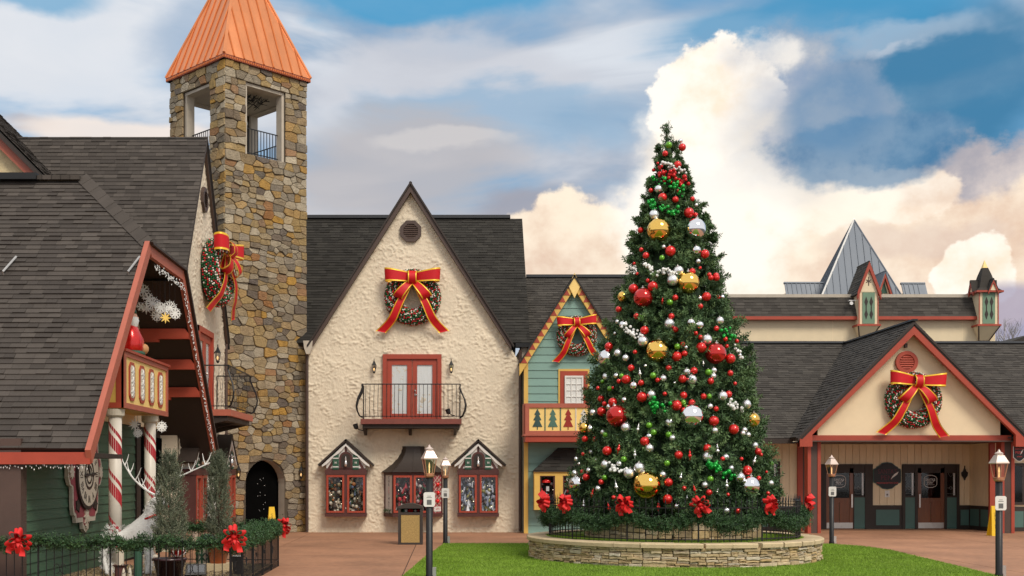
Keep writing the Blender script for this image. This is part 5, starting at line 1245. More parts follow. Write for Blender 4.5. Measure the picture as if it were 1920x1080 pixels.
MB().box(q, -.085, .085, -.12, .12, 0, .008).build('notice_sheet', M['signw'], t); MB().box(q, -.03, .03, -.06, .0, .008, .010).build('notice_print', M['ink'], t)
q = b.at(18.60, 1.98, .0); t = thing('wall_sconce', tuple(q.o), 'unlit black wall sconce right of the shop doors', 'lantern')
MB().prism(q, [(0, .22), (.05, .10), (.11, .06), (.09, -.06), (.03, -.14), (0, -.22), (-.03, -.14), (-.09, -.06), (-.11, .06), (-.05, .10)], .0, .10).build('sconce_body', M['iron'], t); MB().tube([q.p(0, .20, .05), q.p(0, .30, .08)], .02, 6).build('sconce_cap', M['iron'], t)
# hanging oval sign
q = F(V3((18.99, 39.0, 2.72)), (.93, -.3, 0)); t = thing('hanging_sign', tuple(q.o), 'small oval hanging sign with red lettering beside the right porch column', 'sign')
ov = [(.17 * cos(2 * pi * i / 20) if abs(cos(2 * pi * i / 20)) < .8 else .17 * (1 if cos(2 * pi * i / 20) > 0 else -1), .30 * sin(2 * pi * i / 20)) for i in range(20)]
MB().prism(q, [(a * 1.1, z * 1.06) for a, z in ov], -.03, .02).build('sign_rim', M['signw'], t); MB().prism(q, ov, .02, .03).build('sign_board', M['iron'], t)
lettering('sign_text', "SANTA'S", .10, q.at(0, .10, .03), M['redtext'], t, .004, sx=.7); lettering('sign_text', 'PEN', .12, q.at(-.02, -.02, .03), M['redtext'], t, .004); lettering('sign_text', 'SHOP', .06, q.at(0, -.16, .03), M['redtext'], t, .003)
MB().prism(q, [(.02, -.10), (.09, .0), (.12, .10), (.06, .02)], .03, .036).build('quill', M['signw'], t)
MB().tube([q.p(-.08, .28, 0), q.p(-.08, .46, 0)], .008, 4).tube([q.p(.08, .28, 0), q.p(.08, .46, 0)], .008, 4).box(q, -.35, .25, .46, .49, -.02, .02).build('sign_bracket', M['iron'], t)
W3 = copy_tree(W0); W3['label'] = 'large bauble wreath with red bow on the cream porch gable'; place(W3, (15.50, 39.12, 4.45), sc=.98); W3.scale = (-.98, .98, .98); W3.rotation_euler = (0, .05, 0)

# ------------------------------------------------------------------ long hall behind
Yh = 58.0; sc = FX / Yh; T = thing('long_hall', (19, Yh, 0), 'long cream hall with shingled parapet band and two small turrets', 'building')
h = front(0, Yh); hx = lambda px: (px - CX) / sc; hz = lambda py: HC + (CY - py) / sc
X0, X1 = 11.0, hx(1866)
MB().box(h, X0, X1, 0, hz(598), -8, 0).build('hall_wall', M['cream_l'], T)
for i in range(5):
    x = hx(1440) + i * 3.2; MB().box(h, x - .01, x + .01, hz(646), hz(600), 0, .006).build('wall_joint', M['cream'], T)
rf = F((X0, Yh - .35, hz(596)), (1, 0, 0), (0, .5, 1)); bl = (hz(553) - hz(596)) * sqrt(1.25)
MB().box(rf, 0, X1 - X0, 0, bl, -.1, 0).build('parapet_deck', M['deck'], T)
lap(rf, [(0, 0), (X1 - X0, 0), (X1 - X0, bl), (0, bl)], M['shingle_grey'], T, 'shingle', 'parapet_shingles', ch=.17, w=(.25, .55), limit=120)
MB().box(h, X0, X1, hz(557), hz(551), -.55, -.10).build('parapet_cap', M['plaster'], T); MB().box(h, X0, X1, hz(601), hz(595), -.1, .40).build('eave_trim', M['red'], T)
def turret(px, zb, spire):
    x = hx(px); q = front(x, Yh, 0); wh = .46; z0, z1 = hz(611), hz(551); pc = .62
    K = MB().box(q, -wh, wh, z0, z1, -.3, pc).build('turret', M['cream_l'], T)
    MB().box(q, -.30, .30, z0 + .03, z1 - .03, pc, pc + .03).build('turret_panel', pm('sage panel', (.16, .26, .17), .6, .1), K)
    for a in (-.125, .125):
        zm = (z0 + z1) / 2
        for d in (-.30, .30): MB().prism(q, [(a, zm + d + .26), (a - .085, zm + d), (a, zm + d - .26), (a + .085, zm + d)], pc + .03, pc + .045).build('diamond', M['dark'], K)
        MB().box(q, a - .025, a + .025, zm - .25, zm + .25, pc + .03, pc + .042).build('diamond_bar', M['dark'], K)
    for a in (-wh, wh): MB().box(q, a - .025, a + .025, z0, z1, pc - .01, pc + .03).build('turret_edge', M['salmon'], K)
    MB().box(q, -wh - .12, wh + .12, z0 - .09, z0, -.2, pc + .1).build('turret_ledge', M['red'], K)
    zt = hz(640); v = [q.p(-wh - .06, z0 - .09, pc + .06), q.p(wh + .06, z0 - .09, pc + .06), q.p(wh - .22, zt, .08), q.p(-wh + .22, zt, .08), q.p(-wh - .06, z0 - .09, 0), q.p(wh + .06, z0 - .09, 0), q.p(wh - .22, zt, 0), q.p(-wh + .22, zt, 0)]
    MB().add(v, [(3, 2, 1, 0), (0, 1, 5, 4), (3, 7, 6, 2), (0, 4, 7, 3), (1, 2, 6, 5)]).build('turret_base', M['cream_l'], K)
    for i, j in ((0, 3), (1, 2), (3, 2)): MB().tube([v[i], v[j]], .035, 4).build('base_rib', M['brown'], K)
    if not spire:
        za = hz(495); q2 = q.at(0, 0, pc - .2)
        MB().prism(q, [(-.5, z1), (.5, z1), (0, za - .12)], pc - .16, pc + .02).build('turret_gable', M['cream_l'], K)
        rake(q, 0, za, .58, hz(552), .135, K, M['red'], pc + .0, pc + .14, 'turret_rake', foot=False)
        for s in (-1, 1):
            qd = [q.p(0, za + .03, pc + .12), q.p(s * .62, hz(556), pc + .12), q.p(s * .62, hz(556), -.9), q.p(0, za + .03, -.9)]
            slab(MB(), qd if s > 0 else qd[::-1], .06).build('turret_roof', M['shingle_grey'], K)
            p, r = V3(qd[1]), V3(qd[0]); rr = F(p, (0, 1, 0) if s > 0 else (0, -1, 0), r - p); L_ = (r - p).length
            lap(rr, [(0 if s > 0 else -1.6, 0), (1.6 if s > 0 else 0, 0), (1.6 if s > 0 else 0, L_), (0 if s > 0 else -1.6, L_)], M['shingle_grey'], K, 'shingle', 'turret_shingles', limit=0)
        st = MB()
        for k in range(3): st.box(q.at(0, hz(531)).turn(pi / 2 + k * pi / 3), -.22 if k == 0 else -.13, .22 if k == 0 else .13, -.02, .02, pc + .02, pc + .035 + k * .003)
        st.build('gable_star', M['brown'], K)
    else:
        zr = z1; mb = MB(); c = q.p(0, 0, .16)
        prof = [(.84, zr + .04), (.58, zr + .22), (.46, zr + .50), (.33, zr + .88), (.17, hz(504))]
        mb.lathe(V3((c.x, c.y, 0)), [(r * 1.05, z) for r, z in prof], 4, fr=F((0, 0, 0), (k7, k7, 0), (-k7, k7, 0))); mb.build('spire_roof', M['shingle_grey'], K)
        MB().lathe(V3((c.x, c.y, 0)), [(.18, hz(505)), (.004, hz(489))], 4, fr=F((0, 0, 0), (k7, k7, 0), (-k7, k7, 0))).build('spire_tip', M['yellow_l'], K)
        MB().box(q, -.66, .66, zr - .03, zr + .06, -.5, .80).build('turret_eave', M['red'], K)
        for g_, nm in ((q.at(.14, 0, .80), 1), (F(q.p(-.66, 0, .2), (0, -1, 0)), 2)):
            MB().prism(g_, [(-.20, zr + .06), (.20, zr + .06), (0, zr + .50)], -.3, .0).build('spire_gable', M['cream_l'], K)
            rake(g_, 0, zr + .62, .25, zr + .06, .085, K, M['red'], -.02, .05, 'turret_rake', foot=False)
            gable_roof(g_, 0, zr + .65, .27, zr + .04, -.5, .06, K, M['shingle_grey'], .03, 'turret_roof')
        for s in (-1, 1): MB().prism(q, [(s * .28, zr + .06), (s * .64, zr + .06), (s * .62, zr + .66), (s * .20, zr + .66)], -.1, .14).build('spire_shoulder', M['shingle_grey'], K)
turret(1620, 0, False); turret(1843, 0, True)
t = thing('hall_floodlight', tuple(h.p(hx(1592), hz(570), .5)), 'small twin floodlight on the parapet beside the gabled turret', 'floodlight')
MB().box(h.at(hx(1592), hz(566)), -.16, .16, -.02, .02, .3, .5).lathe(h.p(hx(1588), hz(572), .55), [(.03, -.1), (.09, .1)], 8, fr=F((0, 0, 0), (1, 0, 0))).build('lamp_head', M['signw'], t)
# zinc pyramid pavilion further back
Yp = 78.0; sp = FX / Yp; T = thing('zinc_pavilion', ((1610 - CX) / sp, Yp, 0), 'steep grey metal pyramid roof rising behind the long hall', 'building')
px_ = lambda x: (x - CX) / sp; pz_ = lambda y: HC + (CY - y) / sp; kw = (Yp + 3.3) / Yp
ka = (Yp + 4.4) / Yp; ap = V3((px_(1601) * ka, Yp + 4.4, HC + (pz_(412) - HC) * ka)); zb = pz_(585); bs = [V3((px_(1528), Yp, zb)), V3((px_(1718), Yp + .6, zb)), V3((px_(1718) + 2.2, Yp + 9, zb)), V3((px_(1528) + 1.4, Yp + 9, zb))]
for i in range(4):
    p, q = bs[i], bs[(i + 1) % 4]; nn = (q - p).cross(ap - p).normalized(); n_ = 14
    slab(MB(), [p, q, ap], .05).build('zinc_face', M['zinc'], T)
    if i in (0, 3, 1):
        for k in range(1, n_):
            t0 = k / n_; hgt = 1 - abs(t0 - .5) * 2; b0 = p.lerp(q, t0); MB().tube([b0 + nn * .03, b0 + (ap - p.lerp(q, .5)) * hgt * .985 + nn * .03], .028, 4).build('standing_seam', M['zinc'], T)
    MB().tube([p, ap], .06, 5).build('hip_cap', M['white'] if i == 0 else M['zinc'], T)
MB().lathe(ap + V3((0, 0, -.75)), [(.36, 0), (.02, .85)], 4, fr=F((0, 0, 0), (k7, k7, 0), (-k7, k7, 0))).build('peak_cap', M['lamp_roof'], T)
for xa, xb, zz in ((1471, 1546, 531), (1690, 1735, 532)):
    w = front(0, Yp + 3.2); MB().box(w, px_(xa) * kw, px_(xb) * kw, 0, pz_(553) * kw, -1.2, 0).build('wing_wall', M['cream_l'], T)
    zw = HC + (pz_(zz) - HC) * kw; z5 = HC + (pz_(558) - HC) * kw; q_ = F((px_(xa) * kw, Yp + 2.8, z5), (1, 0, 0), (0, .5, zw - z5)); ln = V3((0, .5, zw - z5)).length; MB().box(q_, 0, (px_(xb) - px_(xa)) * kw, 0, ln, -.08, 0).build('wing_roof', M['zinc'], T)
    for k in range(int((px_(xb) - px_(xa)) / .32)): MB().box(q_, .16 + k * .32 - .02, .16 + k * .32 + .02, 0, ln, 0, .04).build('standing_seam', M['zinc'], T)
    MB().box(q_, -.05, px_(xb) - px_(xa) + .05, ln - .03, ln + .08, -.1, .06).build('ridge_cap', M['zinc'], T)
d = front(px_(1651), Yp - .6); MB().prism(d, [(-.46, pz_(556)), (.46, pz_(556)), (0, pz_(518))], -1.5, 0).build('dormer_wall', M['cream_l'], T); rake(d, 0, pz_(512), .52, pz_(556), .14, T, M['red'], .0, .25, 'dormer_rake', foot=False)
gable_roof(d, 0, pz_(511), .56, pz_(557), -2.5, .28, T, M['zinc'], .05, 'dormer_roof'); MB().prism(d, [(-.22, pz_(553)), (.22, pz_(553)), (0, pz_(530))], .005, .03).build('dormer_louvre', M['dgreen'], T)
T = thing('far_roof', (31, 66, 0), 'sloping dark shingle roof at the far right edge behind the shop', 'building')
w = front(0, 62); zf = lambda y: HC + (CY - y) * 62 / FX; xf = lambda x: (x - CX) * 62 / FX
MB().box(w, xf(1880), xf(2060), 0, zf(648), -5, 0).build('far_wall', M['cream_l'], T)
MB().prism(w, [(xf(1868), zf(650)), (xf(2100), zf(650)), (xf(2000), zf(610)), (xf(1920), zf(631))], -6, .2).build('roof', M['shingle_grey'], T)
# bare trees beyond
for i, (px, py, Yt) in enumerate(((1882, 598, 74), (1868, 612, 80), (1897, 606, 70))):
    x = (px - CX) * Yt / FX; top = HC + (CY - py) * Yt / FX
    t = thing('bare_tree', (x, Yt, 0), ('pale leafless tree standing between turret and far roof, tallest of three', 'pale leafless tree nearest to the spired turret', 'pale leafless tree just over the far right roof')[i], 'tree', 'bare trees behind the hall')
    tr = MB(); tr.tube([V3((x, Yt, 0)), V3((x + .1, Yt, top * .5)), V3((x, Yt, top))], [.14, .09, .012], 5); tr.build('trunk', M['far'], t)
    cr = MB()
    for k in range(34):
        z0 = top * R.uniform(.45, .95); p = V3((x + .05, Yt, z0)); a = R.uniform(0, 6.28); L_ = (top - z0) * .5 + .5; e = p + V3((cos(a) * L_ * .55, sin(a) * L_ * .5, L_ * .9)); cr.tube([p, p.lerp(e, .5) + V3((0, 0, -.06)), e], [.028, .018, .006], 4)
        for _ in range(3): m_ = p.lerp(e, R.uniform(.3, .9)); cr.tube([m_, m_ + V3((R.gauss(0, .22), R.gauss(0, .2), R.uniform(.15, .5)))], [.012, .005], 3)
    cr.build('crown', M['far'], t)
# ------------------------------------------------------------------ round stone planter
T = thing('stone_planter', (PX, PY, 0), 'round planter of stacked ledge stone with sandstone caps around the Christmas tree', 'planter')
PO = V3((PX, PY, 0)); ZC = .52
def cyl(r): return lambda a, b, c: PO + V3(((r + c) * sin(a / r), -(r + c) * cos(a / r), b))
MB().lathe(PO, [(PR - .34, .0), (PR - .06, .0), (PR - .06, .42), (PR - .34, .42)], 72).build('planter_core', M['mortar'], T)
items = []; pf = cyl(PR - .05); hc = pi * (PR - .05)
for (a0, a1, b0, b1) in bsp(-hc, hc, 0.0, .43, .34, .068, []):
    pl = [(a0, b0), ((a0 + a1) / 2, b0 + R.uniform(-.006, .006)), (a1, b0), (a1, b1), ((a0 + a1) / 2 + R.uniform(-.05, .05), b1 + R.uniform(-.008, .008)), (a0, b1)]
    pl = [(a + R.uniform(-.008, .008), b + R.uniform(-.006, .006)) for a, b in pl]
    mb = MB(); mb.prism(WORLD, stone_poly(pl, .006, .16), -.03, R.uniform(.015, .075), R.uniform(.02, .98), P=pf, bev=.014)
    ca = (a0 + a1) / 2; items.append((mb, view_size(pf(ca, b0, 0), (a1 - a0) * (b1 - b0)) * (1 if abs(ca) < hc * .5 else .001)))
pieces('stone', items, M['ledge'], T, 300, 'back_stones')
n = 34
for i in range(n):
    a0, a1 = 2 * pi * (i + R.uniform(-.08, .08)) / n, 2 * pi * (i + 1 + R.uniform(-.08, .08)) / n; mb = MB(); m_ = 3; vs = []
    a0 += .002; a1 -= .002; j = R.uniform(-.008, .01)
    for k in range(m_ + 1):
        a = a0 + (a1 - a0) * k / m_; d = V3((sin(a), -cos(a), 0))
        for r, z in ((PR - .42, .425), (PR + .05 + j, .425), (PR + .055 + j, .50), (PR + .035 + j, .52 + j * .4), (PR - .42, .52 + j * .4)): vs.append(PO + d * r + V3((0, 0, z)))
    fs = [(k * 5 + q, k * 5 + (q + 1) % 5, k * 5 + 5 + (q + 1) % 5, k * 5 + 5 + q) for k in range(m_) for q in range(5)] + [(4, 3, 2, 1, 0), tuple(range(m_ * 5, m_ * 5 + 5))]
    mb.add(vs, fs, .5).build('cap_stone', M['cap'], T)
ring_poly = [(PX + (PR - .40) * cos(2 * pi * i / 64), PY + (PR - .40) * sin(2 * pi * i / 64)) for i in range(64)]
MB().lathe(PO, [(.1, .3), (PR - .40, .3), (PR - .40, .50), (.1, .50)], 64).build('planter_turf', M['turf'], T)
blades(90000, PX - 3, PX + 3, PY - 3, PY + .5, ring_poly, .50, .035, 'planter_grass', (PX, PY, 2.1), T)
# inner plinth
K = MB().lathe(PO, [(2.02, .45), (2.06, .45), (2.06, .93), (.1, .93)], 48).build('plinth', M['mortar'], T)
pf2 = cyl(2.07); items = []
for rc in bsp(-pi * 2.07, pi * 2.07, .46, .93, .34, .15, []):
    a0, a1, b0, b1 = rc; pl = [(a + R.uniform(-.012, .012), b + R.uniform(-.01, .01)) for a, b in ((a0, b0), ((a0 + a1) / 2, b0), (a1, b0), (a1, b1), ((a0 + a1) / 2, b1), (a0, b1))]
    mb = MB(); mb.prism(WORLD, stone_poly(pl, .007, .15), -.02, R.uniform(.01, .04), R.uniform(.02, .98), P=pf2, bev=.012); ca = (a0 + a1) / 2
    items.append((mb, view_size(pf2(ca, b0, 0), (a1 - a0) * (b1 - b0)) * (1 if abs(ca) < 3.4 else .001)))
pieces('plinth_stone', items, M['ledge'], T, 110, 'plinth_back_stones')

# ------------------------------------------------------------------ iron fence on the planter
FR = 2.94; T = thing('ring_fence', (PX, PY, .5), 'black iron picket fence standing in a ring on the stone planter', 'fence')
def rp(a, r, z): return PO + V3((r * sin(a), -r * cos(a), z))
NP = 132
for i in range(NP):
    a = 2 * pi * i / NP; post = i % 11 == 0; r = .020 if post else .0095; p = rp(a, FR, .5)
    mb = MB().lathe(p, [(r, 0), (r, .86), (r * 2.0, .88), (r * .9, .91), (.001, 1.0 + (.04 if post else 0))], 5); mb.build('post' if post else 'picket', M['iron'], T)
for z in (.58, 1.26): MB().tube([rp(2 * pi * i / 66, FR, z) for i in range(66)], .015, 4, closed=True).build('rail', M['iron'], T)
for i in range(NP):
    if i % 3 == 1 and cos(2 * pi * (i + .5) / NP) > -.1:
        c = 2 * pi * (i + .5) / NP; MB().tube([rp(c + .017 * cos(k * pi / 5), FR - .012, .99 + .05 * sin(k * pi / 5)) for k in range(10)], .006, 4, closed=True).build('scroll', M['iron'], T)
gr2 = np.random.default_rng(5)
def garland(name, label, path, rad, dens, seed, leaf=.075, cat='garland', parent=None, ln=(.10, .20)):
    """path: list of Vectors; short sprigs stand out all round it"""
    P = np.array([list(p) for p in path]); seg = np.linalg.norm(np.diff(P, axis=0), axis=1); n = int(seg.sum() * dens)
    o = thing(name, tuple(path[0]), label, cat); g = np.random.default_rng(seed)
    MB().tube(path, .03, 5).build('core', M['needle_d'], o)
    cum = np.concatenate([[0], np.cumsum(seg)]); s = g.uniform(0, cum[-1], n); c = np.stack([np.interp(s, cum, P[:, k]) for k in range(3)], 1)
    D = g.normal(0, 1, (n, 3)); D[:, 2] -= .25; D /= np.linalg.norm(D, axis=1)[:, None]
    rr = rad * (.75 + .35 * np.sin(s * 3.1) * np.sin(s * 1.3))
    grow('sprigs', c + D * (rr * g.uniform(.1, .6, n))[:, None], D + g.normal(0, .35, (n, 3)), g.uniform(*ln, n), 12, leaf, .0085, M['garland'], o, 'stuff', np.clip(g.normal(.42, .2, n), .02, .98), seed + 1)
    return o
bows_a = [-.98 + .0, -1.36, -.34, .02 + .0, .285, .62, .98 + .0, 1.36]
def ang_at(px):
    t = (px - CX) / FX; d = sqrt(PX * PX + PY * PY); k = (t * PY - PX) / (FR * sqrt(1 + t * t)); k = max(-1, min(1, k)); return asin(k) + atan(t)
bow_px = [1037, 1073, 1174, 1308, 1432, 1500]; ba = []
for px in bow_px:
    best = min(np.linspace(-1.75, 1.75, 1401), key=lambda a: abs(CX + FX * (PX + FR * sin(a)) / (PY - FR * cos(a)) - px) + abs(a) * .01); ba.append(float(best))
pth = []; N_ = 260
marks = sorted(set([round(a, 3) for a in ba] + [-2.4, 2.4, pi, -pi]))
for i in range(N_ + 1):
    a = -pi + 2 * pi * i / N_; lo = max([m for m in marks if m <= a + 1e-6], default=-pi); hi = min([m for m in marks if m >= a - 1e-6], default=pi); t = .5 if hi <= lo else (a - lo) / (hi - lo); wdt = hi - lo
    z = 1.22 - min(.27, .55 * wdt) * 4 * t * (1 - t); pth.append(rp(a, FR + .05, z - .06))
garland('ring_garland', 'thick green pine garland swagged round the ring fence on the planter', pth, .17, 300, 60)
# a floppy many-looped bow
def make_bow(label, group):
    t = local_thing('ribbon_bow', label, 'bow', group); g = random.Random(4)
    for i in range(9):
        a = 2 * pi * i / 9 + g.uniform(-.2, .2); el_ = g.uniform(-.1, .7); d = V3((cos(a) * cos(el_), -abs(sin(el_)) - .35, sin(a) * cos(el_) + .06)).normalized(); u = d.cross(V3((0, -1, .2))).normalized()
        L_ = g.uniform(.19, .27); mb = MB(); pts = smooth_path([V3((0, 0, 0)), d * L_ * .5 + u * .045 * 1, d * L_ + u * .03, d * L_ * 1.04 - u * .03, d * L_ * .5 - u * .05, V3((0, -.01, 0))], 3)
        w = d.cross(u); ribbon(mb, pts, lambda i: w, .15, .004, .1, (0, 0), wf=lambda q: .55 + .55 * sin(q * pi)); mb.build('bow_loop', M['bowred'], t, True)
    for s in (-1, 1):
        mb = MB(); pts = smooth_path([V3((0, -.05, 0)), V3((s * .07, -.12, -.10)), V3((s * .12, -.09, -.19)), V3((s * .13 + .02, -.10, -.27))], 3); ribbon(mb, pts, lambda i: V3((1, .2, .15 * s)), .11, .004, .1, (0, 0), fork=.15); mb.build('bow_tail', M['bowred'], t, True)
    MB().ball((0, -.09, .01), .055, 8, 6).build('bow_knot', M['bowred'], t, True)
    return t
labs = ['scarlet bow at the far left turn of the ring fence', 'scarlet bow in front of the teal bay window on ring fence', 'scarlet bow below the lowest gold ball on ring fence', 'scarlet bow in the middle of the ring fence front', 'scarlet bow below the big silver ball at right on ring fence', 'scarlet bow at the right turn of the ring fence beside porch column']
BOW = None
for a, lb in zip(ba, labs):
    if BOW is None: o = BOW = make_bow(lb, 'scarlet bows on the ring fence')
    else: o = copy_tree(BOW); o['label'] = lb
    p = rp(a, FR + .13, 1.34); place(o, p, a + R.uniform(-.15, .15), R.uniform(.80, .90)); 
    o.rotation_euler = (R.uniform(-.1, .1), R.uniform(-.5, .5), a)
o = copy_tree(BOW); o['label'] = 'scarlet bow at the back of the ring fence, second from far left'; place(o, rp(ba[0] - .30, FR + .05, 1.36), ba[0], .95)

# ------------------------------------------------------------------ Christmas tree
TX, TY = PX, PY
T = thing('christmas_tree', (TX, TY, .9), 'tall dark green artificial Christmas tree covered with red, silver and gold ornaments', 'tree')
prof = [(225, 2), (245, 6), (262, 12), (300, 18), (340, 24), (370, 34), (400, 46), (440, 60), (500, 74), (560, 88), (620, 105), (680, 122), (740, 137), (790, 147), (840, 158), (890, 173), (925, 182), (950, 178), (972, 160)]
pz = [HC + (CY - y) * TY / FX for y, _ in prof][::-1]; pr = [r * TY / FX for _, r in prof][::-1]
def rad_at(z): return float(np.interp(z, pz, pr))
def axis_at(z): return TX - .16 * max(0., (z - 1.0) / 9.4) ** 6
MB().tube([(TX, TY, .9), (TX - .05, TY, 5), (axis_at(10.2), TY, 10.2)], [.16, .10, .02], 8).build('trunk', M['bark'], T)
core = MB(); prev = None; zs = [1.05 + 9.0 * i / 24 for i in range(25)]
cv = []; cf = []
for z in zs:
    for k in range(20): a = 2 * pi * k / 20; r = max(.02, rad_at(z) * .80 - .08) * (1 + .10 * sin(5 * a + z * 3)); cv.append((axis_at(z) + r * cos(a), TY + r * sin(a), z))
for i in range(24): cf += [(i * 20 + k, i * 20 + (k + 1) % 20, i * 20 + 20 + (k + 1) % 20, i * 20 + 20 + k) for k in range(20)]
cf += [tuple(range(20))[::-1], tuple(range(480, 500))]
core.add(cv, cf, .12).build('shade_core', M['needle'], T)  # dark tone puts the deep shade between branches into the colour
g = np.random.default_rng(21); N_ = 11500
NB = 1250; z = g.uniform(.98, 10.05, NB * 4); w_ = np.interp(z, pz, pr); k = g.uniform(0, max(pr), NB * 4) < w_ + .12; bz = z[k][:NB]; NB = len(bz); bth = g.uniform(0, 2 * pi, NB); bt = g.normal(0, .13, NB); bo = g.uniform(-.10, .13, NB)
bi = np.repeat(np.arange(NB), 8); n = len(bi); rloc = np.maximum(np.interp(bz[bi], pz, pr), .12); jt = g.normal(0, 1, (n, 2)); jr = np.sqrt((jt ** 2).sum(1)); wdt = np.clip(.045 + .045 * rloc, .045, .115)
z = np.clip(bz[bi] + jt[:, 0] * wdt, .97, 10.1); th = (bth[bi] + jt[:, 1] * wdt / rloc) % (2 * pi); keep = (np.sin(th) < .35) | (g.uniform(0, 1, n) < .45); z, th, bi, jr = z[keep], th[keep], bi[keep], jr[keep]; n = len(z)
cl = bt[bi] * 4 - (jr - 1.) * .5                                  # every clump is one branch end
rloc = np.interp(z, pz, pr); rr = rloc * .93 - .07 * np.clip(rloc * 2, .2, 1) + (bo[bi] - .09 * (jr - 1)) * np.clip(.25 + rloc * .6, .2, 1.2)
ax = np.array([axis_at(q) for q in z]); out = np.stack([np.cos(th), np.sin(th), np.zeros(n)], 1)
P0 = np.stack([ax + rr * np.cos(th), TY + rr * np.sin(th), z - .05], 1)
D = out + g.normal(0, .34, (n, 3)); D[:, 2] += g.uniform(-.25, .55, n)
Ln = g.uniform(.16, .33, n) * np.clip(.30 + np.interp(z, pz, pr) * .48, .34, 1.1)
grow('crown', P0, D, Ln, 20, .125, .0165, M['needle'], T, 'stuff', np.clip(.44 + bt[bi] * 1.0 + g.normal(0, .15, n), .02, .98), 31, spread=.95)
zz = g.uniform(1.1, 9.9, 520); th = g.uniform(pi, 2 * pi, 520); th = np.where(g.uniform(0, 1, 520) < .5, g.choice([0., pi], 520) + g.normal(0, .35, 520), th); r0 = np.interp(zz, pz, pr) * .90
P0 = np.stack([np.array([axis_at(q) for q in zz]) + r0 * np.cos(th), TY + r0 * np.sin(th), zz], 1); D = np.stack([np.cos(th), np.sin(th), g.uniform(-.1, .9, 520)], 1)
grow('long_tips', P0, D, g.uniform(.25, .46, 520) * np.clip(.3 + r0 * .5, .3, 1.1), 30, .095, .013, M['needle'], T, 'stuff', g.uniform(.4, .9, 520), 32, spread=.8)
NT = 130; tz = g.uniform(1.3, 9.3, NT); tt = np.where(g.uniform(0, 1, NT) < .6, g.choice([0., pi], NT) + g.normal(0, .4, NT), g.uniform(pi, 2 * pi, NT)); k9 = np.repeat(np.arange(NT), 9); tr_ = np.interp(tz, pz, pr)[k9]; od = np.stack([np.cos(tt), np.sin(tt), g.uniform(.05, .7, NT)], 1)[k9]
ext = g.uniform(.05, .34, len(k9)) * np.clip(.25 + tr_ * .6, .3, 1.15); P0 = np.stack([np.array([axis_at(q) for q in tz])[k9] + tr_ * .90 * np.cos(tt)[k9], TY + tr_ * .90 * np.sin(tt)[k9], tz[k9]], 1) + od * ext[:, None]
grow('branch_tips', P0, od + g.normal(0, .42, (len(k9), 3)), g.uniform(.12, .24, len(k9)) * np.clip(.4 + tr_ * .5, .4, 1.1), 18, .11, .015, M['needle'], T, 'stuff', g.uniform(.35, .85, NT)[k9], 35, spread=.8)
lz = g.uniform(9.75, 10.30, 34); P0 = np.stack([np.array([axis_at(q) for q in lz]) + g.normal(0, .015, 34), np.full(34, TY), lz], 1); ld = g.normal(0, 1, (34, 3)); ld[:, 2] = np.abs(ld[:, 2]) * .6 + .5
grow('leader_sprigs', P0, ld, np.interp(lz, [9.75, 10.3], [.22, .08]), 14, .075, .011, M['needle'], T, 'stuff', g.uniform(.3, .7, 34), 37, spread=.8)
tipP = np.array([[axis_at(10.2), TY, 9.95], [axis_at(10.2), TY, 10.15], [axis_at(10.2), TY, 10.2], [axis_at(10.2) - .02, TY, 10.2]]); tipD = np.array([[0, 0, 1.], [.25, 0, 1], [.6, -.1, .5], [-.55, .1, .6]])
grow('tree_tip', tipP, tipD, np.array([.34, .28, .15, .14]), 22, .085, .010, M['needle'], T, 'stuff', np.full(4, .6), 33, spread=.6)

# ornaments: x, y, radius in the photograph give the place on the crown's surface
def surf(px, py, inset=.0):
    Y = TY
    for _ in range(14):
        X = (px - CX) * Y / FX; Z = HC + (CY - py) * Y / FX; r = rad_at(Z) * .99; dx = X - axis_at(Z); Y = TY - sqrt(max(0, r * r - dx * dx)) * .98 + inset * .5 - .42 * min(1., (dx / max(r, .1)) ** 2) * min(1., r)
    return V3(((px - CX) * Y / FX, Y, HC + (CY - py) * Y / FX)), Y
BIG = [(1235, 431, 20, 'gold', 'topmost gold ball'), (1303.6, 429, 18, 'silver', 'topmost big silver ball'), (1291, 530, 19, 'gold', 'second highest gold ball'), (1206, 558, 16.5, 'redb', 'highest big red ball'), (1168, 556, 9, 'gold', 'half hidden gold ball on the left edge'),
       (1233, 658, 20, 'gold', 'middle gold ball'), (1342, 663, 18, 'redb', 'middle big red ball'), (1137, 671, 14, 'silver', 'second highest big silver ball'), (1296, 780, 21.5, 'silver', 'middle big silver ball'), (1157, 780, 18.5, 'redb', 'lowest big red ball'),
       (1213, 910, 24, 'gold', 'lowest gold ball'), (1405.5, 911, 17, 'silver', 'lower right big silver ball'), (1083, 907, 15.5, 'silver', 'lower left big silver ball'), (1411, 787, 12.5, 'gold', 'rightmost gold ball'), (1096, 802, 9, 'gold', 'half hidden gold ball beside the balcony')]
ORN = []
def add(sx, ox, oy, lst):
    for x, y, r, c in lst: ORN.append((ox + x / sx, oy + y / sx, r / sx, c))
add(3.6, 1130, 220, [(446,187,21,'n'),(537,202,23,'r'),(422,244,18,'r'),(526,158,14,'s'),(505,321,24,'r'),(378,484,26,'s'),(404,541,27,'r'),(491,555,20,'r'),(325,493,14,'r'),(348,658,33,'s'),(583,644,31,'r'),(628,658,14,'r'),(256,762,18,'r'),(457,902,32,'r'),(412,874,14,'s'),(632,897,30,'s'),(690,922,27,'r'),(261,893,14,'r'),(292,932,20,'r'),(400,948,17,'n'),(213,987,10,'r'),(645,972,16,'s'),(512,1036,34,'s'),(605,1040,20,'r'),(233,1055,10,'r'),(765,1070,20,'r'),(720,1062,14,'r'),(658,1016,10,'r'),(606,550,15,'r'),(632,592,12,'s')])
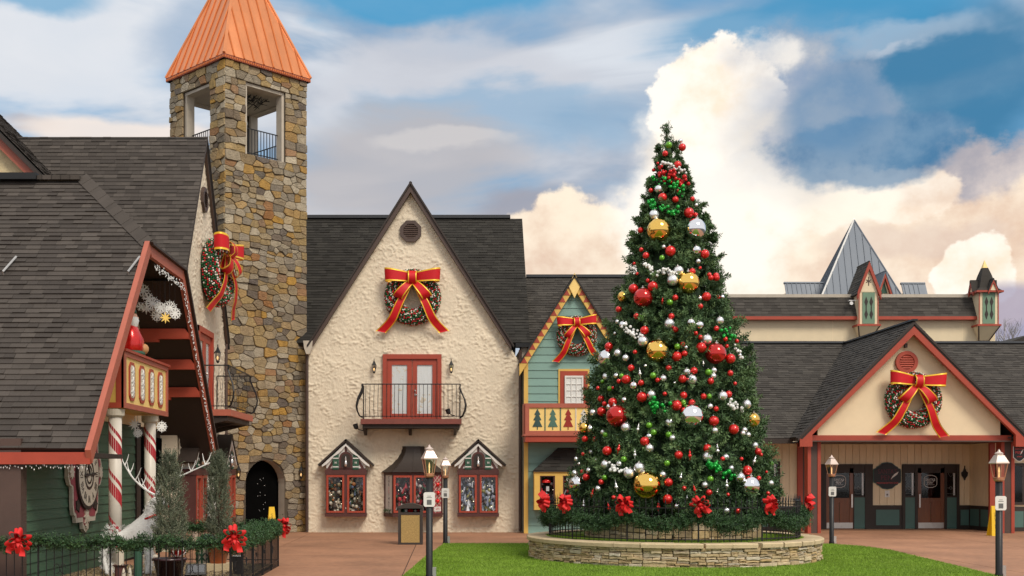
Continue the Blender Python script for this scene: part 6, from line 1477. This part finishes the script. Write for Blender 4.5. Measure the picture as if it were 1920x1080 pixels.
add(3.856, 1080, 500, [(698,98,40,'s'),(340,420,27,'s'),(484,540,37,'s'),(675,413,37,'s'),(830,405,30,'s'),(893,423,30,'s'),(1040,390,28,'s'),(947,527,36,'s'),(1057,220,17,'s'),(897,228,16,'s'),(303,625,27,'s'),(360,660,24,'s'),(218,795,27,'s'),(292,789,20,'s'),(418,860,29,'s'),(545,925,30,'s'),(350,963,20,'s'),(632,807,24,'s'),(802,760,26,'s'),(838,817,36,'s'),(997,750,21,'s'),(993,790,21,'s'),(1060,935,34,'s'),(1233,995,32,'s'),(970,1010,20,'s'),(300,398,16,'s'),(282,482,11,'s'),(238,1010,18,'s'),(120,1055,20,'s'),(1183,640,15,'s'),
 (415,160,32,'r'),(555,143,33,'r'),(717,224,20,'r'),(943,217,30,'r'),(1027,220,15,'r'),(308,308,20,'r'),(438,358,20,'r'),(900,286,18,'r'),(495,460,28,'r'),(690,358,20,'r'),(718,455,20,'r'),(865,480,16,'r'),(900,510,16,'r'),(820,465,14,'r'),(1015,447,18,'r'),(237,577,27,'r'),(427,618,15,'r'),(398,732,22,'r'),(772,560,17,'r'),(728,650,33,'r'),(785,628,20,'r'),(905,585,34,'r'),(1117,665,32,'r'),(670,732,20,'r'),(853,752,24,'r'),(362,815,30,'r'),(310,828,16,'r'),(470,840,20,'r'),(590,820,16,'r'),(770,812,27,'r'),(973,828,22,'r'),(1115,770,20,'r'),(1150,845,13,'r'),(476,943,34,'r'),(778,930,24,'r'),(642,920,15,'r'),(922,938,20,'r'),(1103,922,23,'r'),(725,1002,36,'r'),(838,985,24,'r'),(1013,1028,18,'r'),(180,955,22,'r'),(205,990,16,'r'),(265,980,29,'r'),(185,1047,30,'r'),(1080,523,16,'r'),(1092,574,13,'r'),(1163,538,14,'r'),(975,80,18,'r'),(1015,80,22,'r'),(845,35,18,'r'),(520,100,14,'r'),(160,878,14,'r'),(266,875,10,'r'),
 (678,258,21,'n'),(470,370,21,'n'),(733,578,21,'n'),(558,787,22,'n'),(330,790,17,'n'),(957,763,22,'n'),(243,882,17,'n'),(963,937,18,'n'),(775,982,20,'n'),(190,830,13,'n'),
 (463,770,36,'fs'),(503,717,12,'s'),(920,697,24,'fs'),(795,583,14,'s'),(713,840,10,'s'),(625,245,26,'fr')])
add(4.154, 1040, 740, [(280,265,30,'s'),(375,292,18,'s'),(553,255,36,'s'),(300,140,26,'s'),(425,95,22,'s'),(735,325,24,'s'),(740,417,32,'s'),(917,337,24,'s'),(897,215,36,'s'),(1247,280,26,'s'),(1190,483,38,'s'),(1478,275,22,'s'),(1465,300,20,'s'),(1507,312,20,'s'),(1333,487,24,'s'),(1375,573,22,'s'),(1560,395,24,'s'),(1440,645,42,'s'),(1683,690,22,'s'),(1170,703,25,'s'),(393,545,33,'s'),(503,537,22,'s'),(580,613,42,'s'),(658,570,42,'s'),(168,500,16,'s'),(283,447,17,'s'),(265,590,20,'s'),(338,732,22,'s'),(155,615,26,'s'),(843,622,24,'s'),(1725,828,18,'s'),(950,868,22,'s'),(1338,902,25,'s'),(190,537,11,'s'),
 (1240,205,36,'r'),(1395,270,36,'r'),(408,437,33,'r'),(700,363,32,'r'),(965,470,30,'r'),(1190,418,30,'r'),(1585,443,24,'r'),(1607,467,14,'r'),(1308,500,17,'r'),(1455,500,14,'r'),(1500,590,34,'r'),(1590,650,17,'r'),(887,683,30,'r'),(1203,762,23,'r'),(880,815,35,'r'),(245,642,26,'r'),(215,600,17,'r'),(362,680,20,'r'),(315,347,20,'r'),(235,345,22,'r'),(460,800,16,'r'),(1425,905,20,'r'),(1662,768,14,'r'),(1350,778,13,'r'),(222,462,14,'r'),(1650,602,10,'r'),(1008,730,18,'r'),
 (498,420,42,'fr'),(1053,470,44,'fr'),(293,768,38,'fr'),(1090,738,38,'fr'),(423,880,40,'fr'),(808,870,42,'fr'),(625,465,40,'fs'),(1267,432,48,'fs'),(1555,515,38,'fs'),(650,265,40,'fs'),(480,715,46,'fs'),(1340,705,46,'fs'),(983,640,34,'fs'),(1267,755,24,'fs'),(320,505,22,'fs'),(1030,800,24,'fs'),(228,860,44,'fs'),
 (395,312,20,'n'),(735,238,22,'n'),(770,293,22,'n'),(888,310,22,'n'),(538,502,22,'n'),(875,533,22,'n'),(388,645,20,'n'),(1213,657,23,'n'),(1685,537,20,'n')])
def ornament(mat, kind, seg):
    if kind == 'ball':
        o = MB().ball((0, 0, 0), 1, seg, seg * 2 // 3).build('ornament_ball', M[mat], None, True)
        MB().lathe((0, 0, .93), [(.17, 0), (.17, .16), (.05, .17), (.05, .34)], 8).build('cap', M['steel'], o)
    else:
        o = MB().lathe((0, 0, 0), [(.001, -1), (.05, -.75), (.10, -.42), (.26, -.28), (.34, -.12), (.26, .06), (.11, .18), (.20, .34), (.17, .48), (.06, .62), (.03, .95)], 12).build('ornament_finial', M[mat], None, True)
        MB().lathe((0, 0, .92), [(.05, 0), (.05, .08), (.015, .09), (.015, .2)], 6).build('cap', M['steel'], o)
    return o
PROTO = {}; NAMED = []
def put(mat, kind, seg, p, r, label, cat, group):
    key = (mat, kind, seg)
    if key not in PROTO: o = PROTO[key] = ornament(mat, kind, seg)
    else: o = copy_tree(PROTO[key])
    o.location = p; o.scale = (r, r, r); o.rotation_euler = (R.uniform(-.25, .25), R.uniform(-.25, .25), R.uniform(0, 6))
    tag(o, label, cat, group)
for px, py, r, m, nm in BIG:
    p, Y = surf(px, py, -.26); put(m, 'ball', 32, p, r * 1.10 * Y / FX, nm + ' on the Christmas tree', 'ornament', 'big mirror balls on the Christmas tree')
def relate(x, y):
    b = min(BIG, key=lambda q: (q[0] - x) ** 2 + ((q[1] - y)) ** 2); dx, dy = x - b[0], y - b[1]; a = abs(dx) / (abs(dy) + 1e-6)
    h = 'left of' if dx < 0 else 'right of'; v = 'above' if dy < 0 else 'below'
    return b, (v if a < .5 else h if a > 2 else v + (' left of' if dx < 0 else ' right of')), sqrt(dx * dx + dy * dy)
kindn = {'r': ('red ball', 'ornament_ball'), 's': ('silver ball', ''), 'n': ('green ball', ''), 'fr': ('red drop finial', ''), 'fs': ('silver drop finial', '')}
buckets = {}
for x, y, r, c in ORN:
    b, rel, d = relate(x, y); buckets.setdefault((c, b[4], rel), []).append((d, x, y, r))
ords = ['nearest', 'second nearest', 'third nearest', 'fourth nearest', 'fifth nearest', 'sixth nearest', 'seventh nearest', 'eighth nearest', 'ninth nearest', 'tenth nearest', 'eleventh nearest', 'twelfth nearest']
for (c, bn, rel), ls in buckets.items():
    ls.sort()
    for i, (d, x, y, r) in enumerate(ls):
        p, Y = surf(x, y, -.36); lab = f"{'small ' if c in 'rsn' else ''}{kindn[c][0]} {rel} the {bn}"
        if len(ls) > 1: lab = f"{kindn[c][0]} {rel} the {bn}, {ords[i]} one"
        lab += '' if len(lab.split()) > 13 else ' on tree'
        rr = r * Y / FX * (1.04 if c == 's' else 1.12)
        if c[0] == 'f': put('red_m' if c == 'fr' else 'silver_m', 'finial', 12, p, rr, lab, 'ornament', 'drop finials on the Christmas tree')
        else: put({'r': 'red_m', 's': 'silver_m', 'n': 'green_b'}[c] if not (c == 's' and R.random() < .25) else 'silver', 'ball', 20 if r > 5 else 12, p, rr, lab, 'ornament', {'r': 'small red balls', 's': 'small silver balls', 'n': 'small green balls'}[c] + ' on the Christmas tree')
def strand(label, mat, pts, sx, ox, oy, br=.036, thick=.05, dens=44, bumps=1):
    P = [V3((ox + x / sx, oy + y / sx, 0)) for x, y in pts]; P = smooth_path(P, 8); t = None; W = [surf(p.x, p.y, -.40)[0] for p in P]
    t = thing('bead_strand', tuple(W[0]), label, 'bead garland', 'bead strands on the Christmas tree'); L_ = sum((W[i + 1] - W[i]).length for i in range(len(W) - 1)); mb = MB(); n = int(L_ * dens)
    for i in range(n):
        s = R.random() * (len(W) - 1); k = min(int(s), len(W) - 2); p = W[k].lerp(W[k + 1], s - k) + V3((R.gauss(0, thick * .6), R.uniform(-.10, .05), R.gauss(0, thick))); mb.ball(p, br * R.uniform(.6, 1.15), 8, 6)
    mb.build('beads', M[mat], t, True, kind='stuff'); MB().tube(W, .008, 4).build('cord', M['iron'], t)
strand('upper white bead strand near the treetop, just below the green ball', 'bead_w', [(390,310),(440,322),(490,345),(548,372)], 3.6, 1130, 220)
strand('red bead strand wound round the upper tree below white beads', 'bead_r', [(358,355),(410,385),(460,400),(520,428),(556,455)], 3.6, 1130, 220, .055, .075)
strand('upper green bead strand below the red beads near the treetop', 'bead_g', [(345,428),(420,442),(480,470),(560,508)], 3.6, 1130, 220, .045, .07, 44)
strand('second green bead strand just above the topmost gold ball', 'bead_g', [(308,568),(360,612),(430,630),(512,642)], 3.6, 1130, 220, .042, .05, 44)
strand('white bead strand left of the second highest gold ball', 'bead_w', [(290,998),(335,1032),(400,1052),(470,1045)], 3.6, 1130, 220, .038, .04, 50)
strand('white bead strand above left of the middle gold ball', 'bead_w', [(345,430),(380,465),(420,492),(480,490)], 3.856, 1080, 500, .038, .05, 40)
strand('green bead strand at the right edge above the middle red ball', 'bead_g', [(1050,455),(1100,488),(1135,482)], 3.856, 1080, 500, .045, .05, 44)
strand('green bead strand between lowest big red ball and middle silver ball', 'bead_g', [(530,975),(560,1010),(620,1022),(672,1008)], 3.856, 1080, 500, .05, .07, 44)
strand('white bead strand right of the middle big silver ball', 'bead_w', [(1100,965),(1135,1005),(1200,1020)], 3.856, 1080, 500, .04, .05, 44)
strand('short white bead strand at the right edge below middle red ball', 'bead_w', [(1150,585),(1175,620),(1195,650)], 3.856, 1080, 500, .036, .04, 36)
strand('white bead strand above left of the lowest gold ball', 'bead_w', [(425,545),(470,582),(512,600),(560,580)], 4.154, 1040, 740, .042, .04, 44)
strand('green bead strand above left of the lower right silver ball', 'bead_g', [(1200,532),(1260,568),(1320,600),(1392,668)], 4.154, 1040, 740, .05, .05, 46)
# ------------------------------------------------------------------ lamp posts
def lamp_post(x, y, label, rz, H=2.44):
    t = thing('lamp_post', (x, y, 0), label, 'street lamp', 'copper lamp posts around the lawn'); o = V3((x, y, 0)); q4 = F((0, 0, 0), (cos(rz), sin(rz), 0), (-sin(rz), cos(rz), 0)); zg = H - .52
    MB().lathe(o, [(.075, 0), (.075, .05), (.065, .08), (.065, zg - .05)], 14).build('pole', M['iron'], t, True)
    MB().lathe(o, [(.085, zg - .05), (.10, zg - .02), (.10, zg)], 12).build('pole_collar', M['lamp_cop'], t)
    f4 = F((0, 0, 0), (q4.u * k7 + q4.v * k7), (q4.v * k7 - q4.u * k7))
    MB().lathe(o, [(.11, zg), (.115, zg + .025), (.10, zg + .03)], 4, fr=f4).build('lantern_base', M['lamp_cop'], t)
    ed = MB(); lo = [o + f4.u * (.105 * cos(k * pi / 2)) + f4.v * (.105 * sin(k * pi / 2)) + V3((0, 0, zg + .03)) for k in range(4)]; hi = [o + f4.u * (.16 * cos(k * pi / 2)) + f4.v * (.16 * sin(k * pi / 2)) + V3((0, 0, zg + .30)) for k in range(4)]
    for k in range(4): ed.tube([lo[k], hi[k]], .011, 4)
    ed.build('lantern_frame', M['lamp_cop'], t)
    for k in range(4): MB().add([lo[k], lo[(k + 1) % 4], hi[(k + 1) % 4], hi[k]], [(0, 1, 2, 3)]).build('lantern_pane', M['lampglass'], t)
    MB().lathe(o, [(.185, zg + .29), (.193, zg + .31), (.176, zg + .33), (.10, zg + .45), (.085, zg + .46)], 4, fr=f4).build('lantern_roof', M['lamp_roof'], t)
    MB().lathe(o, [(.075, zg + .46), (.075, zg + .485), (.085, zg + .49), (.03, zg + .525), (.02, zg + .55), (.001, zg + .575)], 10).build('lantern_finial', M['lamp_roof'], t)
    MB().lathe(o, [(.010, zg + .03), (.010, zg + .12), (.014, zg + .15), (.010, zg + .20), (.001, zg + .24)], 8).build('flame', M['flame'], t)
    f = F((x, y, 0), (1, 0, 0)); zs = zg - .47
    pl = hexp(0, zs, .108, .138, .026); S = MB().prism(f, pl, .068, .080).build('notice_plate', M['signw'], t); MB().box(f, -.045, .045, zs - .10, zs - .005, .080, .083).box(f, -.05, .05, zs + .03, zs + .04, .080, .083).box(f, -.035, .035, zs + .06, zs + .068, .080, .083).build('notice_print', M['ink'], S)
    MB().box(f, .06, .13, .02, .22, -.05, .02).build('outlet_box', M['steel'], t)
    return t
lamp_post(-.355, 22.3, 'front lamp post at the left lawn edge, large and close with white notice plate', .25, 2.50)
lamp_post(-.075, 33.3, 'far lamp post at the back left corner of the lawn by the bin', .2, 2.44)
lamp_post(10.92, 33.4, 'lamp post at the back right lawn corner in front of the left shop door', .3, 2.48)
lamp_post(10.66, 22.7, 'front lamp post at the right edge beside the yellow wet floor sign', .1, 2.42)
# ------------------------------------------------------------------ litter bin
x, y = -1.06, 33.0; f = front(x, y); t = thing('litter_bin', (x, y, 0), 'brown square litter bin with pebble panel in front of the centre shop window', 'bin')
for s in (-1, 1): MB().box(f, s * .345 - (.07 if s > 0 else 0), s * .345 + (.07 if s < 0 else 0), 0, 1.02, -.66, .0).build('bin_corner', M['binplastic'], t)
MB().box(f, -.275, .275, 0.02, .80, -.64, -.03).build('bin_body', M['binplastic'], t); MB().box(f, -.26, .26, .06, .84, -.03, -.006).build('pebble_panel', M['aggregate'], t)
MB().box(f, -.275, .275, .84, .91, -.66, .004).build('bin_band', M['binplastic'], t); MB().box(f, -.275, .275, .0, .06, -.66, -.002).build('bin_foot', M['binplastic'], t)
MB().box(f, -.265, .265, .91, 1.02, -.40, -.38).build('bin_opening', M['black'], t)
top = [(-.36, 1.02), (.36, 1.02), (.35, 1.06)] + [(.33 - .66 * i / 10, 1.08 + .085 * sin(pi * i / 10)) for i in range(11)] + [(-.35, 1.06)]
MB().prism(f, top, -.68, .02).build('bin_hood', M['binplastic'], t)
cu = MB()
for i in range(9): cu.ball(f.p(R.uniform(-.22, .22), .95, -.2 - R.random() * .1), R.uniform(.03, .055), 8, 6, mi=R.randrange(3))
cu.build('rubbish', [M['red_m'], M['signw'], M['dgreen']], t, kind='stuff')
# ------------------------------------------------------------------ wet floor signs
def wet(x, y, h, label, rz):
    t = thing('wet_floor_sign', (x, y, 0), label, 'floor sign', 'yellow wet floor signs'); u = V3((cos(rz), sin(rz), 0)); w = V3((-sin(rz), cos(rz), 0))
    for s in (-1, 1):
        g = F(V3((x, y, 0)) + w * (s * .16), u * -s if s > 0 else u, V3((0, 0, 1)) - w * (s * .15)); pl = [(-.155, 0), (.155, 0), (.085, h), (-.085, h)]
        P_ = MB().prism(g, pl, -.018, .0).build('sign_leaf', M['yplastic'], t)
        for i, c in enumerate('CAUTION'): lettering('letter', c, .085, g.at(0, h * .74 - i * .075, .0), M['iron'], P_, .002)
wet(17.58, 37.8, .97, 'yellow wet floor sign at the right porch column behind the lamp post', .12)
wet(-5.62, 37.4, .95, 'yellow wet floor sign in front of the tower arch', .3)
# ------------------------------------------------------------------ front garden fence, its garland and bows
FC = V3((-3.62, 19.5, 0)); T = thing('garden_fence', tuple(FC), 'low black iron picket fence round the decorated bed in the left foreground', 'fence')
def run(p, q, n):
    d = (q - p); 
    for i in range(n + 1):
        c = p + d * (i / n); po = i % 9 == 0; r = .016 if po else .008
        MB().lathe(c, [(r, 0), (r, .84), (r * 2.1, .86), (r, .89), (.001, .97)], 5).build('post' if po else 'picket', M['iron'], T)
    for z in (.14, .80): MB().tube([p + V3((0, 0, z)), q + V3((0, 0, z))], .012, 4).build('rail', M['iron'], T)
    for i in range(int(d.length / 1.1)):
        c = p + d * ((i + .5) * 1.1 / d.length) + V3((0, 0, .42)); u = d.normalized()
        for s in (-1, 1): MB().tube([c + u * (s * .05 * cos(k * pi / 5) + s * .05) + V3((0, 0, .08 * sin(k * pi / 5))) for k in range(9)], .006, 4).build('scroll', M['iron'], T)
c1, c2, c3, c4 = V3((-9.2, 19.5, 0)), V3((-3.62, 19.5, 0)), V3((-3.66, 25.3, 0)), V3((-6.3, 25.6, 0))
run(c1, c2, 42); run(c2, c3, 44); run(c3, c4, 18)
def wob(a, b, n, z): return [a.lerp(b, i / n) + V3((R.gauss(0, .015), R.gauss(0, .015), z + .025 * sin(i * 1.1) + R.gauss(0, .012))) for i in range(n + 1)]
garland('fence_garland', 'green pine garland along the front run of the garden fence', wob(c1, c2, 30, .86), .085, 200, 71, .065, ln=(.08, .17))
garland('fence_garland', 'bright green pine garland along the side run of the garden fence towards the arch', wob(c2, c3, 30, .86), .13, 300, 75, .075, ln=(.10, .20))
garland('fence_garland', 'dark pine garland along the back run of the garden fence', wob(c3, c4, 14, .86), .10, 230, 79, .065, ln=(.10, .18))
for px, py, Y, lb in ((40, 1012, 19.38, 'big scarlet bow on the front fence garland at the far left'), (441, 1006, 19.4, 'big scarlet bow on the front corner of the garden fence'), (531, 986, 25.2, 'scarlet bow on the far corner of the garden fence near the arch')):
    o = copy_tree(BOW); o['label'] = lb; o['group'] = 'scarlet bows on the garden fence'; place(o, ((px - CX) * Y / FX, Y - .1, HC + (CY - py) * Y / FX), R.uniform(-.2, .2), (.86 if Y < 20 else .78))
    o.rotation_euler = (0, R.uniform(-.6, .6), .5 if Y > 20 else .1)
bd = MB().prism(WORLD, [(-9.3, 19.6), (-3.72, 19.6), (-3.76, 25.2), (-6.3, 25.5), (-7.4, 24), (-7.4, 20.4), (-9.3, 20.3)], -.02, .05).build('garden_bed', M['soil']); tag(bd, 'planting bed inside the garden fence', None, None, 'structure')
gp_ = MB(); bx = [(-9.3, 19.6), (-3.72, 19.6), (-3.76, 25.2), (-6.3, 25.5), (-7.4, 24), (-7.4, 20.4), (-9.3, 20.3)]
n = 9000; gx, gy = gr.uniform(-9.3, -3.7, n), gr.uniform(19.6, 25.5, n); k = in_poly(gx, gy, bx); gx, gy = gx[k], gy[k]; n = len(gx)
c = np.stack([gx, gy, np.full(n, .055)], 1); r = gr.uniform(.02, .045, n)[:, None]; v = []
for j in range(4):
    a = gr.uniform(0, .6, n) + j * pi / 2; b_ = a + pi / 2; s0 = np.stack([np.cos(a), np.sin(a), 0 * a], 1) * r; s1 = np.stack([np.cos(b_), np.sin(b_), 0 * b_], 1) * r; v.append(np.stack([c + s0, c + s1, c + np.stack([0 * a, 0 * a, r[:, 0] * .7], 1)], 1))
v = np.concatenate(v, 1).reshape(-1, 3); o = np_mesh('bed_gravel', v, 3, M['gravel'], None, np.repeat(gr.uniform(.02, .98, n), 4), 'stuff'); tag(o, 'brown and tan gravel filling the fenced bed')
# ------------------------------------------------------------------ potted junipers
def potted(x, y, z0, zp, rt, top, mat, label, seed, wid):
    t = thing('potted_conifer', (x, y, z0), label, 'potted tree', 'potted conifers in the fenced bed'); o = V3((x, y, z0)); h = zp - z0
    MB().lathe(o, [(rt * .68, 0), (rt * .95, h * .9), (rt * 1.06, h * .9), (rt * 1.06, h), (rt * .94, h), (rt * .9, h - .05), (.01, h - .05)], 24).build('pot', M[mat], t, True)
    MB().tube([o + V3((0, 0, h - .06)), o + V3((.01, 0, h + .4)), o + V3((0, 0, top - z0 - .3))], [.028, .02, .006], 6).build('trunk', M['bark'], t)
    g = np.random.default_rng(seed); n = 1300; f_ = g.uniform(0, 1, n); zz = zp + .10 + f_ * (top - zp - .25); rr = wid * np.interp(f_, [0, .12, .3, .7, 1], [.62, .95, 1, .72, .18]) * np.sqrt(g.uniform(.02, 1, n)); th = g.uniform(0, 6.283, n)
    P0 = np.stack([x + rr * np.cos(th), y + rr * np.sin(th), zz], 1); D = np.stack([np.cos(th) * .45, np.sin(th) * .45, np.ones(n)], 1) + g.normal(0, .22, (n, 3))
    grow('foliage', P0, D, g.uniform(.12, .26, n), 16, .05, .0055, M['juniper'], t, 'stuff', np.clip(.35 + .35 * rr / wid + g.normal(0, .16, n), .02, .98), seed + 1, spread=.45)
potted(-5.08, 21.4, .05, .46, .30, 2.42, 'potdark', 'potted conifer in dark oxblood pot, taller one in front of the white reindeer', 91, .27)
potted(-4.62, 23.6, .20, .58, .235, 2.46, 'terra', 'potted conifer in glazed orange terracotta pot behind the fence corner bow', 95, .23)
MB_ = MB().box(front(-4.62, 23.6), -.28, .28, .03, .20, -.26, .26); o = MB_.build('pot_stand', M['cap']); tag(o, 'low tan stone block under the orange terracotta pot', 'stand')
# ------------------------------------------------------------------ white tinsel reindeer
p0 = V3((-5.95, 22.5, .05)); t = thing('reindeer_figure', tuple(p0), 'white tinsel reindeer figure with antlers standing in the fenced bed', 'reindeer', None)
J = {'pel': (-.52, .05, .80), 'belly': (-.18, .02, .76), 'chest': (.16, 0, .86), 'neck': (.27, -.02, 1.16), 'poll': (.36, -.03, 1.46), 'muz': (.54, -.12, 1.36), 'nose': (.60, -.15, 1.32)}
for s, n_ in ((-1, 'a'), (1, 'b')):
    J.update({'hip' + n_: (-.50, .13 * s, .66), 'hock' + n_: (-.62, .14 * s, .38), 'hf' + n_: (-.54, .14 * s, .02), 'sh' + n_: (.20, .11 * s, .58), 'kn' + n_: (.22, .12 * s, .32), 'ff' + n_: (.20, .12 * s, .02)})
ks = list(J); ed = [('pel', 'belly'), ('belly', 'chest'), ('chest', 'neck'), ('neck', 'poll'), ('poll', 'muz'), ('muz', 'nose')]
for n_ in 'ab': ed += [('pel', 'hip' + n_), ('hip' + n_, 'hock' + n_), ('hock' + n_, 'hf' + n_), ('chest', 'sh' + n_), ('sh' + n_, 'kn' + n_), ('kn' + n_, 'ff' + n_)]
rad_ = {'pel': .18, 'belly': .17, 'chest': .22, 'neck': .15, 'poll': .11, 'muz': .065, 'nose': .045}
me = bpy.data.meshes.new('body'); me.from_pydata([J[k] for k in ks], [(ks.index(a), ks.index(b)) for a, b in ed], []); me.materials.append(M['tinsel'])
o = bpy.data.objects.new('body', me); C.objects.link(o); o.parent = t; ORG[o.name] = p0
o.modifiers.new('skin', 'SKIN').use_smooth_shade = True; o.modifiers.new('sub', 'SUBSURF').levels = 1; o.modifiers['sub'].render_levels = 2
if not me.skin_vertices: me.skin_vertices.new()
for i, k in enumerate(ks):
    r = rad_.get(k, .075 if k[:2] in ('hi', 'sh') else .05 if k[:2] in ('ho', 'kn') else .042); me.skin_vertices[0].data[i].radius = (r, r); me.skin_vertices[0].data[i].use_root = k == 'pel'
ps, ds = [], []
for a, b in ed:
    A, B = V3(J[a]), V3(J[b]); r0_, r1_ = rad_.get(a, .055), rad_.get(b, .055)
    for i in range(int((B - A).length * (190 if r0_ > .09 else 90))):
        f_ = R.random(); d = V3((R.gauss(0, 1), R.gauss(0, 1), R.gauss(0, 1))).normalized(); ps.append(list(p0 + A.lerp(B, f_) + d * (r0_ + (r1_ - r0_) * f_) * .85)); ds.append(list(d))
grow('tinsel_pile', np.array(ps), np.array(ds), np.full(len(ps), .05), 9, .045, .005, M['tinsel'], t, 'stuff', np.full(len(ps), .5), 3)
for s in (-1, 1):
    an = MB(); base = p0 + V3((.34, .05 * s, 1.54)); up_ = [V3((0, 0, 0)), V3((s * .16 - .02, .08 * s, .22)), V3((s * .52, .14 * s, .40)), V3((s * 1.0, .18 * s, .62))] if s > 0 else [V3((0, 0, 0)), V3((-.18, -.06, .12)), V3((-.40, -.12, .34)), V3((-.56, -.16, .62))]
    pts = smooth_path([base + q for q in up_], 4); an.tube(pts, [.026 - .016 * i / (len(pts) - 1) for i in range(len(pts))], 6)
    for i in range(3, len(pts), 2):
        for w in (-1, 1): d = V3((w * .09 + R.uniform(-.04, .04), R.uniform(-.05, .05), R.uniform(.10, .22))); an.tube([pts[i], pts[i] + d * .6, pts[i] + d + V3((0, 0, .05))], [.014, .010, .004], 5)
    an.build('antler', M['tinsel'], t)
MB().tube([p0 + V3((.27 + .17 * cos(a) * .95, .17 * sin(a), 1.12 + .06 * cos(a))) for a in [2 * pi * i / 16 for i in range(16)]], .022, 6, closed=True).build('collar', M['red_m'], t)
MB().ball(p0 + V3((.62, -.16, 1.32)), .035, 8, 6).build('nose_ball', M['red_m'], t, True)
# small things standing in the bed
def deco(name, x, y, label, cat): return thing(name, (x, y, .05), label, cat), V3((x, y, .05))
t, o = deco('candle_figure', -5.78, 20.7, 'cream candle on a red and cream holder behind the front fence', 'candle')
MB().lathe(o, [(.13, 0), (.15, .06), (.10, .12), (.10, .30), (.14, .34)], 12).build('holder', M['maroon'], t); MB().lathe(o + V3((0, 0, .34)), [(.065, 0), (.065, .24), (.05, .25)], 12).build('wax', M['boardcream'], t); MB().lathe(o + V3((0, 0, .59)), [(.01, 0), (.02, .03), (.002, .09)], 6).build('wick_flame', M['flame'], t)
for i in range(4): MB().lathe(o + V3((.17 * cos(i * pi / 2 + .6), .17 * sin(i * pi / 2 + .6), 0)), [(.035, 0), (.035, .20), (.02, .26), (.001, .30)], 8).build('spindle', M['boardcream'], t)
t, o = deco('toy_post', -5.52, 20.9, 'green painted wooden toy post behind the front fence', 'toy'); MB().lathe(o, [(.09, 0), (.075, .05), (.075, .58), (.10, .60), (.10, .64)], 12).build('post', M['dgreen'], t); MB().lathe(o + V3((0, 0, .64)), [(.05, 0), (.07, .05), (.04, .11), (.005, .12)], 10).build('post_cap', M['boardcream'], t)
t, o = deco('wrapped_gift', -4.92, 24.0, 'round white gift drum with green scroll pattern and green lid', 'gift'); MB().lathe(o, [(.22, 0), (.22, .52)], 20).build('drum', M['boardcream'], t); MB().lathe(o + V3((0, 0, .52)), [(.235, 0), (.235, .07), (.18, .11), (.12, .18), (.02, .20)], 20).build('lid', M['dgreen'], t)
for i in range(10):
    a = 2 * pi * i / 10; g_ = F(o + V3((.221 * cos(a), .221 * sin(a), .26)), (-sin(a), cos(a), 0)); MB().box(g_, -.018, .018, -.25, .25, 0, .008).box(g_.turn(.7), -.012, .012, -.10, .10, 0, .010).box(g_.turn(-.7), -.012, .012, -.10, .10, 0, .012).build('scroll_stripe', M['dgreen'], t)
t, o = deco('knit_ball', -5.28, 22.9, 'red and white striped ball behind the oxblood pot', 'ball'); MB().ball(o + V3((0, 0, .50)), .17, 16, 12).build('ball', M['redb'], t, True); MB().lathe(o, [(.10, 0), (.06, .06), (.05, .33)], 10).build('ball_stand', M['tinsel'], t)
for i in range(5): MB().tube([o + V3((.175 * cos(a) * cos(i * .63), .175 * cos(a) * sin(i * .63), .50 + .175 * sin(a))) for a in [2 * pi * k / 18 for k in range(18)]], .012, 4, closed=True).build('white_band', M['tinsel'], t)
t, o = deco('ground_floodlight', -4.78, 22.2, 'black box floodlight lying on the gravel below the orange pot', 'floodlight'); g_ = F(o + V3((0, 0, .08)), (.95, .3, 0), (0, .35, 1)); MB().box(g_, -.18, .18, -.06, .14, -.12, .12).build('housing', M['iron'], t); MB().box(g_, -.15, .15, -.03, .11, .12, .128).build('lens', M['lampglass'], t); MB().box(g_, -.20, .20, -.08, -.06, -.14, .14).build('foot_bar', M['iron'], t)
t, o = deco('path_light', -4.05, 22.6, 'small black bucket shaped path light by the side fence', 'light'); MB().lathe(o, [(.07, 0), (.12, .34), (.13, .36)], 14).build('housing', M['iron'], t); MB().lathe(o + V3((0, 0, .355)), [(.11, 0), (.10, .02)], 14).build('lens', M['signw'], t)
